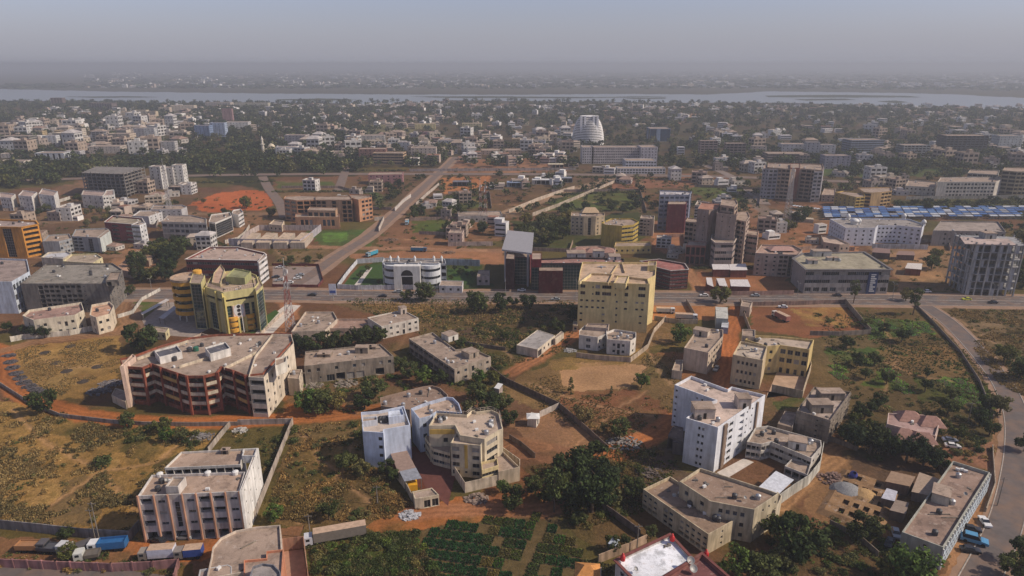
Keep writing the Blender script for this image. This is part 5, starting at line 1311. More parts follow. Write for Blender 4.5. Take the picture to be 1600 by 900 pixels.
sub_mass(r, [(1024,417),(1048,423),(1076,421),(1070,412),(1030,405),(1000,408)], hgt(1048,423,453), (.13,.035,.035), {0:'R2',1:'R6'}, par=.8, lod=0, nf=5, roofc=(.34,.14,.12), lip=.3, trim=(.5,.45,.42), glass=GREENG)
for (px, py, w, d, z) in ((900,398,10,7,2.5),(935,398,6,4,3.4),(960,402,6,6,2.)): x, y = G(px, py, hh); stair_box(r, x-bx, y-by, hh-.89, w, d, z, wall_mat((.55,.5,.48)))
r = building('pink_roof_house', 'rambling pink-roofed villa behind the glass headquarters', 'building', [(896,394),(960,396),(962,388),(935,384),(900,385)], h=7, wall=(.6,.45,.36), walls={0:'W6'}, short='rambling pink-roofed villa', lod=1, roofc=(.45,.27,.2), n_cl=0)
for (px, py, w, d) in ((905,391,8,8),(928,392,10,8),(950,392,8,8)): hip(r, px, py, w, d, 6.6, 2, 0.)

# -- cream building with gable, yellow rounded block and neighbours
h = hgt(892, 338, 367)
r = building('cream_office', 'cream office with a tall central window and small gable, behind the green trees', 'building', [(892,337),(912,338),(931,338),(945,336),(944,332),(893,331)], h=hgt(912,338,368), wall=(.58,.45,.30), walls={0:'W3',1:'-1 G1 -1',2:'W2'}, short='cream gabled office', lod=0, nf=5, n_cl=3)
hip(r, 922, 331, 12, 7, r['h'], 3.4, 0., plain((.5,.36,.22), .8))
h = hgt(972, 350, 388)
r = building('yellow_round_block', 'yellow rounded office with dark glass curve, left of the maroon and blue tower', 'building', [(940,348),(946,351),(961,352),(972,353),(990,351),(998,346),(988,341),(955,341)], h=hgt(972,353,388), wall=(.50,.36,.08), walls={0:'-1',1:'-1',2:'-1',3:'R4',4:'R3'}, short='yellow rounded office', lod=0, nf=5, n_cl=8)
r = building('cream_office', 'narrow cream block between the yellow rounded office and the blue tower', 'building', [(1000,341),(1022,342),(1023,337),(1002,336)], h=hgt(1000,341,368), wall=(.52,.44,.36), walls={0:'B1 W2 -1',1:'-1'}, short='narrow cream block', lod=1, nf=5)
r = building('yellow_wall_house', 'low yellow house with ornamental front below the yellow rounded office', 'building', [(960,385),(1018,384),(1016,377),(962,378)], h=5, wall=(.62,.46,.18), walls={0:'W7'}, short='low ornamental yellow house', lod=1)
h = hgt(1030, 305, 358)
r = building('blue_tower', 'blue glass tower with a blank maroon front and pale roof', 'building', [(1031,304),(1078,304),(1081,299),(1031,297)], h=hgt(1031,304,359), wall=(.26,.29,.38), walls={0:'L6',1:'-1 G1',3:'-1'}, short='blue and maroon tower', lod=0, nf=8, glass=BLUEG, roofc=(.5,.47,.48), n_cl=5)
hq = r['h']
sub_mass(r, [(1043,319),(1072,319),(1074,313),(1045,313)], hq-5, (.13,.025,.035), '-1', par=.3)
r = building('white_block', 'white block just right of the blue and maroon tower', 'building', [(1086,320),(1104,322),(1108,316),(1090,313)], h=hgt(1086,320,350), wall=(.60,.56,.5), walls={0:'R2',1:'L2'}, short='white block beside the blue tower', lod=1, nf=6)
# -- brown stepped towers
BR=(.40,.31,.26)
H1 = hgt(1128, 335, 414)
r = building('brown_stepped_tower', 'brown stepped tower cluster with balconied right side, tallest in the middle distance', 'building', [(1120,333),(1151,336),(1153,330),(1150,322),(1122,322)], h=H1*1.0, wall=BR, walls={0:'-1 S1 -1 S1 -1',1:'B1',3:'-1'}, short='brown stepped tower', lod=0, nf=11, roofc=(.36,.24,.19), n_cl=5)
sub_mass(r, [(1090,326),(1108,328),(1121,326),(1126,318),(1096,316)], H1*1.02, (.36,.27,.23), {0:'-2 S1 -1',1:'-1'}, nf=11, roofc=(.4,.2,.14))
sub_mass(r, [(1126,320),(1148,323),(1153,318),(1150,312),(1128,311)], H1*1.12, (.45,.33,.25), {0:'L2',1:'L1'}, z0=H1*.98)
sub_mass(r, [(1151,343),(1166,346),(1172,338),(1168,330),(1152,332)], H1*.86, (.5,.38,.31), {0:'B2',1:'B2'}, nf=9)
sub_mass(r, [(1071,346),(1090,348),(1092,342),(1074,340)], H1*.62, (.45,.33,.25), {0:'B2 W1',1:'-1'}, nf=6)
sub_mass(r, [(1112,374),(1118,379),(1146,379),(1150,374),(1150,366),(1113,366)], H1*.52, (.42,.33,.29), {0:'R1',1:'R3',2:'R1'}, nf=4, lip=.4, trim=(.6,.5,.42), g='G5')
sub_mass(r, [(1072,383),(1103,384),(1104,378),(1076,376)], H1*.38, (.36,.15,.12), {0:'O4'}, par=.3, nf=2)
sub_mass(r, [(1163,365),(1184,368),(1186,361),(1168,358)], H1*.55, (.5,.34,.27), {0:('R3','G3'),1:'L1'}, nf=5)
H2 = hgt(1180, 396, 430)
r = building('brown_block', 'pinkish brown five storey block with glazed centre bay, right of the stepped tower', 'building', [(1180,395),(1218,397),(1247,398),(1254,390),(1240,383),(1190,382)], h=hgt(1180,395,430), wall=(.46,.36,.30), walls={0:'W3',1:'B2 G1 B1'}, short='pinkish brown block', lod=0, nf=5, roofc=(.42,.28,.22), n_cl=6)
hip(r, 1220, 389, 14, 8, r['h'], 1.6, 0., plain((.4,.24,.2), .8))
# -- grey modern office with blue vertical sign
h = hgt(1247, 424, 458)
r = building('grey_modern_office', 'wide grey modern office with overhanging flat roof and blue vertical sign', 'building', [(1240,404),(1260,421),(1392,421),(1350,394),(1256,396)], h=hgt(1260,421,459), wall=(.32,.29,.28), walls={0:'-1',1:('R10','L10')}, short='grey modern office', lod=0, nf=3, roofc=(.36,.32,.23), trim=(.16,.15,.15), lip=1.0, par=.5, n_cl=0)
hx = r['h']; bx, by = r.location.x, r.location.y
for (px, py, w, d, z) in ((1268,410,5,4,2.),(1300,405,6,3,1.5),(1282,398,10,5,3.)): x, y = G(px, py, hx); stair_box(r, x-bx, y-by, hx-.45, w, d, z, wall_mat((.45,.44,.42)))
p, q = G(1260,421,hx), G(1392,421,hx); th = math.atan2(q[1]-p[1], q[0]-p[0]); L = math.hypot(q[0]-p[0], q[1]-p[1])
m = MB(); m.box(L*.745, L*.86, -.5, -.02, 0, hx-1.5); m.build('blue_panel', plain((.03,.05,.13), .4), r, (p[0]-bx, p[1]-by, 0), rz=th)
for k, wd in enumerate((3.0, 2.2, 3.2, 1.6, 3.0, 2.6, 3.2, 2.2, 2.8)):      # stacked white bars of the sign
    m = MB(); m.box(0, wd*.9, -.62, -.53, 0, .55); m.build('sign_lettering', WHITEF, r, (p[0]-bx+math.cos(th)*L*.775, p[1]-by+math.sin(th)*L*.775, 1.4+k*1.12), rz=th)
r = building('tall_grey_wing', 'dark entrance tower at the right end of the grey modern office', 'building', [(1372,423),(1390,423),(1388,417),(1372,416)], h=hx-.8, wall=(.07,.08,.12), walls={0:'G1'}, short='dark entrance tower', lod=0, par=.1)
# -- white institution with small domes
h = hgt(1322, 355, 384)
WI=(.62,.64,.70)
r = building('white_institute', 'long white three storey institute with small white domes before the blue market roofs', 'building', [(1297,342),(1322,356),(1368,356),(1372,352),(1403,352),(1441,356),(1445,350),(1420,342),(1330,340)], h=hgt(1322,356,384), wall=WI, walls={0:'W7',1:'W4',3:'W5',4:'W4'}, short='white institute with domes', lod=0, nf=4, roofc=(.30,.27,.25), n_cl=8, dirt=.3)
hx = r['h']; bx, by = r.location.x, r.location.y
for px, py, rr in ((1325,339,1.6),(1335,346,3.),(1342,346,1.6),(1412,338,1.7),(1443,348,1.6)):
    x, y = G(px, py+2, hx); m = MB(); m.lathe([(rr*.8, 0), (rr*.8, 1.6), (rr, 1.8), (rr*.95, 2.6), (rr*.6, 3.6), (0, 4.1)], 12); m.build('dome', WHITEF, r, (x-bx, y-by, hx-.85), smooth=True)
wall_line([(1362,388),(1449,390)], 3.2, (.55,.56,.58), 'white wall in front of the domed institute')
r = building('grey_school', 'long grey building behind the frame tower, with dusty roof', 'building', [(1458,360),(1572,362),(1560,346),(1470,345)], h=hgt(1458,360,384), wall=(.30,.27,.25), walls={0:'-2 W12'}, short='long grey building', lod=1, nf=3, roofc=(.35,.29,.25))
r = building('tan_courtyard', 'low tan courtyard block before the white institute', 'building', [(1287,378),(1312,382),(1328,381),(1302,369),(1283,368)], h=5, wall=(.5,.38,.3), walls='W', short='tan courtyard block', lod=1, roofc=(.5,.38,.3))
shed('tin-roofed hut on the bare plot below the white institute', [(1414,419),(1440,421),(1441,413),(1418,412)], 4, plain((.6,.55,.5), .7), wallc=(.22,.08,.05), posts=False)
shed('brown workshop roof on the bare plot before the institute', [(1362,394),(1392,396),(1390,390),(1366,388)], 4, plain((.22,.14,.12), .9), wallc=(.14,.1,.09), posts=False)
shed('second brown workshop roof further right on the bare plot', [(1400,398),(1430,399),(1428,394),(1404,393)], 3.5, plain((.25,.16,.13), .9), wallc=(.14,.1,.09), posts=False)
# red walled sheds
for pts, lab in (([(1114,421),(1141,421),(1138,414),(1112,414)], 'left of the twin pale roofs in the red walled yard'), ([(1141,422),(1168,422),(1165,413),(1139,414)], 'right of the twin pale roofs in the red walled yard'),
                 ([(1105,444),(1115,448),(1112,435),(1103,435)], 'narrow pale roof at the left of the red walled yard'), ([(1124,446),(1137,448),(1132,436),(1119,436)], 'middle narrow pale roof in the red walled yard'),
                 ([(1142,447),(1173,448),(1168,438),(1140,438)], 'broad pale roof nearest the avenue in the red walled yard')):
    shed(lab, pts, 4.5, plain((.62,.58,.56), .7), wallc=(.22,.07,.05), posts=False)
wall_line([(1100,462),(1180,461),(1240,460)], 2.2, (.42,.25,.2), 'red wall of the shed yard along the avenue')
# -- right side buildings behind the market
r = building('brown_apartment_tower', 'tall brown and blue apartment cluster left of the market', 'building', [(1199,261),(1222,263),(1235,264),(1252,263),(1285,266),(1287,261),(1285,256),(1200,254)], h=hgt(1222,263,311), wall=(.42,.30,.22), walls={0:'L4',1:'B2',2:'-1',3:'B4'}, short='brown apartment cluster', lod=1, nf=8, n_cl=5)
sub_mass(r, [(1192,263),(1202,264),(1216,264),(1216,258),(1194,257)], r['h']*.97, (.36,.34,.36), {0:'W2',1:'L2'}, lod=1, nf=8)
sub_mass(r, [(1272,268),(1286,268),(1288,262),(1274,261)], r['h']*.98, (.36,.34,.35), {0:'L2'}, lod=1, nf=8)
sub_mass(r, [(1235,262),(1250,262),(1250,255),(1235,255)], r['h']*1.03, (.26,.09,.06), '-1', lod=1)
r = building('yellow_apartments', 'yellow and red four storey flats before the market', 'building', [(1305,300),(1338,308),(1352,307),(1350,301),(1318,298)], h=hgt(1338,308,329), wall=(.50,.34,.10), walls={0:'W5',1:'B2'}, short='yellow flats', lod=1, nf=4)
r = building('yellow_apartments', 'ochre and brick flats right of the yellow flats', 'building', [(1350,300),(1362,301),(1378,300),(1394,298),(1392,292),(1340,293)], h=hgt(1350,300,324), wall=(.46,.30,.14), walls={0:'B1',1:'-1',2:'B3'}, short='ochre flats', lod=1, nf=4, trim=(.3,.1,.07))
r = building('cream_annex', 'low cream annex behind the yellow flats', 'building', [(1284,304),(1306,305),(1306,295),(1288,294)], h=6, wall=(.55,.45,.36), walls='W', short='low cream annex', lod=1)
r = building('white_school', 'long white and cream building behind the market trees', 'building', [(1465,284),(1480,284),(1556,284),(1565,280),(1562,276),(1470,277)], h=hgt(1480,284,308), wall=(.60,.55,.48), walls={0:'-1',1:'L14'}, short='long white and cream building', lod=1, nf=4, n_cl=4)
r = building('cream_domed_hall', 'low cream hall with arched roof left of the long white building', 'building', [(1415,290),(1462,293),(1464,284),(1420,281)], h=8, wall=(.52,.48,.40), walls='W', short='low cream hall', lod=1, n_cl=3)
r = building('cream_flats', 'cream flats rising behind the long white building', 'building', [(1512,270),(1560,273),(1562,266),(1516,265)], h=14, wall=(.50,.46,.38), walls='B', short='cream flats', lod=1, nf=4)
r = building('olive_flats', 'olive brown flats at the far right edge', 'building', [(1566,266),(1590,268),(1640,268),(1636,262),(1570,261)], h=22, wall=(.36,.30,.2), walls='B', short='olive brown flats', lod=1, nf=6)
wall_line([(1415,312),(1500,311),(1700,309)], 3, (.36,.34,.3), 'long grey wall behind the market gardens')
# ================================================================ far quarter landmarks
def fbk(name, label, x0, x1, yt, yb, depth, wall, walls='W', cat='building', slant=0., par=.6, nf=None, short=None, lod=2, group=None, roofc=None, side=None, flr=3.2, g=None, n_cl=0, glass=GLASS):
    h = hgt((x0+x1)/2, yt, yb); a = G(x0, yt, h); b = G(x1, yt, h)
    b = (b[0], b[1] + slant*(b[0]-a[0])); L = math.hypot(b[0]-a[0], b[1]-a[1]); n = (-(b[1]-a[1])/L, (b[0]-a[0])/L)
    pts = [a, b, (b[0]+n[0]*depth, b[1]+n[1]*depth), (a[0]+n[0]*depth, a[1]+n[1]*depth)]
    return building(name, label, cat, pts, h=h, wall=wall, walls={0: walls, 1: side or walls, 3: side or walls}, world=True, par=par, nf=nf, short=short, lod=lod, group=group, roofc=roofc, flr=flr, g=g, n_cl=n_cl, glass=glass)
# egg-shaped bank tower
hq = hgt(918, 181, 226); x0, y0 = G(918, 226); R0 = (943-893)/2*(y0*cp+HC*sp)/FPX
t = thing('domed_tower', 'white egg-shaped tower of stacked floor rings with tall central spine, far centre', 'tower', (x0, y0, 0)); LAND.append((x0, y0, 'white domed tower', t))
nfl = 18
for k in range(nfl):
    z = hq*k/nfl; r_ = R0*math.sqrt(max(.05, 1-(k/(nfl+1.5))**2.3))
    m = MB(); m.lathe([(r_-1.6, z+hq/nfl*.48), (r_, z+hq/nfl*.48), (r_, z+hq/nfl), (0, z+hq/nfl)], 40); m.build('floor_ring', wall_mat((.84,.82,.80), .15), t)
    m = MB(); m.lathe([(r_-1.4, z), (r_-1.4, z+hq/nfl*.5)], 40); m.build('ribbon_glazing', GLASS, t)
for s in (-1, 1):
    m = MB(); m.box(-4.2, 4.2, -4, 4, 0, hq+1); m.build('spine', wall_mat((.84,.82,.80), .15), t, (s*9, -R0*.62+2, 0))
    for f in range(17): 
        m = MB(); m.box(-1, 1, -.1, .02, 0, 1.6); m.build('window', GLASS, t, (s*9, -R0*.62-2.02, f*hq/17.5+1.5))
m = MB(); m.box(-4.6, 4.6, -3, 3, 0, hq-1); m.build('central_glazing', plain((.12,.11,.12), .3, 0, .6, .2, 'bronze_glass'), t, (0, -R0*.62+4, 0))
PK=(.60,.53,.50)
r = fbk('hotel', 'long pinkish five storey hotel below the white domed tower', 925, 1000, 230, 256, 18, PK, 'W26', nf=6, short='long pinkish hotel', side='W5')
fbk('hotel_wing', 'left end wing of the long hotel with white pilasters', 910, 928, 230, 256, 22, (.62,.58,.57), 'W5', nf=6, short='left hotel wing', cat='building')
fbk('hotel_wing', 'right end wing of the long hotel facing right', 1002, 1028, 230, 258, 24, (.56,.52,.54), 'W5', nf=6, short='right hotel wing', cat='building')
fbk('white_palace', 'white stepped palace with columned front and roof dish below the hotel', 978, 1026, 251, 266, 22, (.66,.67,.70), 'L11', nf=3, short='white stepped palace')
fbk('palace_terrace', 'low white terrace in front of the stepped palace', 965, 1040, 263, 272, 16, (.60,.60,.62), 'L16', nf=2, short='white terrace')
r = fbk('blue_glass_office', 'pale blue glass office right of the white domed tower', 1016, 1048, 201, 221, 30, (.28,.36,.48), 'G2 -1 G3', nf=6, short='pale blue glass office', glass=BLUEG)
rows = [
 ('brown_office','brown office block with pale roof rim, far right of the hotel',1095,1122,220,247,(.34,.26,.24)),
 ('brown_office','dark brown ministry block right of the pale-rimmed office',1135,1166,224,246,(.26,.21,.19)),
 ('cream_block','cream block stepping down to the pale far street',1176,1198,228,243,(.55,.46,.38)),
 ('white_block','white cube house left of the pale far street',1119,1136,247,259,(.58,.58,.58)),
 ('white_block','white cube house just behind the brown apartment cluster',1151,1167,248,259,(.62,.62,.6)),
 ('white_flats','row of pale flats behind the brown apartment cluster',1222,1260,225,243,(.52,.50,.50)),
 ('white_flats','pale flats with grey bays right of the first pale row',1261,1281,222,246,(.48,.46,.46)),
 ('white_flats','white end of the pale row of flats',1283,1306,226,243,(.55,.54,.54)),
 ('blue_grey_office','blue-grey office with red and white strips on the right',1331,1385,219,241,(.22,.26,.33)),
 ('glass_office','hazy glass and concrete office right of the blue-grey office',1413,1456,227,246,(.33,.34,.34)),
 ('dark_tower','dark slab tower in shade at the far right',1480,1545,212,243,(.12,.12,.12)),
 ('white_office','white office with yellow billboard near the right edge',1563,1600,212,236,(.45,.47,.48)),
 ('blue_flats','blue and yellow flats above the brown apartment cluster',1290,1330,243,264,(.30,.28,.34)),
 ('grey_block','grey-brown ribbon-windowed block above the brown cluster',1200,1262,240,252,(.34,.26,.22)),
 ('yellow_hall','yellow hall with ribbed front left of the domed tower',800,832,217,231,(.52,.40,.2)),
 ('white_block','white cube house beside the ribbed yellow hall',832,852,219,231,(.62,.62,.62)),
 ('brick_office','brick coloured office left of the orange-striped block',560,602,233,255,(.28,.15,.12)),
 ('striped_office','orange and brown striped office facing the far avenue',582,630,239,257,(.48,.33,.2)),
 ('white_block','blank white block right of the striped office',640,653,247,259,(.72,.68,.62)),
 ('cream_flats','cream flats with balconies above the diagonal street end',642,681,231,248,(.56,.47,.40)),
 ('maroon_hall','maroon and grey house above the cream flats',655,678,206,216,(.30,.14,.18)),
 ('yellow_house','pale yellow long house beyond the green field',648,680,194,202,(.62,.52,.24)),
 ('yellow_house','pale yellow house with red roof, centre far quarter',722,752,193,203,(.60,.52,.28)),
 ('pink_hall','pink-roofed columned hall below the brick office',575,628,273,288,(.40,.20,.20)),
 ('shed_hall','long pale-roofed shed above the orange yard',752,815,235,242,(.5,.36,.28)),
 ('cream_house','pale house row beside the minaret on the left',430,464,230,245,(.62,.62,.64)),
 ('grey_palace','grey-pink palace with colonnade above the tree belt',444,478,211,226,(.50,.44,.42)),
 ('cream_house','cream villas left of the striped office',515,548,237,248,(.6,.54,.44)),
 ('cream_house','grey cream house block right of the green field',560,600,212,226,(.5,.46,.42)),
 ('white_house','white twin house below the maroon house',620,640,222,235,(.64,.62,.6)),
 ('white_house','white houses above the end of the diagonal street',684,720,219,231,(.6,.58,.56)),
 ('blue_block','blue-fronted slab among the far left houses',303,327,196,216,(.22,.30,.46)),
 ('blue_block','blue and white slab right of the blue-fronted slab',327,350,192,214,(.40,.48,.62)),
 ('white_flats','white flats at the end of the blue slab row',352,386,191,203,(.62,.6,.58)),
 ('red_tower','thin brick-red tower above the blue slabs',346,361,170,193,(.34,.20,.20)),
 ('striped_hall','white hall with coloured door strips on the far left',54,98,239,251,(.62,.64,.66)),
 ('striped_hall','right wing of the hall with coloured strips',101,125,236,247,(.62,.60,.60)),
 ('grey_shell','weathered grey concrete block at the left edge, far',0,42,213,236,(.30,.28,.25)),
 ('white_flats','white narrow tower among the yellow far left flats',65,86,212,229,(.68,.68,.68)),
 ('yellow_flats','mustard flats left of the white narrow tower',40,65,205,212,(.50,.38,.2)),
 ('yellow_flats','mustard flats right of the white narrow tower',84,112,204,218,(.52,.38,.2)),
 ('cream_flats','cream tower at the right of the mustard flats',113,128,201,216,(.62,.54,.44)),
 ('grey_shell','grey concrete shell right of the cream tower',142,160,206,222,(.26,.25,.26)),
 ('cream_flats','cream and brick flats behind the tree belt',168,203,209,221,(.58,.47,.36)),
 ('grey_office','grey office with balconies behind the tree belt',208,224,201,214,(.40,.38,.40)),
 ('white_flats','white balconied flats right of the grey office',224,240,200,216,(.56,.55,.54)),
 ('grey_shell','long brown-grey shell just behind the tree belt',195,230,222,234,(.32,.28,.25)),
 ('cream_house','long cream house in front of the brown-grey shell',138,185,229,240,(.55,.48,.42)),
 ('grey_house','pale house with balconies at the right end of the belt',250,272,221,236,(.50,.48,.46)),
 ('cream_slab','first cream slab in the long far terrace',188,208,175,188,(.62,.50,.34)),
 ('cream_slab','second cream slab in the long far terrace',209,228,172,187,(.64,.54,.38)),
 ('cream_slab','third cream slab in the long far terrace',228,243,174,188,(.64,.52,.36)),
 ('cream_slab','fourth cream slab in the long far terrace',247,264,168,177,(.62,.50,.38)),
 ('cream_slab','rightmost cream slab of the long far terrace',266,301,165,175,(.64,.54,.42)),
 ('dark_hotel','dark long hotel near the left river bank',78,96,153,166,(.30,.22,.20)),
 ('dark_hotel','long low dark slab right of the river hotel',138,176,161,172,(.26,.20,.19)),
 ('cream_house','cream terrace row at the far end above the trees',320,360,160,169,(.58,.5,.42)),
 ('cream_house','pale yellow terrace row near the river, left of centre',365,418,161,170,(.56,.52,.4)),
 ('white_house','white house with open front, above the red pitch',278,300,287,297,(.6,.56,.5)),
 ('dark_shelter','long dark roofed shelter above the red pitch',262,300,292,300,(.2,.17,.16)),
 ('white_flats','tall white flats under construction right of the frame',232,250,260,296,(.60,.58,.54)),
 ('white_flats','white flats with brown trim, right of the white ones',252,268,262,290,(.56,.53,.5)),
 ('white_flats','rightmost white flats beside the concrete frame',268,284,258,289,(.66,.64,.6)),
 ('white_house','long white house at the far left edge under the belt',-6,36,252,262,(.62,.56,.5)),
 ('cream_house','cream house on the left edge above the long white one',0,20,240,247,(.62,.55,.48)),
 ('tan_house','tan-walled house by the mast foot',700,722,364,384,(.52,.40,.34)),
 ('grey_hall','low grey hall with pale roof beside the twin masts',716,785,338,348,(.38,.36,.34)),
]
for nm, lab, x0, x1, yt, yb, c in rows:
    w = (x1-x0)*(G(800, yb)[1]*cp+HC*sp)/FPX
    k = max(2, int(w/(5 if yb > 200 else 7)))
    tk = ('G1 -1 '*5 if nm == 'striped_hall' else (('B%d' % k) if nm in ('grey_shell', 'brown_office', 'dark_tower', 'glass_office', 'dark_hotel', 'dark_shelter') else (('R%d' % k) if nm in ('blue_grey_office','grey_block','striped_office') else 'W%d' % k))).strip()
    fbk(nm, lab, x0, x1, yt, yb, max(10, min(22, w*.5)), c, tk, slant=random.uniform(-.12, .12), short=lab[:44], n_cl=0)
# minaret by the left houses
xm, ym = G(412, 244); hm_ = hgt(412, 212, 244)
t = thing('minaret', 'slender cream minaret above the trees left of centre', 'minaret', (xm, ym, 0)); m = MB(); m.lathe([(2.2, 0), (2.0, hm_*.55), (2.9, hm_*.56), (2.9, hm_*.6), (1.5, hm_*.61), (1.4, hm_*.8), (1.9, hm_*.81), (0, hm_)], 10); m.build('shaft', wall_mat((.6,.55,.46), .2), t)
m = MB(); m.box(-8, 8, -8, 8, 0, 9); m.lathe([(5, 9), (4.6, 12), (2.5, 14.5), (0, 15.5)], 12); m.build('prayer_hall', wall_mat((.6,.52,.38), .2), t, (8, 10, 0)); LAND.append((xm, ym, 'minaret', t))

# ---------------------------------------------------------------- free ground test
ROADS = [([G(*p) for p in main], 13), ([G(*p) for p in r2], 9), ([G(*p) for p in r3], 6), ([G(*p) for p in [(-300,292),(0,283),(200,277),(400,273),(600,272),(900,273),(1150,277),(1350,285),(1800,300)]], 9)]
BB = [(min(p[0] for p in f), max(p[0] for p in f), min(p[1] for p in f), max(p[1] for p in f), f) for f in FOOT]
def segd(x, y, a, b):
    vx, vy = b[0]-a[0], b[1]-a[1]; L2 = vx*vx+vy*vy or 1; t = max(0, min(1, ((x-a[0])*vx+(y-a[1])*vy)/L2)); return math.hypot(x-a[0]-t*vx, y-a[1]-t*vy)
def free(x, y, r):
    for x0, x1, y0, y1, f in BB:
        if x0-r < x < x1+r and y0-r < y < y1+r: 
            if in_poly(x, y, f): return False
            if r > 0 and any(segd(x, y, f[i-1], f[i]) < r for i in range(len(f))): return False
    for g, w in ROADS:
        for a, b in zip(g, g[1:]):
            if min(a[0], b[0])-40 < x < max(a[0], b[0])+40 and min(a[1], b[1])-40 < y < max(a[1], b[1])+40 and segd(x, y, a, b) < w+r*.5: return False
    return True
def scatter(poly, n, r=0., z=0, tries=6, wt=None, spacing=0., test=True):
    xs = [p[0] for p in poly]; ys_ = [p[1] for p in poly]; out = []
    for _ in range(n):
        for _t in range(tries):
            px, py = random.uniform(min(xs), max(xs)), random.uniform(min(ys_), max(ys_))
            if not in_poly(px, py, poly): continue
            x, y = G(px, py)
            if test and not free(x, y, r): continue
            if spacing and any(abs(q[2]-x) < spacing and abs(q[3]-y) < spacing for q in out): continue
            out.append((px, py, x, y)); break
    return out
# ---------------------------------------------------------------- scattered houses
HMAT = [wall_mat(c, .5) for c in ((.54,.50,.45), (.50,.42,.33), (.42,.33,.26), (.46,.44,.44), (.36,.30,.26), (.62,.60,.57))]
HROOF = [roof_mat(), roof_mat((.44,.36,.30)), roof_mat((.30,.20,.16)), roof_mat((.50,.46,.44))]
def house_mesh(k, seed):
    rr = random.Random(seed); b = MB(); nf = 1 + (k % 3); H = 3.2*nf
    w, d = rr.uniform(9, 16), rr.uniform(8, 13)
    P0 = [(-w/2, -d/2), (w/2, -d/2), (w/2, d/2), (-w/2, d/2)]
    for i in range(4):
        a, c = P0[i], P0[(i+1) % 4]; L = math.hypot(c[0]-a[0], c[1]-a[1]); n = max(2, int(L/3.4))
        ops = facade_ops(L, 0, H, nf, ('W%d' if rr.random() < .6 else 'L%d') % n)
        cut_wall(b, a, c, 0, H+.7, ops, 2, [], 0, 2)
    inn = inset(P0, .25)
    for i in range(4):
        a, c, e, f = P0[i], P0[(i+1) % 4], inn[(i+1) % 4], inn[i]
        b.face([(*a, H+.7), (*c, H+.7), (*e, H+.7), (*f, H+.7)], 0); b.face([(*e, H), (*f, H), (*f, H+.7), (*e, H+.7)], 0)
    if seed % 5 == 0:
        z = H+.75; q = inset(P0, -.6); b.face([(*q[0], z), (*q[1], z), (w*.25, 0, z+2.2), (-w*.25, 0, z+2.2)], 1); b.face([(*q[1], z), (*q[2], z), (w*.25, 0, z+2.2)], 1); b.face([(*q[2], z), (*q[3], z), (-w*.25, 0, z+2.2), (w*.25, 0, z+2.2)], 1); b.face([(*q[3], z), (*q[0], z), (-w*.25, 0, z+2.2)], 1)
    else:
        b.face([(*p, H) for p in inn], 1); b.box(-1.8, 1.8, -1.6, 1.6, H+.01, H+2.4, 0, 0, rr.uniform(-w*.25, w*.25), rr.uniform(-d*.2, d*.2))
    if seed % 3 == 1:
        x = w/2+3; b.box(-3, 3, -d*.35, d*.35, 0, H-3.2 if nf > 1 else 2.8, 0, 0, x+.01, 0)
    return b, nf
HM = []
for s in range(18):
    b, nf = house_mesh(s, s*7+3); HM.append((b.mesh('house', [HMAT[s % 6], HROOF[s % 4], DARKIN]), nf, b, s))
cand = []
def addh(poly, n, rmin=6, sc=(.8, 1.2), lo=0, hi=18, spacing=0):
    for px, py, x, y in scatter(poly, n, rmin, spacing=spacing): cand.append((px, py, x, y, random.uniform(*sc), random.randrange(lo, hi)))
OPEN = []
addh([(0,200),(300,186),(300,245),(0,238)], 85, 9, (1.2, 1.9))
addh([(0,186),(300,176),(300,200),(0,200)], 60, 8, (1., 1.6))
addh([(300,180),(900,172),(900,200),(300,205)], 130, 8, (.8, 1.2))
addh([(430,205),(520,200),(560,215),(900,205),(900,245),(700,240),(430,245)], 130, 8, (1., 1.6))
addh([(900,172),(1600,176),(1600,205),(950,200)], 110, 8, (.8, 1.3))
addh([(1050,205),(1600,205),(1600,262),(1180,262),(1050,240)], 90, 8, (.9, 1.5))
addh([(640,240),(900,240),(905,262),(680,256)], 26, 7, (.7, 1.1))
addh([(780,270),(880,268),(880,292),(770,296)], 10, 5, (.5, .8), 9, 10)
addh([(60,170),(700,166),(1600,176),(1600,182),(700,174),(60,180)], 200, 8, (.9, 1.5))
addh([(400,165),(1600,166),(1600,176),(400,172)], 160, 8, (.9, 1.4))
addh([(180,335),(250,330),(250,345),(180,345)], 5, 4, (.6, .9))
addh([(590,165),(700,160),(700,170),(600,172)], 40, 8, (.9, 1.4))
addh([(0,345),(160,335),(250,330),(240,350),(120,372),(60,400),(0,400)], 12, 5, (.7, 1.1), 0, 12)
addh([(150,392),(200,384),(330,378),(410,384),(280,392)], 5, 4, (.6, .9), 0, 12)
addh([(200,300),(300,302),(290,322),(190,325)], 7, 5, (.8, 1.1), 0, 12)
addh([(440,290),(530,288),(600,296),(560,330)], 6, 5, (.7, 1.1), 0, 12)
addh([(640,300),(760,300),(790,335),(700,345),(600,345)], 7, 5, (.6, 1.), 0, 12)
addh([(700,348),(800,346),(790,375),(700,372)], 6, 4, (.6, .9), 0, 12)
addh([(900,262),(1190,262),(1190,292),(960,290)], 12, 5, (.8, 1.2), 0, 12)
addh([(1100,290),(1190,290),(1190,330),(1110,330)], 4, 5, (.7, 1.), 0, 12)
addh([(1185,330),(1290,345),(1290,392),(1190,380)], 8, 4, (.6, 1.), 0, 12)
addh([(1300,262),(1420,262),(1420,300),(1400,306),(1310,292)], 10, 5, (.9, 1.3), 0, 12)
addh([(1030,385),(1080,385),(1090,420),(1060,412)], 4, 3, (.6, .8), 0, 6)
addh([(440,240),(560,240),(560,262),(440,262)], 10, 6, (.9, 1.4))
near_land = lambda x, y: min(LAND, key=lambda q: math.hypot(q[0]-x, (q[1]-y)*.5))
def size_key(c): return c[4]**2 / c[3]**1.5
cand.sort(key=size_key, reverse=True)
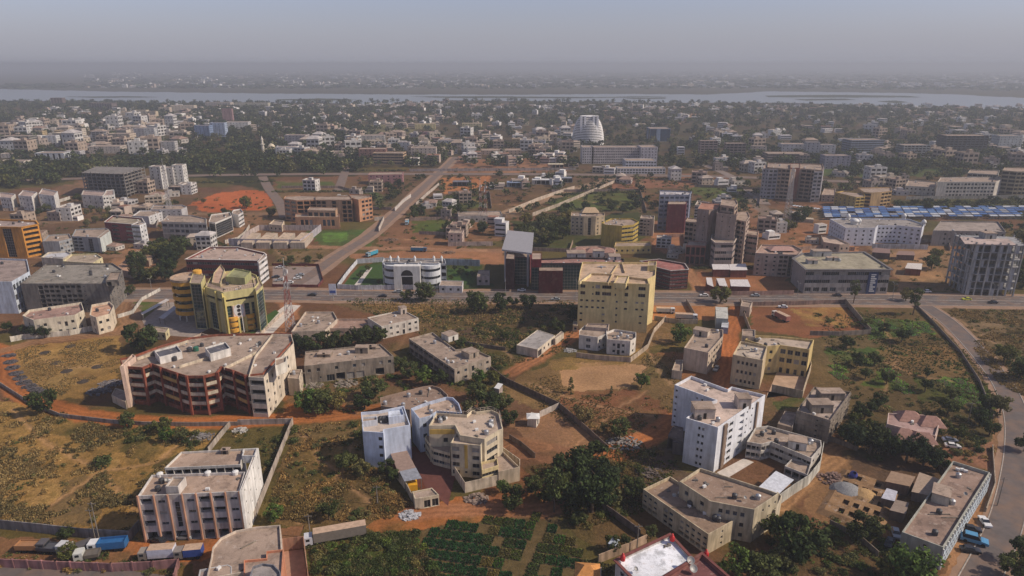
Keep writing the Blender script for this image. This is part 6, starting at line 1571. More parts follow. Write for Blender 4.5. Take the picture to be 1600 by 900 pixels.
IND = cand[:285]; REST = cand[285:]
hue = ['pale', 'tan', 'brown', 'off-white', 'dull brown', 'white']
HOUSES = []
for px, py, x, y, s, k in IND:
    me, nf, _, sd = HM[k]
    o = link('house', me, None, (x, y, 0), random.choice([0, 1.57, .3, -.3])+random.uniform(-.1, .1), (s, s, s*random.uniform(.9, 1.15)))
    tag(o, 'x', 'house', 'small houses of the far quarters'); o['_d'] = '%s %s' % (hue[sd % 6], ['single storey house', 'two storey house', 'three storey house'][nf-1]); HOUSES.append((o, px, py, x, y))
# remaining far roofs and the whole far bank: one mass
def mass_boxes(name, label, items, mats):
    V = []; Fc = []; M = []; n = 0
    for (x, y, w, d, h, a, m) in items:
        c, s = math.cos(a), math.sin(a)
        for z in (0, h):
            for (u, v) in ((-w/2, -d/2), (w/2, -d/2), (w/2, d/2), (-w/2, d/2)): V.append((x+u*c-v*s, y+u*s+v*c, z))
        Fc += [(n, n+1, n+5, n+4), (n+1, n+2, n+6, n+5), (n+2, n+3, n+7, n+6), (n+3, n, n+4, n+7), (n+4, n+5, n+6, n+7)]; M += [m]*4+[m+4]; n += 8
        if h > 3.2 and w < 30 and random.random() < .55:      # stair head or roof shed
            k_ = len(V); u0, v0, sw = random.uniform(-w*.3, w*.3), random.uniform(-d*.2, d*.2), random.uniform(1.4, 3)
            for z in (h, h+2.4):
                for (u, v) in ((-sw, -sw), (sw, -sw), (sw, sw), (-sw, sw)): V.append((x+(u+u0)*c-(v+v0)*s, y+(u+u0)*s+(v+v0)*c, z))
            Fc += [(k_, k_+1, k_+5, k_+4), (k_+1, k_+2, k_+6, k_+5), (k_+2, k_+3, k_+7, k_+6), (k_+3, k_, k_+4, k_+7), (k_+4, k_+5, k_+6, k_+7)]; M += [m]*5; n += 8
        if h > 3.2:
            q = [(-w/2+.6, -d/2-.06), (w/2-.6, -d/2-.06)]
            for fl in range(int(h/3.2)):
                z = fl*3.2+1.1; V += [(x+q[0][0]*c-q[0][1]*s, y+q[0][0]*s+q[0][1]*c, z), (x+q[1][0]*c-q[1][1]*s, y+q[1][0]*s+q[1][1]*c, z), (x+q[1][0]*c-q[1][1]*s, y+q[1][0]*s+q[1][1]*c, z+1.1), (x+q[0][0]*c-q[0][1]*s, y+q[0][0]*s+q[0][1]*c, z+1.1)]
                Fc.append((n, n+1, n+2, n+3)); M.append(8); n += 4
    me = np_mesh(name, np.array(V), np.array(Fc), mats, M); return tag(link(name, me), label, None, None, 'stuff')
mm = [wall_mat(c, .2) for c in ((.80,.78,.74), (.56,.47,.38), (.44,.35,.29), (.64,.62,.61))] + [roof_mat((.50,.42,.36)), roof_mat((.40,.30,.24)), roof_mat((.30,.15,.10)), roof_mat((.5,.47,.46))] + [DARKIN]
mass_boxes('distant_houses', 'packed small houses between the trees before the river', [(x, y, s*random.uniform(10, 16), s*random.uniform(8, 13), random.choice([3.4, 6.6, 6.6, 9.8]), random.uniform(-.4, .4), random.randrange(4)) for px, py, x, y, s, k in REST], mm)
far = []
for _ in range(2300):
    px = random.uniform(-60, 1660); py = 137 - 27*random.random()**1.4 - (6 if px > 1250 and random.random() < .3 else 0)
    dens = max(0, 1.9*vnoise(np.array([px/45.]), np.array([py/3.]), 4)[0]-.45)
    if px < 130: continue
    if random.random() > dens: continue
    x, y = G(px, py + (0 if px < 1300 else (px-1300)*.006)); s = random.uniform(.6, 1.) * (1+ y/9000)
    far.append((x, y, s*random.uniform(14, 34), s*14, random.choice([6, 7, 9, 12, 18 if random.random() < .3 else 7]), random.uniform(-.4, .4), random.choice([0, 0, 0, 3, 1, 2])))
mass_boxes('far_bank_city', 'hazy pale houses of the city on the far river bank', far, mm)
# ================================================================ vegetation
def crown_arrays(seed, clumps=30, per=60, flat=.75, leaf=.10, spread=.36, shape='round', low=-.8):
    r = np.random.default_rng(seed); n = clumps
    d = r.normal(size=(n, 3)); d /= np.linalg.norm(d, axis=1)[:, None]; rad = .35+.5*r.random(n)**.6
    c = d*rad[:, None]
    if shape == 'cone': t = np.linspace(0, 1, n); a = r.random(n)*6.28; rr = .42*(1-t)**.8+.04; c = np.stack([np.cos(a)*rr, np.sin(a)*rr, t*2.4-.9], 1); flat = 1
    if shape == 'tall': c[:, 2] *= 1.5; c[:, :2] *= .75
    c[:, 2] *= flat; keep = c[:, 2] > low*flat if shape != 'cone' else np.ones(n, bool); c = c[keep]; n = len(c)
    cs = (spread*(.6+.7*r.random(n)))
    if shape == 'cone': cs *= .6
    m = n*per; ci = np.repeat(np.arange(n), per); q = r.normal(size=(m, 3)); q /= np.linalg.norm(q, axis=1)[:, None]
    qs = q*(.55+.45*r.random(m)[:, None]**.5)*cs[ci][:, None]; qs[:, 2] *= .75; p = c[ci]+qs
    nrm = q+.6*r.normal(size=(m, 3))+np.array([0, 0, .5]); nrm /= np.linalg.norm(nrm, axis=1)[:, None]
    u = np.cross(nrm, r.normal(size=(m, 3))); u /= np.linalg.norm(u, axis=1)[:, None]+1e-9; v = np.cross(nrm, u)
    s = leaf*(.6+.8*r.random(m))[:, None]; u *= s; v *= s*.7
    V = np.stack([p-u, p-v*.9, p+u, p+v*.9], 1).reshape(-1, 3); F_ = np.arange(m*4).reshape(-1, 4); return V, F_
def trunk_mesh(seed, crown_h=1.0):
    rr = random.Random(seed); b = MB(); x, y = 0, 0
    top = (rr.uniform(-.08, .08), rr.uniform(-.08, .08), .75); b.tube((0, 0, -.02), top, .07, .05, 7)
    for k in range(5):
        a = k*1.26+rr.uniform(-.4, .4); b.tube(top, (math.cos(a)*.45, math.sin(a)*.45, 1.05+rr.uniform(0, .4)), .035, .012, 5)
    b.tube(top, (0, 0, 1.5), .045, .012, 5); return b.mesh('trunk', [BARK])
LM = {k: leaf_mat(v) for k, v in {'dark': (.050,.066,.022), 'mid': (.085,.10,.033), 'olive': (.13,.125,.05), 'fresh': (.09,.135,.03), 'dry': (.24,.17,.07), 'deep': (.034,.047,.02)}.items()}
TRUNK = [trunk_mesh(s) for s in range(4)]
CR = {}
for k in LM:
    CR[k] = [np_mesh('crown', *crown_arrays(11+i+len(k)*5, 27, 74, .74, .075, .29), LM[k]) for i in range(2)]
CRL = {k: [np_mesh('crown', *crown_arrays(71+i, 16, 26, .75, .15, .42), LM[k]) for i in range(3)] for k in LM}
TALL = {k: [np_mesh('crown', *crown_arrays(31+i, 26, 55, 1., .075, .30, 'tall', -.8), LM[k])for i in range(2)] for k in ('mid', 'olive', 'fresh')}
CONE = {k: [np_mesh('crown', *crown_arrays(51, 30, 34, 1., .07, .34, 'cone'), LM[k])] for k in ('dark', 'mid')}
BUSH = {k: [np_mesh('bush', *crown_arrays(91+i, 18, 34, .6, .12, .42, low=-.1), LM[k]) for i in range(3)] for k in LM}
TREES = []
def tree(px, py, wpx, kind='dark', form='round', world=None, hfac=1., label=None, lowpoly=False, group=None):
    if world: x, y = world
    else: x, y = G(px, py)
    dep = y*cp+HC*sp; r = wpx/2*dep/FPX if wpx > 0 else -wpx
    H = {'round': 1.35, 'tall': 2.3, 'cone': 1.2, 'acacia': 1.3}[form]*r*hfac
    if form == 'round': H = r*.86+.9
    t = thing('tree', 'x', 'tree', (x, y, 0), random.uniform(0, 6.28))
    tr = link('trunk', random.choice(TRUNK), t, (0, 0, 0), 0, (r*1.1, r*1.1, H*.95))
    me = random.choice((CRL if lowpoly else CR)[kind] if form in ('round', 'acacia') else (TALL if form == 'tall' else CONE)[kind if kind in (TALL if form == 'tall' else CONE) else 'mid'])
    sz = r*1.12*(.55 if form == 'acacia' else 1.)
    zc = H if form != 'cone' else r*1.0
    link('crown', me, t, (0, 0, zc), random.uniform(0, 6.28), (r*1.02, r*1.02, sz*(hfac if form == 'cone' else 1)))
    d = {'dark': 'dark green', 'mid': 'green', 'olive': 'olive green', 'fresh': 'bright green', 'dry': 'dry brownish', 'deep': 'very dark green'}[kind]
    size = 'large' if r > 5 else ('small' if r < 2.4 else 'medium')
    t['_d'] = '%s %s %stree' % (size, d, {'round': 'bushy ', 'tall': 'tall ', 'cone': 'conical ', 'acacia': 'flat-topped '}[form])
    if label: t['label'] = label
    if group: t['group'] = group
    TREES.append((t, px, py, x, y, r)); return t
SHR = []
def shrub(px, py, wpx, kind='mid', world=None):
    if world: x, y = world
    else: x, y = G(px, py)
    dep = y*cp+HC*sp; r = wpx/2*dep/FPX if wpx > 0 else -wpx
    o = link('shrub', random.choice(BUSH[kind]), None, (x, y, r*.2), random.uniform(0, 6.28), (r, r, r*random.uniform(.7, 1.)))
    tag(o, 'x', 'shrub'); o['_d'] = '%s %s shrub' % ('broad' if r > 2.2 else 'small', {'dark': 'dark green', 'mid': 'green', 'olive': 'olive', 'fresh': 'bright green', 'dry': 'dry straw-coloured', 'deep': 'blackish green'}[kind])
    SHR.append((o, px, py, x, y, r)); return o
# hand placed
for a in [
 (893,790,60,'dark','round'),(925,800,80,'dark','round'),(940,775,70,'deep','round'),(900,755,70,'dark','round'),(925,740,60,'dark','round'),(866,800,44,'mid','tall'),(850,785,40,'dark','round'),(986,780,46,'dark','round'),(955,790,40,'olive','round'),
 (1238,872,82,'dark','round'),(1262,860,60,'mid','round'),(1220,850,60,'dark','round'),(1345,845,50,'deep','round'),(1368,838,34,'dark','round'),(1425,915,80,'fresh','round'),(1390,905,50,'mid','round'),(1150,900,54,'fresh','round'),(1190,915,60,'mid','round'),(1215,890,40,'olive','round'),(1130,905,30,'fresh','round'),
 (1330,700,50,'deep','round'),(1358,708,55,'deep','round'),(1388,712,50,'dark','round'),(1415,722,54,'deep','round'),(1442,728,50,'deep','round'),(1466,735,36,'dark','round'),(1340,680,40,'dark','round'),(1318,690,34,'deep','round'),(1350,655,34,'dark','round'),(1372,640,28,'dark','round'),(1480,648,30,'dark','round'),(1495,690,30,'dark','round'),(1530,665,34,'dark','round'),(1545,680,28,'dark','round'),
 (222,548,54,'dark','round'),(68,645,46,'dark','round'),(201,668,28,'mid','round'),(255,676,28,'mid','round'),(262,690,24,'fresh','round'),(285,690,22,'olive','round'),
 (470,552,36,'deep','round'),(492,552,38,'dark','round'),(513,548,36,'deep','round'),(535,546,36,'dark','round'),(560,542,38,'deep','round'),(583,538,38,'dark','round'),(458,548,26,'dark','round'),(598,533,20,'dark','round'),
 (480,645,44,'fresh','round'),(503,645,44,'mid','round'),(528,640,36,'olive','round'),(583,622,40,'mid','round'),(570,640,34,'dark','round'),(625,578,26,'mid','round'),(640,592,30,'mid','round'),(662,602,34,'fresh','round'),(688,602,26,'dark','round'),
 (745,625,34,'mid','round'),(765,650,44,'dark','round'),(787,640,30,'mid','round'),(735,648,28,'olive','round'),(795,665,30,'dark','round'),(748,600,26,'fresh','round'),(770,600,24,'mid','round'),(720,545,20,'mid','round'),(787,532,16,'dark','round'),(745,560,24,'olive','round'),
 (892,614,20,'mid','cone'),(1002,606,26,'fresh','round'),(955,618,12,'mid','cone'),(912,662,32,'dry','round'),(968,684,36,'mid','round'),(943,676,16,'olive','round'),(1063,536,34,'fresh','round'),(897,505,30,'deep','round'),
 (824,482,28,'dark','round'),(783,486,34,'dark','round'),(745,488,40,'mid','round'),(664,470,36,'mid','round'),(636,470,20,'mid','round'),(870,520,26,'dark','round'),(805,480,14,'dark','round'),
 (1125,474,34,'mid','round'),(1333,474,22,'mid','tall'),(1426,492,26,'mid','tall'),(1415,470,22,'olive','round'),(1322,545,24,'dark','round'),(1408,535,26,'dark','round'),(1380,522,20,'dark','round'),(1353,512,16,'mid','round'),(1568,566,36,'mid','round'),(1592,592,44,'mid','round'),(1600,705,30,'dark','round'),(1598,880,46,'dark','round'),(1584,905,50,'mid','round'),(1340,572,24,'dark','round'),(1366,570,22,'dark','round'),(1352,592,20,'mid','round'),(1385,600,22,'dark','round'),(1445,612,24,'dark','round'),(1484,625,24,'mid','round'),(1562,645,34,'olive','round'),(1540,640,28,'dark','round'),(1448,590,16,'dark','round'),
 (605,742,28,'dark','round'),(592,716,26,'fresh','round'),(616,752,20,'mid','round'),(430,815,32,'fresh','round'),(514,812,34,'dark','round'),(802,795,44,'dark','round'),(832,770,30,'mid','round'),(785,770,22,'fresh','round'),(905,822,24,'mid','round'),(1017,842,22,'mid','round'),(958,862,28,'dark','round'),(975,855,22,'dark','round'),(540,735,36,'mid','round'),(566,745,30,'olive','round'),(570,690,20,'dark','round'),
 (385,325,22,'mid','round'),(365,340,14,'mid','round'),(352,336,12,'dark','round'),(424,338,16,'dark','round'),(330,342,10,'mid','round'),(482,412,14,'mid','round'),(455,412,14,'mid','round'),(500,408,12,'olive','round'),(448,418,12,'dark','round'),
 (105,845,24,'dark','round'),(108,876,30,'mid','round'),(70,545,0.1,'dark','round'),(55,528,22,'deep','round'),(70,528,20,'deep','round'),(40,524,18,'dark','round'),(12,520,20,'dark','round'),(192,466,16,'dark','round'),(205,460,16,'mid','round'),
 (1245,352,30,'dark','round'),(1258,340,22,'mid','round'),(1232,362,22,'mid','round'),(1448,330,17,'dark','round'),(1455,420,26,'mid','round'),(1462,405,20,'mid','round'),(1596,430,30,'fresh','round'),(1590,400,26,'mid','round'),(1600,380,30,'olive','round')]:
    if a[2] > 1: tree(*a)
def grove(poly, n, w, kinds, form='round', test=True, spacing=0, low=False):
    for px, py, x, y in scatter(poly, n, 1.5, spacing=spacing, test=test): tree(px, py, random.uniform(*w), random.choice(kinds), form, lowpoly=low)
grove([(210,420),(235,400),(265,392),(300,395),(272,412),(265,445),(215,448)], 17, (22, 34), ['dark', 'deep', 'mid'], test=False, spacing=5)
grove([(805,385),(800,355),(850,348),(890,350),(895,372),(870,395)], 24, (18, 30), ['dark', 'mid', 'olive'], spacing=4)
grove([(615,336),(690,333),(740,334),(740,340),(620,344)], 10, (12, 18), ['dark', 'mid'])
grove([(880,318),(990,315),(1000,335),(880,338)], 14, (9, 15), ['dark', 'mid'])
grove([(690,352),(790,352),(800,372),(700,366)], 10, (10, 20), ['dark', 'mid', 'olive'])
grove([(560,420),(600,420),(595,450),(560,450)], 4, (7, 11), ['dark', 'mid'])
grove([(700,420),(745,420),(740,440),(700,440)], 7, (7, 12), ['dark', 'deep'])
grove([(180,380),(300,300),(340,310),(330,322),(180,330),(130,312)], 10, (8, 16), ['dark', 'mid', 'olive'])
grove([(60,320),(130,308),(150,330),(60,350)], 8, (8, 14), ['dark', 'mid'])
grove([(110,335),(200,330),(200,372),(120,352)], 8, (8, 18), ['dark', 'olive'])
# large scattered population: nearest become things, the rest one mass
pop = []
def addt(poly, n, w, test=True):
    for px, py, x, y in scatter(poly, n, 1.5, test=test, tries=3): pop.append((px, py, x, y, random.uniform(*w)))
addt([(-20,262),(130,256),(300,250),(560,248),(560,274),(300,278),(230,262),(120,284),(-20,300)], 420, (3.6, 7.))
addt([(640,262),(1200,262),(1200,300),(1190,330),(560,342)], 130, (2., 4.5))
addt([(1290,245),(1620,240),(1620,275),(1420,285),(1300,275)], 190, (3, 6.))
addt([(1380,318),(1640,314),(1640,328),(1400,328)], 60, (2, 4.))
addt([(1560,340),(1640,340),(1640,460),(1590,455)], 26, (2.4, 4.5))
addt([(560,286),(640,290),(600,332),(585,330)], 24, (2, 4))
addt([(300,176),(560,172),(580,262),(300,262)], 700, (4, 7.5))
addt([(0,186),(300,180),(300,262),(0,262)], 300, (3.5, 6.5))
addt([(560,200),(900,200),(900,262),(560,262)], 300, (3.5, 6.5))
addt([(900,196),(1620,200),(1620,262),(1040,266),(900,230)], 760, (3.5, 7))
addt([(1180,262),(1420,270),(1400,300),(1290,300)], 60, (2.5, 5))
addt([(-30,168),(1630,176),(1630,200),(-30,192)], 1500, (4, 7.5))
addt([(420,160),(800,158),(1110,161),(1630,174),(1630,182),(420,176)], 1100, (4, 8))
addt([(-30,160),(420,162),(420,176),(-30,172)], 520, (5, 8))
pop.sort(key=lambda q: -q[4]/q[3])
kinds_far = ['dark', 'deep', 'mid', 'dark', 'olive']
n_ind = max(0, 290-len(TREES))
for px, py, x, y, r in pop[:n_ind]: tree(px, py, -r, random.choice(kinds_far), 'round', world=(x, y), lowpoly=True)
def merge(name, label, items, arrays, mats):
    Vs = []; Fs = []; Ms = []; n = 0
    for (x, y, z, sx, sz, a, k, mi) in items:
        V0, F0 = arrays[k]; c, s = math.cos(a), math.sin(a)
        V1 = np.stack([(V0[:, 0]*c-V0[:, 1]*s)*sx+x, (V0[:, 0]*s+V0[:, 1]*c)*sx+y, V0[:, 2]*sz+z], 1)
        Vs.append(V1); Fs.append(F0+n); Ms.append(np.full(len(F0), mi)); n += len(V0)
    return tag(link(name, np_mesh(name, np.concatenate(Vs), np.concatenate(Fs), mats, np.concatenate(Ms))), label, None, None, 'stuff')
ARR = [crown_arrays(200+i, 9, 11, .75, .24, .5) for i in range(4)]
ARS = [crown_arrays(300+i, 5, 7, .6, .36, .55, low=-.2) for i in range(3)]
LML = [LM['dark'], LM['deep'], LM['mid'], LM['olive'], LM['dry'], LM['fresh']]
merge('distant_trees', 'dense green tree cover between the far houses', [(x, y, r*1.0, r, r*.95, random.uniform(0, 6), random.randrange(4), random.choice([0, 0, 1, 1, 2, 3])) for px, py, x, y, r in pop[n_ind:]], ARR, LML)
# far bank woods
fw = []
for _ in range(3600):
    px = random.uniform(-200, 1800); py = 105 + 34*random.random()**.8
    if px < 130 and py < 132: continue
    x, y = G(px, py + max(0, (px-1300)*.012))
    fw.append((x, y, 5, random.uniform(9, 30)*(1+y/12000), random.uniform(7, 13), random.uniform(0, 6), random.randrange(3), random.choice([0, 1, 1, 2])))
merge('far_bank_woods', 'hazy woodland along the far river bank', fw, ARS, LML)
# shrubs
def shrubs(poly, n, r, kinds, sink):
    for px, py, x, y in scatter(poly, n, .5, tries=3):
        if in_poly(px, py, [(862,576),(905,562),(1000,566),(1020,592),(980,616),(890,618)]): continue
        sink.append((px, py, x, y, random.uniform(*r)*random.uniform(.6, 1.1), random.choice(kinds)))
SP = []
shrubs([(0,640),(200,668),(330,690),(225,770),(200,835),(0,828)], 170, (.7, 1.6), ['dry', 'dry', 'olive', 'dry', 'mid'], SP)
shrubs([(190,665),(330,675),(300,700),(190,690)], 30, (1.2, 2.2), ['mid', 'olive', 'dark'], SP)
shrubs([(350,675),(455,665),(410,760),(395,700)], 40, (.8, 1.6), ['olive', 'mid', 'dry'], SP)
shrubs([(430,665),(560,655),(570,720),(640,790),(560,820),(412,812)], 150, (.8, 2.), ['dry', 'olive', 'mid', 'dry', 'mid'], SP)
shrubs([(480,840),(650,830),(690,900),(480,900)], 130, (.9, 1.9), ['mid', 'fresh', 'olive', 'dark'], SP)
shrubs([(455,600),(620,570),(640,610),(560,645),(460,645)], 60, (1., 2.2), ['mid', 'olive', 'fresh', 'dark'], SP)
shrubs([(620,550),(700,600),(790,640),(790,560),(700,540)], 120, (1., 2.2), ['mid', 'olive', 'fresh', 'dark'], SP)
shrubs([(660,480),(900,480),(890,540),(700,545)], 190, (1., 2.2), ['olive', 'mid', 'dark', 'dry'], SP)
shrubs([(530,466),(660,470),(690,500),(600,490)], 60, (.8, 1.6), ['dry', 'olive', 'dry'], SP)
shrubs([(790,600),(1060,560),(1050,660),(960,690),(860,640)], 90, (.6, 1.3), ['olive', 'dry', 'mid'], SP)
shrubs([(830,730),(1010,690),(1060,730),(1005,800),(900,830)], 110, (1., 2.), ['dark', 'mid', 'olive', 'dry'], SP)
shrubs([(1270,490),(1450,480),(1560,600),(1570,650),(1330,640)], 170, (.8, 1.8), ['mid', 'olive', 'fresh', 'dark'], SP)
shrubs([(1330,640),(1560,645),(1575,720),(1320,720)], 130, (1., 2.2), ['dark', 'olive', 'mid', 'dry'], SP)
shrubs([(1480,484),(1620,482),(1620,640),(1560,600)], 130, (.8, 1.8), ['olive', 'dry', 'mid'], SP)
shrubs([(1180,850),(1320,800),(1404,860),(1404,900),(1170,900)], 110, (1., 2.), ['mid', 'dark', 'fresh', 'olive'], SP)
shrubs([(1595,640),(1640,640),(1640,900),(1600,900)], 40, (1.2, 2.4), ['mid', 'dark'], SP)
shrubs([(-10,862),(280,862),(290,900),(-10,890)], 50, (.8, 1.4), ['olive', 'mid', 'dry'], SP)
shrubs([(430,385),(530,388),(500,440),(430,410)], 40, (1, 2), ['olive', 'dry', 'mid'], SP)
shrubs([(0,300),(430,300),(430,400),(0,460)], 170, (1, 2.4), ['olive', 'dry', 'mid', 'dark'], SP)
shrubs([(560,280),(1200,280),(1200,340),(560,345)], 260, (1, 2.6), ['olive', 'mid', 'dark'], SP)
shrubs([(1100,300),(1300,300),(1300,400),(1150,400)], 90, (1, 2.2), ['olive', 'dry', 'mid'], SP)
shrubs([(1340,390),(1490,390),(1490,455),(1400,455)], 60, (1, 2.2), ['olive', 'dry', 'mid'], SP)
shrubs([(1400,312),(1640,312),(1640,330),(1400,328)], 80, (1, 2.2), ['olive', 'mid', 'dark'], SP)
for pts in [((985,298),(1003,335)),((1003,296),(1022,332)),((430,268),(640,267)),((845,276),(1150,282)),((560,336),(740,338)),((590,318),(640,290)),((690,296),(715,262)),((300,286),(430,284)),((860,305),(1000,300)),((430,300),(560,300)),((1100,286),(1200,296)),((640,322),(760,318)),((1400,318),(1640,316)),((60,400),(190,396)),((240,352),(380,392)),((1085,420),(1240,418))]:
    L_ = int(math.hypot(pts[1][0]-pts[0][0], pts[1][1]-pts[0][1])/2.6)
    for i in range(L_):
        if random.random() < .3: continue
        t_ = i/L_; px, py = pts[0][0]+(pts[1][0]-pts[0][0])*t_, pts[0][1]+(pts[1][1]-pts[0][1])*t_+random.uniform(-.7, .7); x, y = G(px, py)
        if free(x, y, .5): SP.append((px, py, x, y, random.uniform(1.4, 3.2)*(1 if py < 330 else .7), random.choice(['dark', 'deep', 'mid', 'olive'])))
shrubs([(0,300),(420,300),(430,385),(0,400)], 160, (1, 2.4), ['olive', 'dark', 'mid'], SP)
shrubs([(560,262),(1200,262),(1200,300),(560,300)], 260, (1.2, 3.), ['olive', 'mid', 'dark'], SP)
shrubs([(590,345),(800,345),(790,390),(590,390)], 70, (1, 2.2), ['olive', 'mid', 'dark'], SP)
SP.sort(key=lambda q: -q[4]/q[3])
shrub(158, 728, 38, 'mid')
for px, py, x, y, r, k in SP[:285]: shrub(px, py, -r, k, world=(x, y))
ki = {'dark': 0, 'deep': 1, 'mid': 2, 'olive': 3, 'dry': 4, 'fresh': 5}
ARB = [crown_arrays(400+i, 9, 14, .6, .20, .5, low=-.1) for i in range(3)]
merge('undergrowth', 'low scrub dotted over the open plots', [(x, y, r*.15, r, r*.8, random.uniform(0, 6), random.randrange(3), ki[k]) for px, py, x, y, r, k in SP[285:]], ARB, LML)
# dry grass tufts on the near fields
PITCHP = [(862,576),(905,562),(1000,566),(1020,592),(980,616),(890,618)]
def tufts(name, label, poly, n, size, mats, seed):
    r = np.random.default_rng(seed); xs = [p[0] for p in poly]; ysx = [p[1] for p in poly]
    PX = r.uniform(min(xs), max(xs), n); PY = r.uniform(min(ysx), max(ysx), n); m = npoly(PX, PY, poly); PX = PX[m]; PY = PY[m]
    dx = (PX-800)/FPX; dyy = (450-PY)/FPX; dz = -sp+dyy*cp; t = -HC/dz; X_ = dx*t; Y_ = (cp+dyy*sp)*t
    keep = (fbm(X_, Y_, 7, 5, 3)*.5+fbm(X_, Y_, 26, 15, 3)*.5 > .475) & ~npoly(PX, PY, PITCHP); X_ = X_[keep]; Y_ = Y_[keep]; k = len(X_); bl = 5
    bx_ = np.repeat(X_, bl)+r.normal(0, .3, k*bl)*size; by_ = np.repeat(Y_, bl)+r.normal(0, .3, k*bl)*size
    a = r.uniform(0, 6.28, k*bl); w = size*.34*r.uniform(.6, 1.4, k*bl); h = size*r.uniform(.4, 1.2, k*bl); lx = r.normal(0, .35, k*bl)*h; ly = r.normal(0, .35, k*bl)*h
    z0 = np.zeros(k*bl)
    V = np.stack([np.stack([bx_-np.cos(a)*w, by_-np.sin(a)*w, z0], 1), np.stack([bx_+np.cos(a)*w, by_+np.sin(a)*w, z0], 1), np.stack([bx_+lx+np.cos(a)*w*.5, by_+ly+np.sin(a)*w*.5, h], 1), np.stack([bx_+lx-np.cos(a)*w*.5, by_+ly-np.sin(a)*w*.5, h], 1)], 1).reshape(-1, 3)
    Fq_ = np.arange(len(V)).reshape(-1, 4)
    cl = np.repeat((fbm(X_, Y_, 11, 9, 3)+r.normal(0, .07, k) > .5).astype(int), bl)
    return tag(link(name, np_mesh(name, V, Fq_, mats, cl)), label, None, None, 'stuff')
TS = leaf_mat((.30,.205,.085), 'straw_blades'); TO = leaf_mat((.185,.14,.06), 'olive_blades'); TG = leaf_mat((.08,.105,.03), 'green_blades')
tufts('dry_grass', 'tall straw-coloured dry grass on the lower left field', [(-60,612),(60,632),(180,672),(330,690),(225,765),(205,835),(-60,825)], 26000, .55, [TS, TO], 1)
tufts('dry_grass', 'short dry grass on the round fallow plot', [(20,545),(180,528),(195,580),(130,618),(70,620)], 6000, .35, [TS, TO], 2)
tufts('dry_grass', 'mixed dry grass between the wall and the pale blue house', [(465,668),(560,658),(575,720),(640,785),(690,805),(480,818),(415,808)], 14000, .5, [TS, TO], 3)
tufts('rough_grass', 'rough greenish grass below the trailer truck', [(485,850),(640,830),(690,900),(490,900)], 9000, .5, [TG, TO], 4)
tufts('rough_grass', 'rough grass around the sandy pitch in the centre', [(800,600),(1060,545),(1050,660),(960,690),(860,650)], 9000, .35, [TS, TO], 5)
tufts('rough_grass', 'scrubby grass right of the curving street', [(1480,486),(1640,484),(1640,640),(1560,600)], 11000, .5, [TS, TO], 6)
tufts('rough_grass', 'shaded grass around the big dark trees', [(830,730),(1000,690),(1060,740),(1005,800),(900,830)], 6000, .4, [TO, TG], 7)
tufts('rough_grass', 'weeds on the market garden plots at the right', [(1275,495),(1450,485),(1555,600),(1565,650),(1330,640)], 9000, .4, [TG, TO], 8)
tufts('rough_grass', 'weeds on the wasteland below the avenue', [(530,466),(900,470),(890,545),(700,600),(600,500)], 15000, .5, [TS, TG], 9)
# ================================================================ walls, vehicles, street furniture, gardens
GREYST=(.26,.24,.23)
wall_line([(-60,824),(0,826),(60,832),(130,840),(204,844)], 2.8, (.27,.25,.24), 'long grey wall along the bottom of the dry grass field')
wall_line([(204,844),(220,826)], 2.8, (.24,.2,.18), 'short grey return of the long field wall beside the white block')
wall_line([(-60,884),(0,886),(90,890),(176,893),(240,890),(280,886),(274,910)], 2.4, (.40,.20,.19), 'pink painted wall in panels along the lower left street', piers=3.2)
wall_line([(-60,575),(0,602),(48,633),(95,652),(170,661),(225,665),(300,666),(372,665)], 1.5, (.33,.28,.24), 'low stone wall along the lower edge of the curving dirt road')
wall_line([(372,664),(410,663),(458,662)], 2.0, (.50,.42,.36), 'pale wall piece above the overgrown plots')
wall_line([(458,662),(441,704),(420,757),(398,812)], 2.4, (.48,.40,.33), 'tan boundary wall slanting down beside the white block')
wall_line([(360,666),(343,686),(326,708)], 2.0, (.42,.36,.30), 'short slanting wall above the white block')
wall_line([(700,528),(735,540),(790,548)], 1.6, (.2,.16,.13), 'dark stone wall across the burnt plot')
wall_line([(760,575),(790,598),(832,618),(873,637),(905,665),(950,706)], 2.2, (.20,.145,.11), 'dark stone wall running diagonally below the sand pitch')
wall_line([(843,652),(873,638)], 2.2, (.60,.52,.45), 'pale wall joining the white guard hut')
wall_line([(796,686),(815,698),(836,716)], 1.8, (.18,.13,.10), 'short dark wall beside the rust coloured yard')
wall_line([(922,784),(955,805),(1000,838)], 2.2, (.18,.13,.11), 'dark wall slanting below the big bushy trees')
wall_line([(1320,474),(1337,494),(1360,522)], 2.6, (.32,.26,.20), 'grey-brown wall slanting from the avenue into the gardens')
wall_line([(1265,524),(1310,525),(1360,522)], 2.2, (.27,.22,.18), 'brown wall along the foot of the truck yard')
wall_line([(1156,472),(1162,495),(1172,522)], 2.6, (.42,.32,.24), 'tan wall right of the red dirt road mouth')
wall_line([(1072,472),(1090,504)], 2.2, (.36,.29,.24), 'wall between the orange yard and the grey yard')
wall_line([(1022,500),(1060,506),(1090,506)], 2.2, (.40,.33,.26), 'tan wall at the foot of the orange truck yard')
wall_line([(1172,478),(1240,477),(1320,474)], 2.2, (.30,.2,.16), 'reddish wall along the near side of the avenue')
wall_line([(795,333),(840,314),(880,300),(898,295)], 3, (.58,.48,.38), 'pale wall along the upper side of the light dirt road')
wall_line([(832,338),(870,324),(915,305),(960,286)], 3, (.50,.41,.32), 'pale wall along the lower side of the light dirt road')
wall_line([(162,327),(202,313)], 2.6, (.66,.62,.56), 'white wall piece before the concrete frame')
wall_line([(88,318),(110,311)], 2.6, (.66,.62,.56), 'white wall piece right of the third white house')
wall_line([(617,330),(631,316),(642,308)], 3, (.64,.58,.52), 'white wall along the left of the diagonal street')
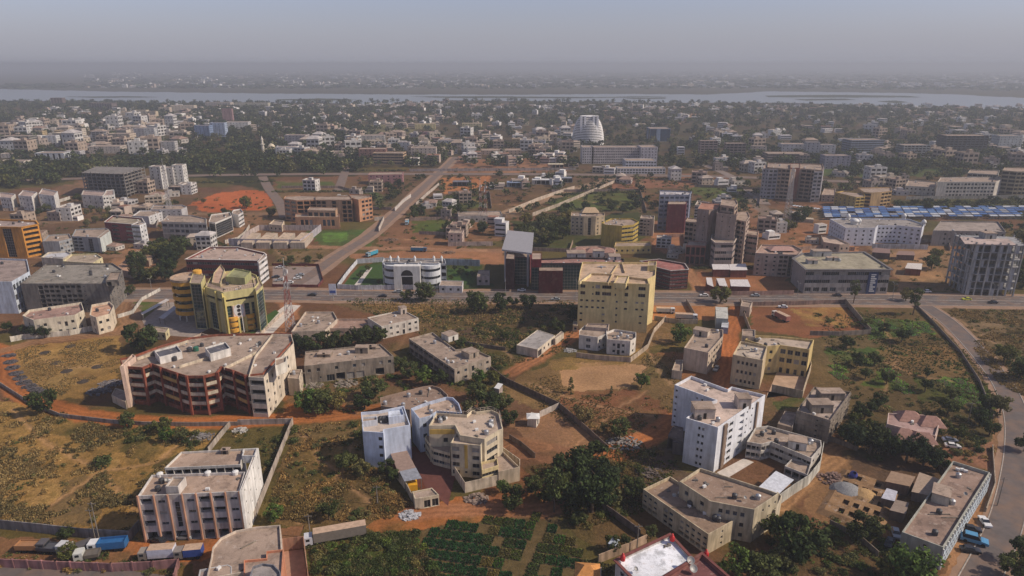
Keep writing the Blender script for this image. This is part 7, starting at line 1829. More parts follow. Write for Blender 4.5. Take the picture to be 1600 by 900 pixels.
wall_line([(650,322),(668,305),(686,290)], 3, (.60,.52,.45), 'pale wall along the right of the diagonal street')
wall_line([(585,345),(600,344),(592,362)], 3, (.62,.54,.46), 'pale wall at the right foot of the orange brown complex')
wall_line([(425,448),(497,449),(505,440),(498,416),(425,415)], 1.5, (.17,.04,.04), 'dark red hedge wall round the car park')
wall_line([(640,268),(760,267),(900,266)], 3, (.42,.36,.33), 'long grey wall above the orange yard')
wall_line([(680,338),(700,338),(790,339)], 2.4, (.4,.3,.25), 'brown wall along the near side of the mast yard')
wall_line([(700,385),(770,384)], 3, (.55,.42,.36), 'pale wall before the tan-walled house')
wall_line([(1430,478),(1462,510),(1500,552),(1530,598),(1552,655)], 1.4, (.25,.2,.17), 'low dark wall following the left of the curving street')
wall_line([(1550,700),(1554,760),(1540,800)], 1.3, (.44,.36,.27), 'yellowish low wall left of the curving street')
wall_line([(1470,728),(1485,745)], 2., (.4,.3,.25), 'stub wall behind the long tan-roofed block')
wall_line([(1245,690),(1300,690),(1340,705)], 1.8, (.2,.16,.13), 'dark wall above the foundation pits')
wall_line([(1296,820),(1340,842),(1372,870)], 1.6, (.24,.19,.15), 'brown wall slanting below the foundation pits')
for i, (pts, c) in enumerate([([(700,303),(765,302),(768,326)],(.4,.3,.24)),([(862,300),(1000,299),(1010,333)],(.36,.27,.22)),([(1085,292),(1190,297),(1186,322)],(.36,.28,.22)),([(560,304),(560,326),(612,328)],(.42,.33,.27)),([(440,294),(530,294),(560,302)],(.4,.3,.24)),([(5,330),(70,326),(128,320)],(.4,.3,.24)),([(200,352),(245,356),(250,340)],(.5,.42,.36)),([(15,402),(62,398),(100,390)],(.44,.35,.29)),([(655,366),(698,368),(702,345)],(.42,.32,.26)),([(640,345),(700,343),(790,346)],(.36,.25,.2)),([(1245,392),(1290,388),(1335,392)],(.4,.27,.2)),([(1400,380),(1480,378),(1484,392)],(.42,.34,.28)),([(1030,372),(1068,370),(1070,392)],(.4,.24,.18)),([(825,392),(890,394),(895,380)],(.42,.3,.22))]):
    wall_line(pts, 2.4, c, '%s thin plot wall from the left among the open middle-distance plots' % ['sixth','eleventh','thirteenth','fifth','fourth','first','third','second','seventh','eighth','fourteenth','fifteenth','twelfth','tenth'][i], group='plot walls of the middle distance')
r = building('guard_hut', 'tiny white guard hut at the end of the pale wall', 'hut', [(824,652),(838,655),(843,647),(830,644)], h=3.2, wall=(.66,.6,.52), walls={0:'-1',1:'D1'}, par=.2, short='tiny white guard hut')
hip(r, 833, 650, 3.6, 3.2, 3.2, .5, 0., WHITEF)
shed('little white-roofed kiosk by the green bushes', [(772,606),(780,608),(786,602),(778,600)], 3, WHITEF, wallc=(.4,.32,.28), posts=False)
shed('small blue-grey roofed hut below the beige office block', [(950,849),(962,853),(968,846),(957,842)], 3, plain((.5,.55,.62), .6), wallc=(.25,.2,.2), posts=False)
building('container_office', 'pale green-grey container office right of the truck yard', 'hut', [(1119,497),(1138,498),(1137,480),(1118,479)], h=5, wall=(.42,.44,.42), walls='-1', par=.05, roofc=(.5,.5,.46), short='pale container office')
building('container_office', 'small blue-grey cabin below the pale container office', 'hut', [(1127,511),(1138,512),(1139,503),(1128,502)], h=3, wall=(.30,.36,.48), walls='-1', par=.05, roofc=(.5,.52,.55), short='small blue-grey cabin')
building('gate_house', 'tan gate building beside the red dirt road mouth', 'building', [(1157,478),(1172,480),(1176,472),(1160,469)], h=5, wall=(.52,.42,.33), walls='W', par=.5, short='tan gate building')
building('stone_shed', 'small cream outhouse at the right of the yellow block forecourt', 'hut', [(895,508),(903,509),(903,502),(896,501)], h=3, wall=(.6,.5,.3), walls='W', par=.3, short='small cream outhouse')
# paved places
TILES = plain((.56,.50,.44), .8, 0, .2, .18, 'pale_paving', .5)
def paving(name, px, z, mat, label): return flat_poly(name, px, z, mat, label)
paving('plaza', [(392,531),(424,523),(470,477),(447,476),(412,502)], .03, TILES, 'white paved plaza beside the bank')
paving('forecourt', [(232,522),(300,527),(330,512),(290,478),(262,470),(222,500)], .026, plain((.30,.25,.22), .85, 0, .2, .2, 'forecourt_paving', .5), 'brown paved forecourt of the bank')
paving('car_park', [(426,446),(496,447),(503,438),(497,417),(426,416)], .028, plain((.26,.20,.17), .85, 0, .2, .2, 'car_park_surface', .4), 'dusty car park opposite the bank')
paving('terrace', [(1120,738),(1162,716),(1178,722),(1135,748)], .03, TILES, 'pale terrace at the foot of the white tower')
paving('yard', [(640,707),(700,706),(712,740),(700,790),(664,760)], .024, plain((.13,.05,.04), .85, 0, .2, .2, 'dark_red_paving', .6), 'dark red paved yard of the cream villa')
paving('yard', [(444,904),(442,862),(474,858),(480,904)], .03, plain((.40,.22,.15), .85, 0, .2, .2, 'terracotta_paving', .6), 'terracotta paved yard at the bottom edge')
paving('yard', [(1190,640),(1200,612),(1250,622),(1262,585),(1215,578)], .03, plain((.42,.29,.20), .85, 0, .2, .2, 'sandy_paving', .4), 'sandy yard before the yellow house')
LAWN = leaf_mat((.05,.095,.022), 'lawn')
def lawn(px, lab): return flat_poly('lawn', px, .032, plain((.045,.085,.02), .9, 0, .1, .35, 'lawn_green', .8), lab)
lawn([(535,448),(548,430),(562,416),(580,413),(600,414),(600,446)][::1], 'dark green lawn left of the white embassy')
lawn([(700,443),(742,443),(738,420),(700,420)], 'dark green lawn right of the white embassy')
lawn([(385,528),(420,505),(436,488),(430,484),(405,500)], 'thin green lawn strip beside the white plaza')
paving('garden_path', [(553,446),(562,446),(582,418),(576,418)], .045, TILES, 'straight tan path across the embassy lawn')

# ---- vehicles
def car_proto(rgb, kind='car'):
    t = thing('parked_car', 'x', 'car'); b = MB(); L, W2 = 4.5, .88
    prof = [(-2.25,.35),(-2.25,.85),(-1.5,.98),(-.9,1.0),(1.75,1.0),(2.2,.9),(2.25,.35)]
    n = len(prof)
    for s in (-1, 1): b.face([(x, s*W2, z) for x, z in (prof if s < 0 else prof[::-1])])
    for i in range(n): a, c = prof[i], prof[(i+1) % n]; b.face([(a[0], -W2, a[1]), (a[0], W2, a[1]), (c[0], W2, c[1]), (c[0], -W2, c[1])])
    P = plain(rgb, .3, .1, .5, .05, 'car_paint'); b.build('body', P, t)
    x1 = 1.9 if kind == 'van' else (0.6 if kind == 'pickup' else 1.6); g = MB(); top = 1.5 if kind != 'van' else 1.75
    lo = [(-1.05, -.8), (x1, -.8), (x1, .8), (-1.05, .8)]; hi = [(-.4, -.66), (x1-.35, -.66), (x1-.35, .66), (-.4, .66)]
    for i in range(4): j = (i+1) % 4; g.face([(*lo[i], 1.0), (*lo[j], 1.0), (*hi[j], top-.05), (*hi[i], top-.05)])
    g.build('windows', GLASS, t); r_ = MB(); r_.prism(hi, top-.05, top+.02); r_.build('cabin_roof', P, t)
    for sx in (-1.4, 1.4):
        for sy in (-.8, .8): w = MB(); w.tube((sx, sy-.12, .34), (sx, sy+.12, .34), .34, n=10); w.build('wheel', plain((.015,.015,.015), .9, 0, .2, .1, 'tyre_rubber'), t)
    remember(t); return t
CP = {}
def car(px, py, deg, rgb, label, kind='car', world=None, s=1.0):
    k = (rgb, kind)
    if k not in CP: CP[k] = car_proto(rgb, kind); o = CP[k]
    else: o = copy_tree(CP[k])
    x, y = world or G(px, py); o.location = (x, y, .04); o.rotation_euler = (0, 0, R(deg)); o.scale = (s, s, s)
    o['label'] = label; o['category'] = 'van' if kind == 'van' else ('pickup' if kind == 'pickup' else 'car'); 
    if 'parked in' in label: o['group'] = 'cars in the walled car park'
    return o
WC=(.75,.75,.74); BK=(.03,.03,.035); SV=(.35,.37,.38); BL=(.10,.30,.50); TX=(.62,.62,.06)
for a in [(437,419,5,WC,'white car parked in the far left row of the walled car park'),(431,434,20,BK,'dark car parked in the walled car park behind the mast'),(436,439,20,SV,'grey car parked in the walled car park beside a dark one'),
 (465,436,10,WC,'white car parked in the middle of the walled car park'),(469,431,10,SV,'grey-green car parked in the walled car park behind a white one'),(452,443,10,WC,'white car parked in the walled car park just right of the mast'),
 (488,462,0,BK,'dark car crossing the avenue junction by the white plaza'),(598,464,0,BK,'black car on the near lane before the embassy'),(622,457,0,SV,'silver car passing in front of the embassy fence'),
 (1510,469,2,TX,'yellow-green taxi on the avenue at the right'),(1551,474,2,BK,'black car following right of the yellow taxi'),(1447,457,3,WC,'white car parked beside the frame tower plot'),
 (1308,463,0,BK,'dark car on the far lane before the grey modern office'),(815,455,0,WC,'white car at the foot of the tilted roof headquarters'),(868,469,0,SV,'grey car on the near lane left of the yellow block'),
 (1223,481,-10,WC,'white car standing in the reddish truck yard'),(1119,578,60,SV,'silver car parked beside the beige house'),(1484,690,165,WC,'white car under the trees, upper of two by the pink villa'),(1488,699,165,WC,'white car under the trees, lower of two by the pink villa'),
 (1399,836,70,SV,'silver car in the shade of the long block, upper of two'),(1389,851,50,BK,'dark car in the shade of the long block, lower of two'),(1517,829,160,BK,'dark car parked between white pickup and van'),(1515,862,165,BK,'black car parked below the blue and white van'),
 (247,847,-20,BK,'dark scrap car before the terracotta pilasters, left'),(287,841,0,SV,'grey car before the terracotta pilasters, middle'),(655,460,0,WC,'white car on the avenue beside the guard house tree'),(930,458,0,BK,'dark car on the avenue hidden near the yellow block'),(1180,463,0,SV,'grey car on the avenue near the red shed yard'),(1100,463,0,WC,'white car on the avenue below the maroon wing')]: car(*a)
car(1538,818,80,WC,'white pickup parked on the verge of the curving street','pickup'); car(1521,847,150,BL,'blue and white van parked on the verge of the curving street','van',s=1.35)
def truck(px, py, deg, cab, bed, L, H, label, box=True, s=1.0, cat='truck', gap=.0, name='truck'):
    x, y = G(px, py); t = thing(name, label, cat, (x, y, .04), R(deg)); m = MB()
    m.box(-L/2-2.2, -L/2-.2, -1.2, 1.2, .6, 2.7); m.build('cab', plain(cab, .4, 0, .4, .1, 'truck_paint'), t)
    g = MB(); g.box(-L/2-2.24, -L/2-2.21, -1.05, 1.05, 1.6, 2.4); g.box(-L/2-1.8, -L/2-.9, -1.23, 1.23, 1.7, 2.35); g.build('windscreen', GLASS, t)
    f = MB(); f.box(-L/2-2, L/2, -.5, .5, .55, .9, bottom=True); f.build('chassis', plain((.04,.04,.04), .8), t)
    if box:
        b = MB(); b.box(-L/2, L/2, -1.25, 1.25, .95, .95+H, 0, bottom=True); b.face([(-L/2, -1.25, .96+H), (L/2, -1.25, .96+H), (L/2, 1.25, .96+H), (-L/2, 1.25, .96+H)], 1); b.build('cargo_box', [plain(bed, .6, 0, .3, .15, 'box_side'), plain((.48,.34,.24), .9, 0, .2, .2, 'dusty_box_roof')], t)
    else:
        b = MB(); P0 = [(-L/2, -1.25), (L/2, -1.25), (L/2, 1.25), (-L/2, 1.25)]; I0 = inset(P0, .12); b.prism(P0, .95, .95+H, top=False)
        for i in range(4): j = (i+1) % 4; b.face([(*P0[i], .95+H), (*P0[j], .95+H), (*I0[j], .95+H), (*I0[i], .95+H)]); b.face([(*I0[j], 1.2), (*I0[i], 1.2), (*I0[i], .95+H), (*I0[j], .95+H)])
        b.face([(*q, 1.2+H*.55) for q in I0]); b.build('dump_body', plain(bed, .5, 0, .4, .15, 'dump_paint'), t)
    for wx in (-L/2-1.2, -L/2+1.3, L/2-1.0, L/2-2.2):
        for sy in (-1.05, 1.05): w = MB(); w.tube((wx, sy-.17, .5), (wx, sy+.17, .5), .5, n=10); w.build('wheel', plain((.015,.015,.015), .9, 0, .2, .1, 'tyre_rubber'), t)
    t.scale = (s, s, s); return t
truck(532, 842, 16, (.55,.56,.60), (.20,.17,.14), 13, 2.7, 'long articulated truck with tan-roofed trailer on the dirt verge')
truck(178, 858, 8, (.70,.70,.70), (.025,.12,.30), 6.5, 1.9, 'blue dump truck with white cab behind the pink wall', box=False)
truck(255, 872, 6, (.30,.26,.22), (.60,.60,.68), 6.0, 2.4, 'white box truck parked between the pink wall and the white block')
truck(304, 870, 8, (.25,.22,.2), (.035,.07,.26), 4.2, 2.0, 'small truck with bright blue box beside the round-cornered house', box=True)
truck(46, 860, 180, (.10,.09,.09), (.36,.18,.08), 5.2, 1.3, 'rusty orange dump truck at the lower left', box=False)
truck(78, 862, 175, (.55,.55,.55), (.08,.08,.09), 5, 1., 'white-cabbed flatbed beside the orange dump truck', box=False)
truck(133, 858, 40, (.60,.52,.46), (.10,.09,.09), 3.5, 1., 'tan-roofed short truck left of the blue dump truck', box=False)
truck(146, 872, 15, (.58,.58,.54), (.14,.12,.10), 3.2, .9, 'old white flatbed nearest the pink wall', box=False)
truck(1036, 489, 175, (.55,.56,.56), (.42,.46,.46), 6.5, 1.8, 'grey-white tanker-like truck in the orange yard')
truck(1068, 499, 172, (.60,.60,.62), (.50,.45,.40), 8, 2.0, 'white-cabbed truck by the wall of the orange yard')
truck(1222, 500, -70, (.55,.50,.45), (.34,.14,.11), 8, 2.2, 'red-brown box truck in the reddish yard')
truck(583, 399, 60, (.30,.42,.46), (.05,.30,.42), 7, 2.2, 'blue lorry on the diagonal street verge behind the embassy')
truck(652, 393, 175, (.10,.14,.2), (.04,.20,.36), 8, 2.0, 'blue lorry standing on the bare strip behind the embassy')
truck(636, 350, 95, (.45,.52,.56), (.10,.42,.62), 6, 2.4, 'pale blue lorry beside the green plot up the diagonal street')
# yellow skip and bins
m = MB(); m.box(-1.3, 1.3, -1.6, 1.6, 0, 1.9); x, y = G(645, 762); tag(m.build('yellow_skip', plain((.70,.36,.02), .6), None, (x, y, .03), rz=.2), 'bright orange-yellow skip under the awning of the red yard', 'skip')
# ---- masts
def mast(px, pyt, pyb, w, label, guy=False, red=True):
    h = hgt(px, pyt, pyb); x, y = G(px, pyt, h); t = thing('lattice_mast', label, 'mast', (x, y, 0)); n = max(6, int(h/3.2)); LAND.append((x, y, 'lattice mast', t))
    cs = [(-1, -1), (1, -1), (1, 1), (-1, 1)]; mats = [plain((.42,.40,.40), .6, .3), plain((.28,.09,.07), .6)]
    def c(i, k): s = w/2*(1-.78*k/n); return (cs[i % 4][0]*s, cs[i % 4][1]*s, h*k/n)
    for k in range(n):
        m = MB()
        for i in range(4):
            m.bar(c(i, k), c(i, k+1), .16); m.bar(c(i, k), c(i+1, k+1), .10); m.bar(c(i+1, k), c(i, k+1), .10); m.bar(c(i, k+1), c(i+1, k+1), .10)
        m.build('lattice_section', mats[(k*7//n) % 2 if red else 0], t)
    for k in range(3): m = MB(); m.tube((w*.2+.4, 0, 0), (w*.2+.4, 0, 1.6), .3, n=8); o = m.build('panel_antenna', WHITEF, t, (0, 0, h*(.93-.05*k)), rz=k*2.1)
    m = MB(); m.tube((0, 0, h), (0, 0, h+5), .08); m.build('whip_antenna', WHITEF, t); return t
mast(444, 420, 516, 3.6, 'tall red and white lattice mast at the junction corner beside the bank plaza')
mast(750, 288, 345, 3.0, 'left of two guyed masts standing above the low grey hall'); mast(758, 290, 346, 3.0, 'right of two guyed masts standing above the low grey hall')
mast(254, 258, 338, 3.4, 'grey lattice mast between white blocks near the red clay pitch', red=False)
mast(1240, 262, 350, 5.0, 'dark lattice mast beside the brown apartment cluster', red=False)
# ---- street lamps along the avenue
def lamp_proto():
    t = thing('street_lamp', 'x', 'street lamp', group='lamps along the avenue'); m = MB(); m.tube((0, 0, 0), (0, 0, 8.5), .12, .07, 6); m.build('pole', FRAMEM, t)
    for s in (-1, 1): m = MB(); m.tube((0, 0, 8.4), (0, s*1.8, 9.0), .05); m.box(-.15, .15, s*1.8-.35, s*1.8+.35, 8.95, 9.1, bottom=True); m.build('lamp_head', FRAMEM, t)
    remember(t); return t
lp = lamp_proto(); gm = [G(*p) for p in main]; first = True
gr = ribbon_pts(gm, 1, 8); acc = 0; spots = []
for a, b2 in zip(gr, gr[1:]):
    acc += math.hypot(b2[0]-a[0], b2[1]-a[1])
    if acc > 34: acc = 0; spots.append(b2)
spots = [s_ for s_ in spots if -40 < P(*s_)[0] < 1640]
for i, s_ in enumerate(spots):
    o = lp if i == 0 else copy_tree(lp); o.location = (s_[0], s_[1], .12); o['_d'] = 'double-armed street lamp on the avenue median'; o['_p'] = 1
LAMPS = [(o, *P(o.location.x, o.location.y)) for o in C.objects if o.name.startswith('street_lamp') and o.parent is None]
def pole(px, pyb, h, label, arm=True):
    x, y = G(px, pyb); t = thing('utility_pole', label, 'pole', (x, y, 0)); m = MB(); m.tube((0, 0, 0), (0, 0, h), .16, .09, 6); m.build('pole', plain((.22,.19,.16), .9), t)
    m = MB(); m.box(-1, 1, -.06, .06, h-.6, h-.45, bottom=True); m.build('crossarm', plain((.22,.19,.16), .9), t); return t
pole(995, 862, 8, 'slim lamp pole beside the small blue-grey hut'); pole(590, 788, 6, 'thin pole standing alone on the overgrown plot'); pole(155, 842, 11, 'leaning pole behind the blue dump truck, right of a pair'); pole(149, 842, 9, 'shorter pole behind the blue dump truck, left of a pair')
pole(1558, 790, 9, 'roadside pole at the left of the curving street'); pole(1512, 662, 8, 'pole among the shaded scrub by the curving street'); pole(485, 840, 7, 'pole beside the cab of the articulated truck')
# junction billboard
x, y = G(521, 470); t = thing('billboard', 'white and blue billboard at the avenue junction', 'billboard', (x, y, 0)); m = MB(); m.tube((0, 0, 0), (0, 0, 4), .2); m.build('post', FRAMEM, t); m = MB(); m.box(-1.8, 1.8, -.15, .15, 3.2, 9, bottom=True); m.build('panel', plain((.55,.58,.68), .6), t); m = MB(); m.box(-1.5, 1.5, -.2, -.16, 4.2, 5.6, bottom=True); m.build('blue_field', plain((.05,.10,.35), .6), t)

# ---- market of blue roofs
MC = [plain(c, .6, 0, .3, .25, 'tarp_roof') for c in ((.05,.12,.30), (.10,.19,.38), (.42,.44,.48), (.22,.23,.26), (.035,.085,.23))]
def stall_mesh(m_, sd):
    rr = random.Random(sd); b = MB(); w, d, h = 5.8, 4.6, 2.7
    pts = [(-w/2, -d/2), (w/2, -d/2), (w/2, d/2), (-w/2, d/2)]
    b.face([(-w/2, -d/2, h), (w/2, -d/2, h), (w/2, 0, h+.7), (-w/2, 0, h+.7)], 0); b.face([(-w/2, 0, h+.7), (w/2, 0, h+.7), (w/2, d/2, h), (-w/2, d/2, h)], 0); b.face([(-w/2, d/2, h), (-w/2, -d/2, h), (-w/2, 0, h+.7)], 0); b.face([(w/2, -d/2, h), (w/2, d/2, h), (w/2, 0, h+.7)], 0)
    for x, y in pts: b.box(x*.95-.06, x*.95+.06, y*.95-.06, y*.95+.06, 0, h, 1)
    b.box(-w/2+.4, w/2-.4, -.6, .6, 0, .9, 1); return b.mesh('market_stall', [m_, BLOCKM])
SM = [stall_mesh(m_, i) for i, m_ in enumerate(MC)]; STALLS = []
a0 = G(1292, 343); k = 0
for row in range(6):
    for c_ in range(34):
        if random.random() < .06: continue
        x = a0[0]+row*.8+c_*6.5+random.uniform(-.4, .4)+row*2; y = a0[1]+row*7+random.uniform(-.4, .4)+c_*.12
        px, py = P(x, y)
        if px > 1640 or not free(x, y, 2): continue
        ci = random.choices(range(5), (4, 4, 5, 3, 4))[0]; o = link('market_stall', SM[ci], None, (x, y, 0), random.uniform(-.05, .05)); tag(o, 'x', 'market stall', 'market stalls under blue roofs'); o['_d'] = ['blue', 'bright blue', 'white', 'grey', 'dark blue'][ci]; o['_rc'] = '%d,%d' % (row, c_); STALLS.append((o, px, py, row, c_, o['_d']))
for c_ in range(9):
    x, y = G(1240+c_*4.6, 326+c_*.6); o = link('market_parasol', SM[2], None, (x, y, 0), .2); ORD_ = ['first','second','third','fourth','fifth','sixth','seventh','eighth','ninth']
    o.scale = (.5, .5, .9); tag(o, '%s from left of the white parasols trailing off the market' % ORD_[c_], 'parasol', 'white market parasols')

# ---- vegetable beds
def bed_mesh(mat, sd, w=2.75, d=3.65):
    r_ = np.random.default_rng(sd); n = 300; p = np.stack([r_.uniform(-w/2, w/2, n), r_.uniform(-d/2, d/2, n), r_.uniform(.08, .38, n)], 1)
    q = r_.normal(size=(n, 3))+np.array([0, 0, 1.2]); q /= np.linalg.norm(q, axis=1)[:, None]; u = np.cross(q, r_.normal(size=(n, 3))); u /= np.linalg.norm(u, axis=1)[:, None]; v = np.cross(q, u); s = r_.uniform(.12, .26, n)[:, None]; u *= s; v *= s
    V_ = np.stack([p-u, p-v, p+u, p+v], 1).reshape(-1, 3); F2 = np.arange(len(V_)).reshape(-1, 4)
    B0 = np.array([(-w/2, -d/2, 0), (w/2, -d/2, 0), (w/2, d/2, 0), (-w/2, d/2, 0), (-w/2+.15, -d/2+.15, .14), (w/2-.15, -d/2+.15, .14), (w/2-.15, d/2-.15, .14), (-w/2+.15, d/2-.15, .14)]); k = len(V_)
    F3 = np.array([(0, 1, 5, 4), (1, 2, 6, 5), (2, 3, 7, 6), (3, 0, 4, 7), (4, 5, 6, 7)])+k
    return np_mesh('vegetable_bed', np.concatenate([V_, B0]), np.concatenate([F2, F3]), [mat, plain((.07,.05,.03), .95)], [0]*len(F2)+[1]*5)
BEDM = [bed_mesh(leaf_mat(c), i) for i, c in enumerate([(.022,.065,.02), (.035,.08,.018), (.06,.08,.022), (.10,.09,.03)])]
ang = R(-12); o0 = G(668, 902); ca, sa = math.cos(ang), math.sin(ang); BEDS = []
reg = [(652,836),(700,816),(800,806),(862,806),(905,862),(985,905),(690,925)]
for i in range(-4, 34):
    for j in range(-4, 18):
        u = i*2.85+(j % 2)*.2; v = j*3.8
        if i in (7, 15): continue
        x = o0[0]+u*ca-v*sa+j*.55; y = o0[1]+u*sa+v*ca; px, py = P(x, y)
        if not in_poly(px, py, reg) or py > 915 or random.random() < .05 or len(BEDS) >= 280: continue
        q = fbm(np.array([x]), np.array([y]), 14, 3)[0]; kk = 0 if px < 760 and q < .6 else random.choice([1, 2, 2, 3, 0])
        o = link('vegetable_bed', BEDM[kk], None, (x, y, 0), ang+random.uniform(-.04, .04), (random.uniform(.85, 1.1), random.uniform(.85, 1.1), 1)); tag(o, 'x', 'vegetable bed', 'vegetable beds in the bottom garden')
        o['_d'] = ['deep green', 'green', 'olive green', 'yellowish'][kk]; BEDS.append((o, px, py, i, j, o['_d']))
LB = [bed_mesh(leaf_mat(c), 20+i, 4.5, 7) for i, c in enumerate([(.15,.30,.05), (.10,.22,.045)])]
GB = []
for poly in ([(1410,504),(1456,506),(1460,520),(1415,522)], [(1305,572),(1330,575),(1325,592),(1298,588)], [(1385,577),(1420,600),(1422,612),(1398,606)], [(1472,591),(1520,593),(1525,610),(1480,608)], [(1480,610),(1530,612),(1530,630),(1490,626)], [(1345,505),(1395,500),(1395,515),(1350,522)]):
    for px, py, x, y in scatter(poly, 9, 1, spacing=5): o = link('garden_plot', random.choice(LB), None, (x, y, 0), .15); tag(o, 'x', 'garden plot', 'bright green market garden plots'); o['_d'] = 'bright green leafy garden plot'; GB.append((o, px, py, x, y))

# ---- foundation site
EARTH = roof_mat((.29,.175,.09), 'dug_earth')
P00, P10, P01 = G(1287,800), G(1368,830), G(1325,748)
t = thing('foundation_site', 'dug foundation of a new house with rows of open rectangular pits', 'foundation', (P00[0], P00[1], 0)); LAND.append((P00[0], P00[1], 'foundation pits', t))
ux, uy = P10[0]-P00[0], P10[1]-P00[1]; Lu = math.hypot(ux, uy); th = math.atan2(uy, ux); Lv = 24; m = MB(); hts = .9; holes = []
nu, nv = 5, 5
for i in range(nu):
    for j in range(nv):
        if (i, j) in ((0, 1), (0, 0), (2, 4)): continue
        u0 = Lu*(i+.18)/nu; v0 = Lv*(j+.2)/nv; holes.append((u0, u0+Lu/nu*.58, v0, v0+Lv/nv*.5))
us = sorted({0, Lu, *[q for h_ in holes for q in h_[:2]]}); vs = sorted({0, Lv, *[q for h_ in holes for q in h_[2:]]})
for a, b2 in zip(us, us[1:]):
    for c, d in zip(vs, vs[1:]):
        mu, mv = (a+b2)/2, (c+d)/2
        if not any(h_[0] < mu < h_[1] and h_[2] < mv < h_[3] for h_ in holes): m.face([(a, c, hts), (b2, c, hts), (b2, d, hts), (a, d, hts)])
sl = 1.6; e = [(0, 0), (Lu, 0), (Lu, Lv), (0, Lv)]; eo = [(-sl, -sl), (Lu+sl, -sl), (Lu+sl, Lv+sl), (-sl, Lv+sl)]
for i in range(4): j = (i+1) % 4; m.face([(*eo[i], .02), (*eo[j], .02), (*e[j], hts), (*e[i], hts)])
m.build('earth_platform', EARTH, t, rz=th)
for q in holes:
    pm = MB(); a, b2, c, d = q; z = hts
    for (x0_, y0_), (x1_, y1_) in (((a, c), (a, d)), ((a, d), (b2, d)), ((b2, d), (b2, c)), ((b2, c), (a, c))): pm.face([(x0_, y0_, z), (x1_, y1_, z), (x1_, y1_, .05), (x0_, y0_, .05)])
    pm.face([(a, c, .05), (b2, c, .05), (b2, d, .05), (a, d, .05)]); pm.build('foundation_pit', plain((.10,.06,.035), .95, 0, .1, .3, 'dark_pit_earth'), t, rz=th)  # pit sides and floor get a darker earth colour than the platform
x, y = G(1323, 768); m = MB(); m.lathe([(4.6, 0), (3.4, 1.0), (1.6, 1.9), (0, 2.2)], 18); tag(m.build('gravel_heap', plain((.24,.24,.24), .95, 0, .1, .3, 'gravel', 3.), None, (x, y, .02)), 'round grey gravel heap above the foundation pits', 'heap')
x, y = G(1350, 775); m = MB(); m.lathe([(4., 0), (2.6, 1.0), (1., 1.6), (0, 1.7)], 12); tag(m.build('sand_heap', plain((.42,.27,.13), .95, 0, .1, .3, 'sand', 3.), None, (x, y, .02)), 'ochre sand heap right of the grey gravel heap', 'heap')
x, y = G(1331, 748); t = thing('concrete_mixer', 'blue concrete mixer behind the grey gravel heap', 'mixer', (x, y, 0)); m = MB(); m.lathe([(.5, 0), (1.1, .6), (1.1, 1.4), (.5, 2.1)], 10); o = m.build('drum', plain((.04,.05,.25), .5), t, (0, 0, .8)); o.rotation_euler = (.5, 0, 0)
m = MB(); m.box(-1.1, 1.1, -.7, .7, .5, .9, bottom=True); m.build('frame', plain((.05,.06,.2), .6), t)
for s in (-1, 1): m = MB(); m.tube((s*1.2, -.1, .45), (s*1.2, .1, .45), .45); m.build('wheel', BARK, t)
def heap(px, py, r_, h_, rgb, label, name='rubble_heap', cat='rubble heap'):
    x, y = G(px, py); b = MB(); rr = random.Random(int(px*7+py)); n = int(60+r_*14)
    for _ in range(n):
        a_ = rr.uniform(0, 6.28); d_ = r_*1.15*rr.random()**.6; z = max(0, h_*(1-d_/r_))*rr.uniform(.5, .9); s_ = rr.uniform(.14, .5)
        b.box(-s_, s_, -s_*.7, s_*.7, max(-.05, z-s_), z+s_*.6, rr.choice((0, 0, 1)), rr.uniform(0, 3), math.cos(a_)*d_, math.sin(a_)*d_*.8)
    return tag(b.build(name, [plain(tuple(round(v*.7, 3) for v in rgb), .97, 0, .05, .35, 'rubble', 2.), plain(tuple(round(v*.4, 3) for v in rgb), .97, 0, .05, .35, 'dark_rubble', 2.)], None, (x, y, .0)), label, cat)
for a in [(1302,748,4,1.2,(.30,.2,.17),'brick rubble heap upper left of the gravel heap'),(490,603,3.2,1.,(.42,.36,.3),'pale rubble heap before the long unfinished house'),(540,600,4,.9,(.40,.34,.28),'second rubble heap before the long unfinished house'),(315,683,3.5,1.,(.34,.31,.3),'grey stone heap right of the field trees'),(375,673,2,1.2,(.7,.66,.6),'small white heap behind the short slanting wall'),
 (640,806,2.5,.5,(.6,.6,.62),'white rubbish heap below the cream gate lodge'),(975,693,5,.8,(.42,.38,.35),'grey rubbish strip along the red track'),(155,612,4,1.,(.24,.22,.22),'grey stone bank at the foot of the fallow plot'),(172,600,4,1.,(.34,.3,.29),'pale stone bank beside the red brown block'),(1015,740,4,1.,(.2,.16,.14),'dark rubble heap behind the big trees'),(890,548,2.5,.6,(.5,.48,.46),'pale rubbish heap at the mouth of the dirt lane'),
 (745,780,3,1.4,(.4,.3,.24),'brown debris heap outside the cream enclosure wall'),(560,320,4,1.5,(.4,.25,.17),'earth heap beside the orange brown complex'),(700,395,4,1.,(.38,.26,.18),'earth heap on the bare strip behind the embassy'),(610,375,5,1.4,(.36,.24,.17),'brown earth heap right of the diagonal street')]: heap(*a)
for i, (px, py) in enumerate([(14,556),(16,566),(20,575),(25,584),(31,591),(38,598),(46,604),(54,609),(62,613)]):   # stone bank
    heap(px, py, 2.3, .9, (.16,.145,.15), '%s stone pile from the top of the dark bank curving round the fallow plot' % ORD_[i], 'stone_pile', 'stone pile')['group'] = 'stone bank of the fallow plot'
for i, (px, py) in enumerate([(70,551),(88,567),(104,580),(152,573),(130,596),(110,541)]):
    x, y = G(px, py); b = MB(); b.lathe([(2.2, 0), (1.7, .14), (0, .22)], 12); tag(b.build('ash_patch', plain((.07,.055,.045), .97, 0, .05, .4, 'ash', 2.), None, (x, y, .0)), '%s dark round ash patch counted from the left of the fallow plot' % ORD_[[0,1,2,5,4,3][i]], 'ash patch', 'ash patches on the fallow plot')
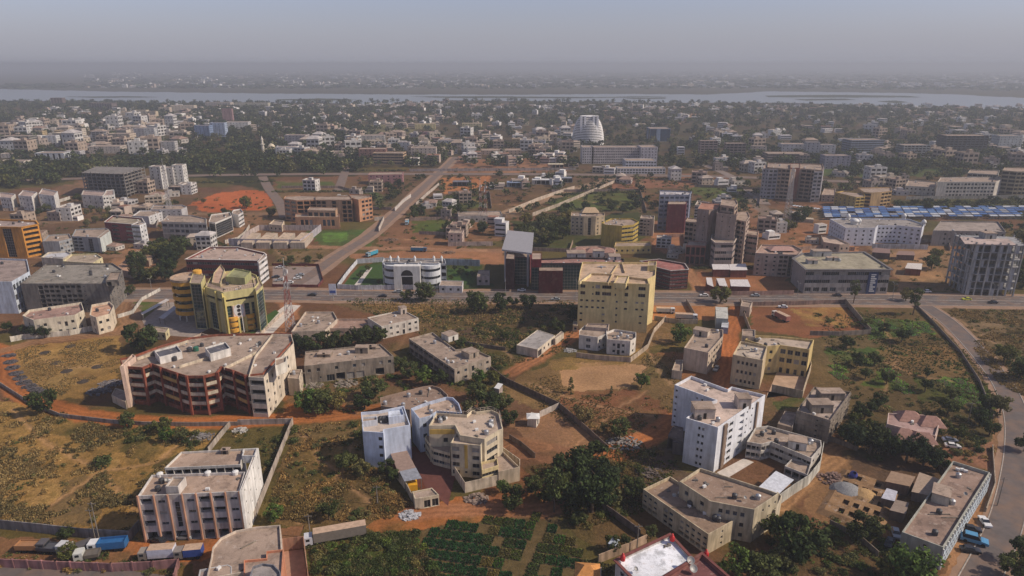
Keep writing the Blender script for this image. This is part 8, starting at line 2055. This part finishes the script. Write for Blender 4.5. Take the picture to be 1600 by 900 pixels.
# blank construction cranes and machines in the yard above the light road
for i, (px, py, c, lab) in enumerate([(806,291,(.2,.25,.35),'dark blue machine shed in the works yard'),(845,287,(.45,.42,.4),'pale machine shed in the works yard'),(880,284,(.16,.17,.2),'dark long-roofed works hall right of the yard'),(722,290,(.12,.12,.14),'dark excavator group on the orange yard'),(868,262,(.5,.36,.26),'low pink store above the works yard')]):
    x, y = G(px, py); g_ = [(x-9, y-5), (x+9, y-5), (x+9, y+5), (x-9, y+5)]
    building('works_shed', lab, 'shed', g_, h=4.5, wall=c, walls='F', world=True, par=.1, lod=2, roofc=tuple(min(.6, v*1.5) for v in c), short=lab)
# ================================================================ labels that single each thing out
from collections import defaultdict
ORD = ['first', 'second', 'third', 'fourth', 'fifth', 'sixth', 'seventh', 'eighth', 'ninth', 'tenth', 'eleventh', 'twelfth', 'thirteenth', 'fourteenth', 'fifteenth', 'sixteenth', 'seventeenth', 'eighteenth', 'nineteenth', 'twentieth']
cnt = defaultdict(int)
SH = []
for x, y, s, o in LAND:
    for cut in (' with ', ' behind ', ' right of ', ' left of ', ' below ', ' above ', ' facing ', ' beside ', ' among ', ' near ', ' in front', ' before ', ' at the ', ' by ', ' on the ', ' in the ', ' beyond ', ' closing ', ' of the ', ' stepping ', ' under ', ' just ', ' and ', ', '):
        if len(s.split()) > 5 and cut in s: s = s.split(cut)[0]
    s = s.split()[:6]
    while s[-1] in ('of', 'the', 'with', 'and', 'a', 'in', 'at', 'by', 'on', 'behind'): s.pop()
    s = ' '.join(s); SH.append([x, y, s, o]); cnt[s] += 1
LM2 = [(q, P(q[0], q[1])) for q in SH if cnt[q[2]] == 1]
def relate(px, py, x, y, n=0):
    c = sorted(LM2, key=lambda q: (q[1][0]-px)**2 + ((q[1][1]-py)*2.2)**2)[n]
    dx, dy = px-c[1][0], (py-c[1][1])*2.2
    rel = ('right of' if dx > 0 else 'left of') if abs(dx) > abs(dy) else ('in front of' if dy > 0 else 'behind')
    return rel + ' the ' + c[0][2]
def autolabel(items, group):
    for it in items:
        o, px, py, x, y = it[:5]
        if o['label'] != 'x': continue
        o['label'] = o['_d'] + ' ' + relate(px, py, x, y)
    for rnd in (0, 1):
        d = defaultdict(list)
        for it in items: d[it[0]['label']].append(it)
        for lab, g in d.items():
            if len(g) < 2: continue
            if rnd == 0 and len(g) > 6:
                for it in g:      # split a crowd by the next landmark
                    px, py, x, y = it[1:5]; r2_ = relate(px, py, x, y, 1)
                    it[0]['label'] = ' '.join((it[0]['_d'] + ' ' + relate(px, py, x, y, 0).split(' the ')[0] + ' the ' + relate(px, py, x, y, 0).split(' the ')[1] + ' towards the ' + r2_.split(' the ')[1]).split()[:16])
                continue
            g.sort(key=lambda q: q[1]); n = len(g)
            for i, it in enumerate(g):
                w = 'leftmost' if i == 0 else ('rightmost' if i == n-1 else (ORD[i] + ' from left' if i < 20 else None))
                if w is None: it[0]['group'] = group; continue
                it[0]['label'] = w + ' ' + lab
    for it in items:
        if len(it[0]['label'].split()) > 16: it[0]['label'] = it[0]['label'].replace(' bushy', '').replace(' from left', '').replace(' very', '')
    for it in items:
        w = it[0]['label'].replace(',', '').split()
        if len(w) > 16: it[0]['label'] = ' '.join(w[:16])
        if not it[0].get('group'): it[0]['group'] = group
autolabel(TREES, 'trees scattered through the city')
autolabel(SHR, 'shrubs on the open plots')
autolabel(HOUSES, 'small houses of the far quarters')
autolabel(GB, 'bright green market garden plots')
for i, q in enumerate(sorted(GB, key=lambda q: q[1])): q[0]['label'] = '%s bright green garden plot from the left of the right-hand market gardens' % (ORD[i] if i < 20 else 'late ' + ORD[i-20])
for o, px, py, row, c_, d in STALLS: o['label'] = '%s-roofed stall, %s row from the front, %s part of the market' % (d, ORD[row], 'left' if c_ < 8 else ('middle' if c_ < 18 else 'right'))
for seq, form in ((STALLS, None),):
    dd = defaultdict(list)
    for it in seq: dd[it[0]['label']].append(it)
    for lab, g in dd.items():
        if len(g) > 1:
            g.sort(key=lambda q: q[1])
            for i, it in enumerate(g): it[0]['label'] = ORD[i] + ' ' + lab
for o, px, py, i, j, d in BEDS: o['label'] = '%s vegetable bed, %s row up, %s from the left path' % (d, ORD[max(0, j+4) % 20], ORD[(i+4) % 20] if i+4 < 20 else 'over-twenty ' + ORD[(i+4) % 20])
LAMPS.sort(key=lambda q: q[1])
for i, (o, px, py) in enumerate(LAMPS): o['label'] = '%s double-armed street lamp from the left on the avenue median' % (ORD[i] if i < 20 else 'far right')
for o in list(C.objects):
    for k in ('_d', '_rc', '_p', 'h'):
        if k in o.keys(): del o[k]
seen = defaultdict(list)
for o in C.objects:
    if o.parent is None and o.get('label') and o.get('category'): seen[o['label']].append(o)
dup = {k: len(v) for k, v in seen.items() if len(v) > 1}
print('DUPLICATE LABELS', len(dup), sum(dup.values()), list(dup.items())[:12])
long_ = [o['label'] for v in seen.values() for o in v if not 4 <= len(o['label'].split()) <= 16]; print('BAD LENGTH', len(long_), long_[:5])
# ---------------------------------------------------------------- haze
hm = bpy.data.materials.new('dusty_air'); hm.use_nodes = True; hn = hm.node_tree; hn.nodes.clear()
pv = hn.nodes.new('ShaderNodeVolumePrincipled'); pv.inputs['Color'].default_value = (.58, .62, .69, 1)
pv.inputs['Density'].default_value = HAZE_D; pv.inputs['Anisotropy'].default_value = .1
ho = hn.nodes.new('ShaderNodeOutputMaterial'); hn.links.new(pv.outputs[0], ho.inputs['Volume'])
hb = MB(); hb.box(-45000, 45000, -400, 70000, -1.8, 128, 0, bottom=True)
tag(hb.build('haze', hm), 'pale dusty haze over the city', None, None, 'stuff')
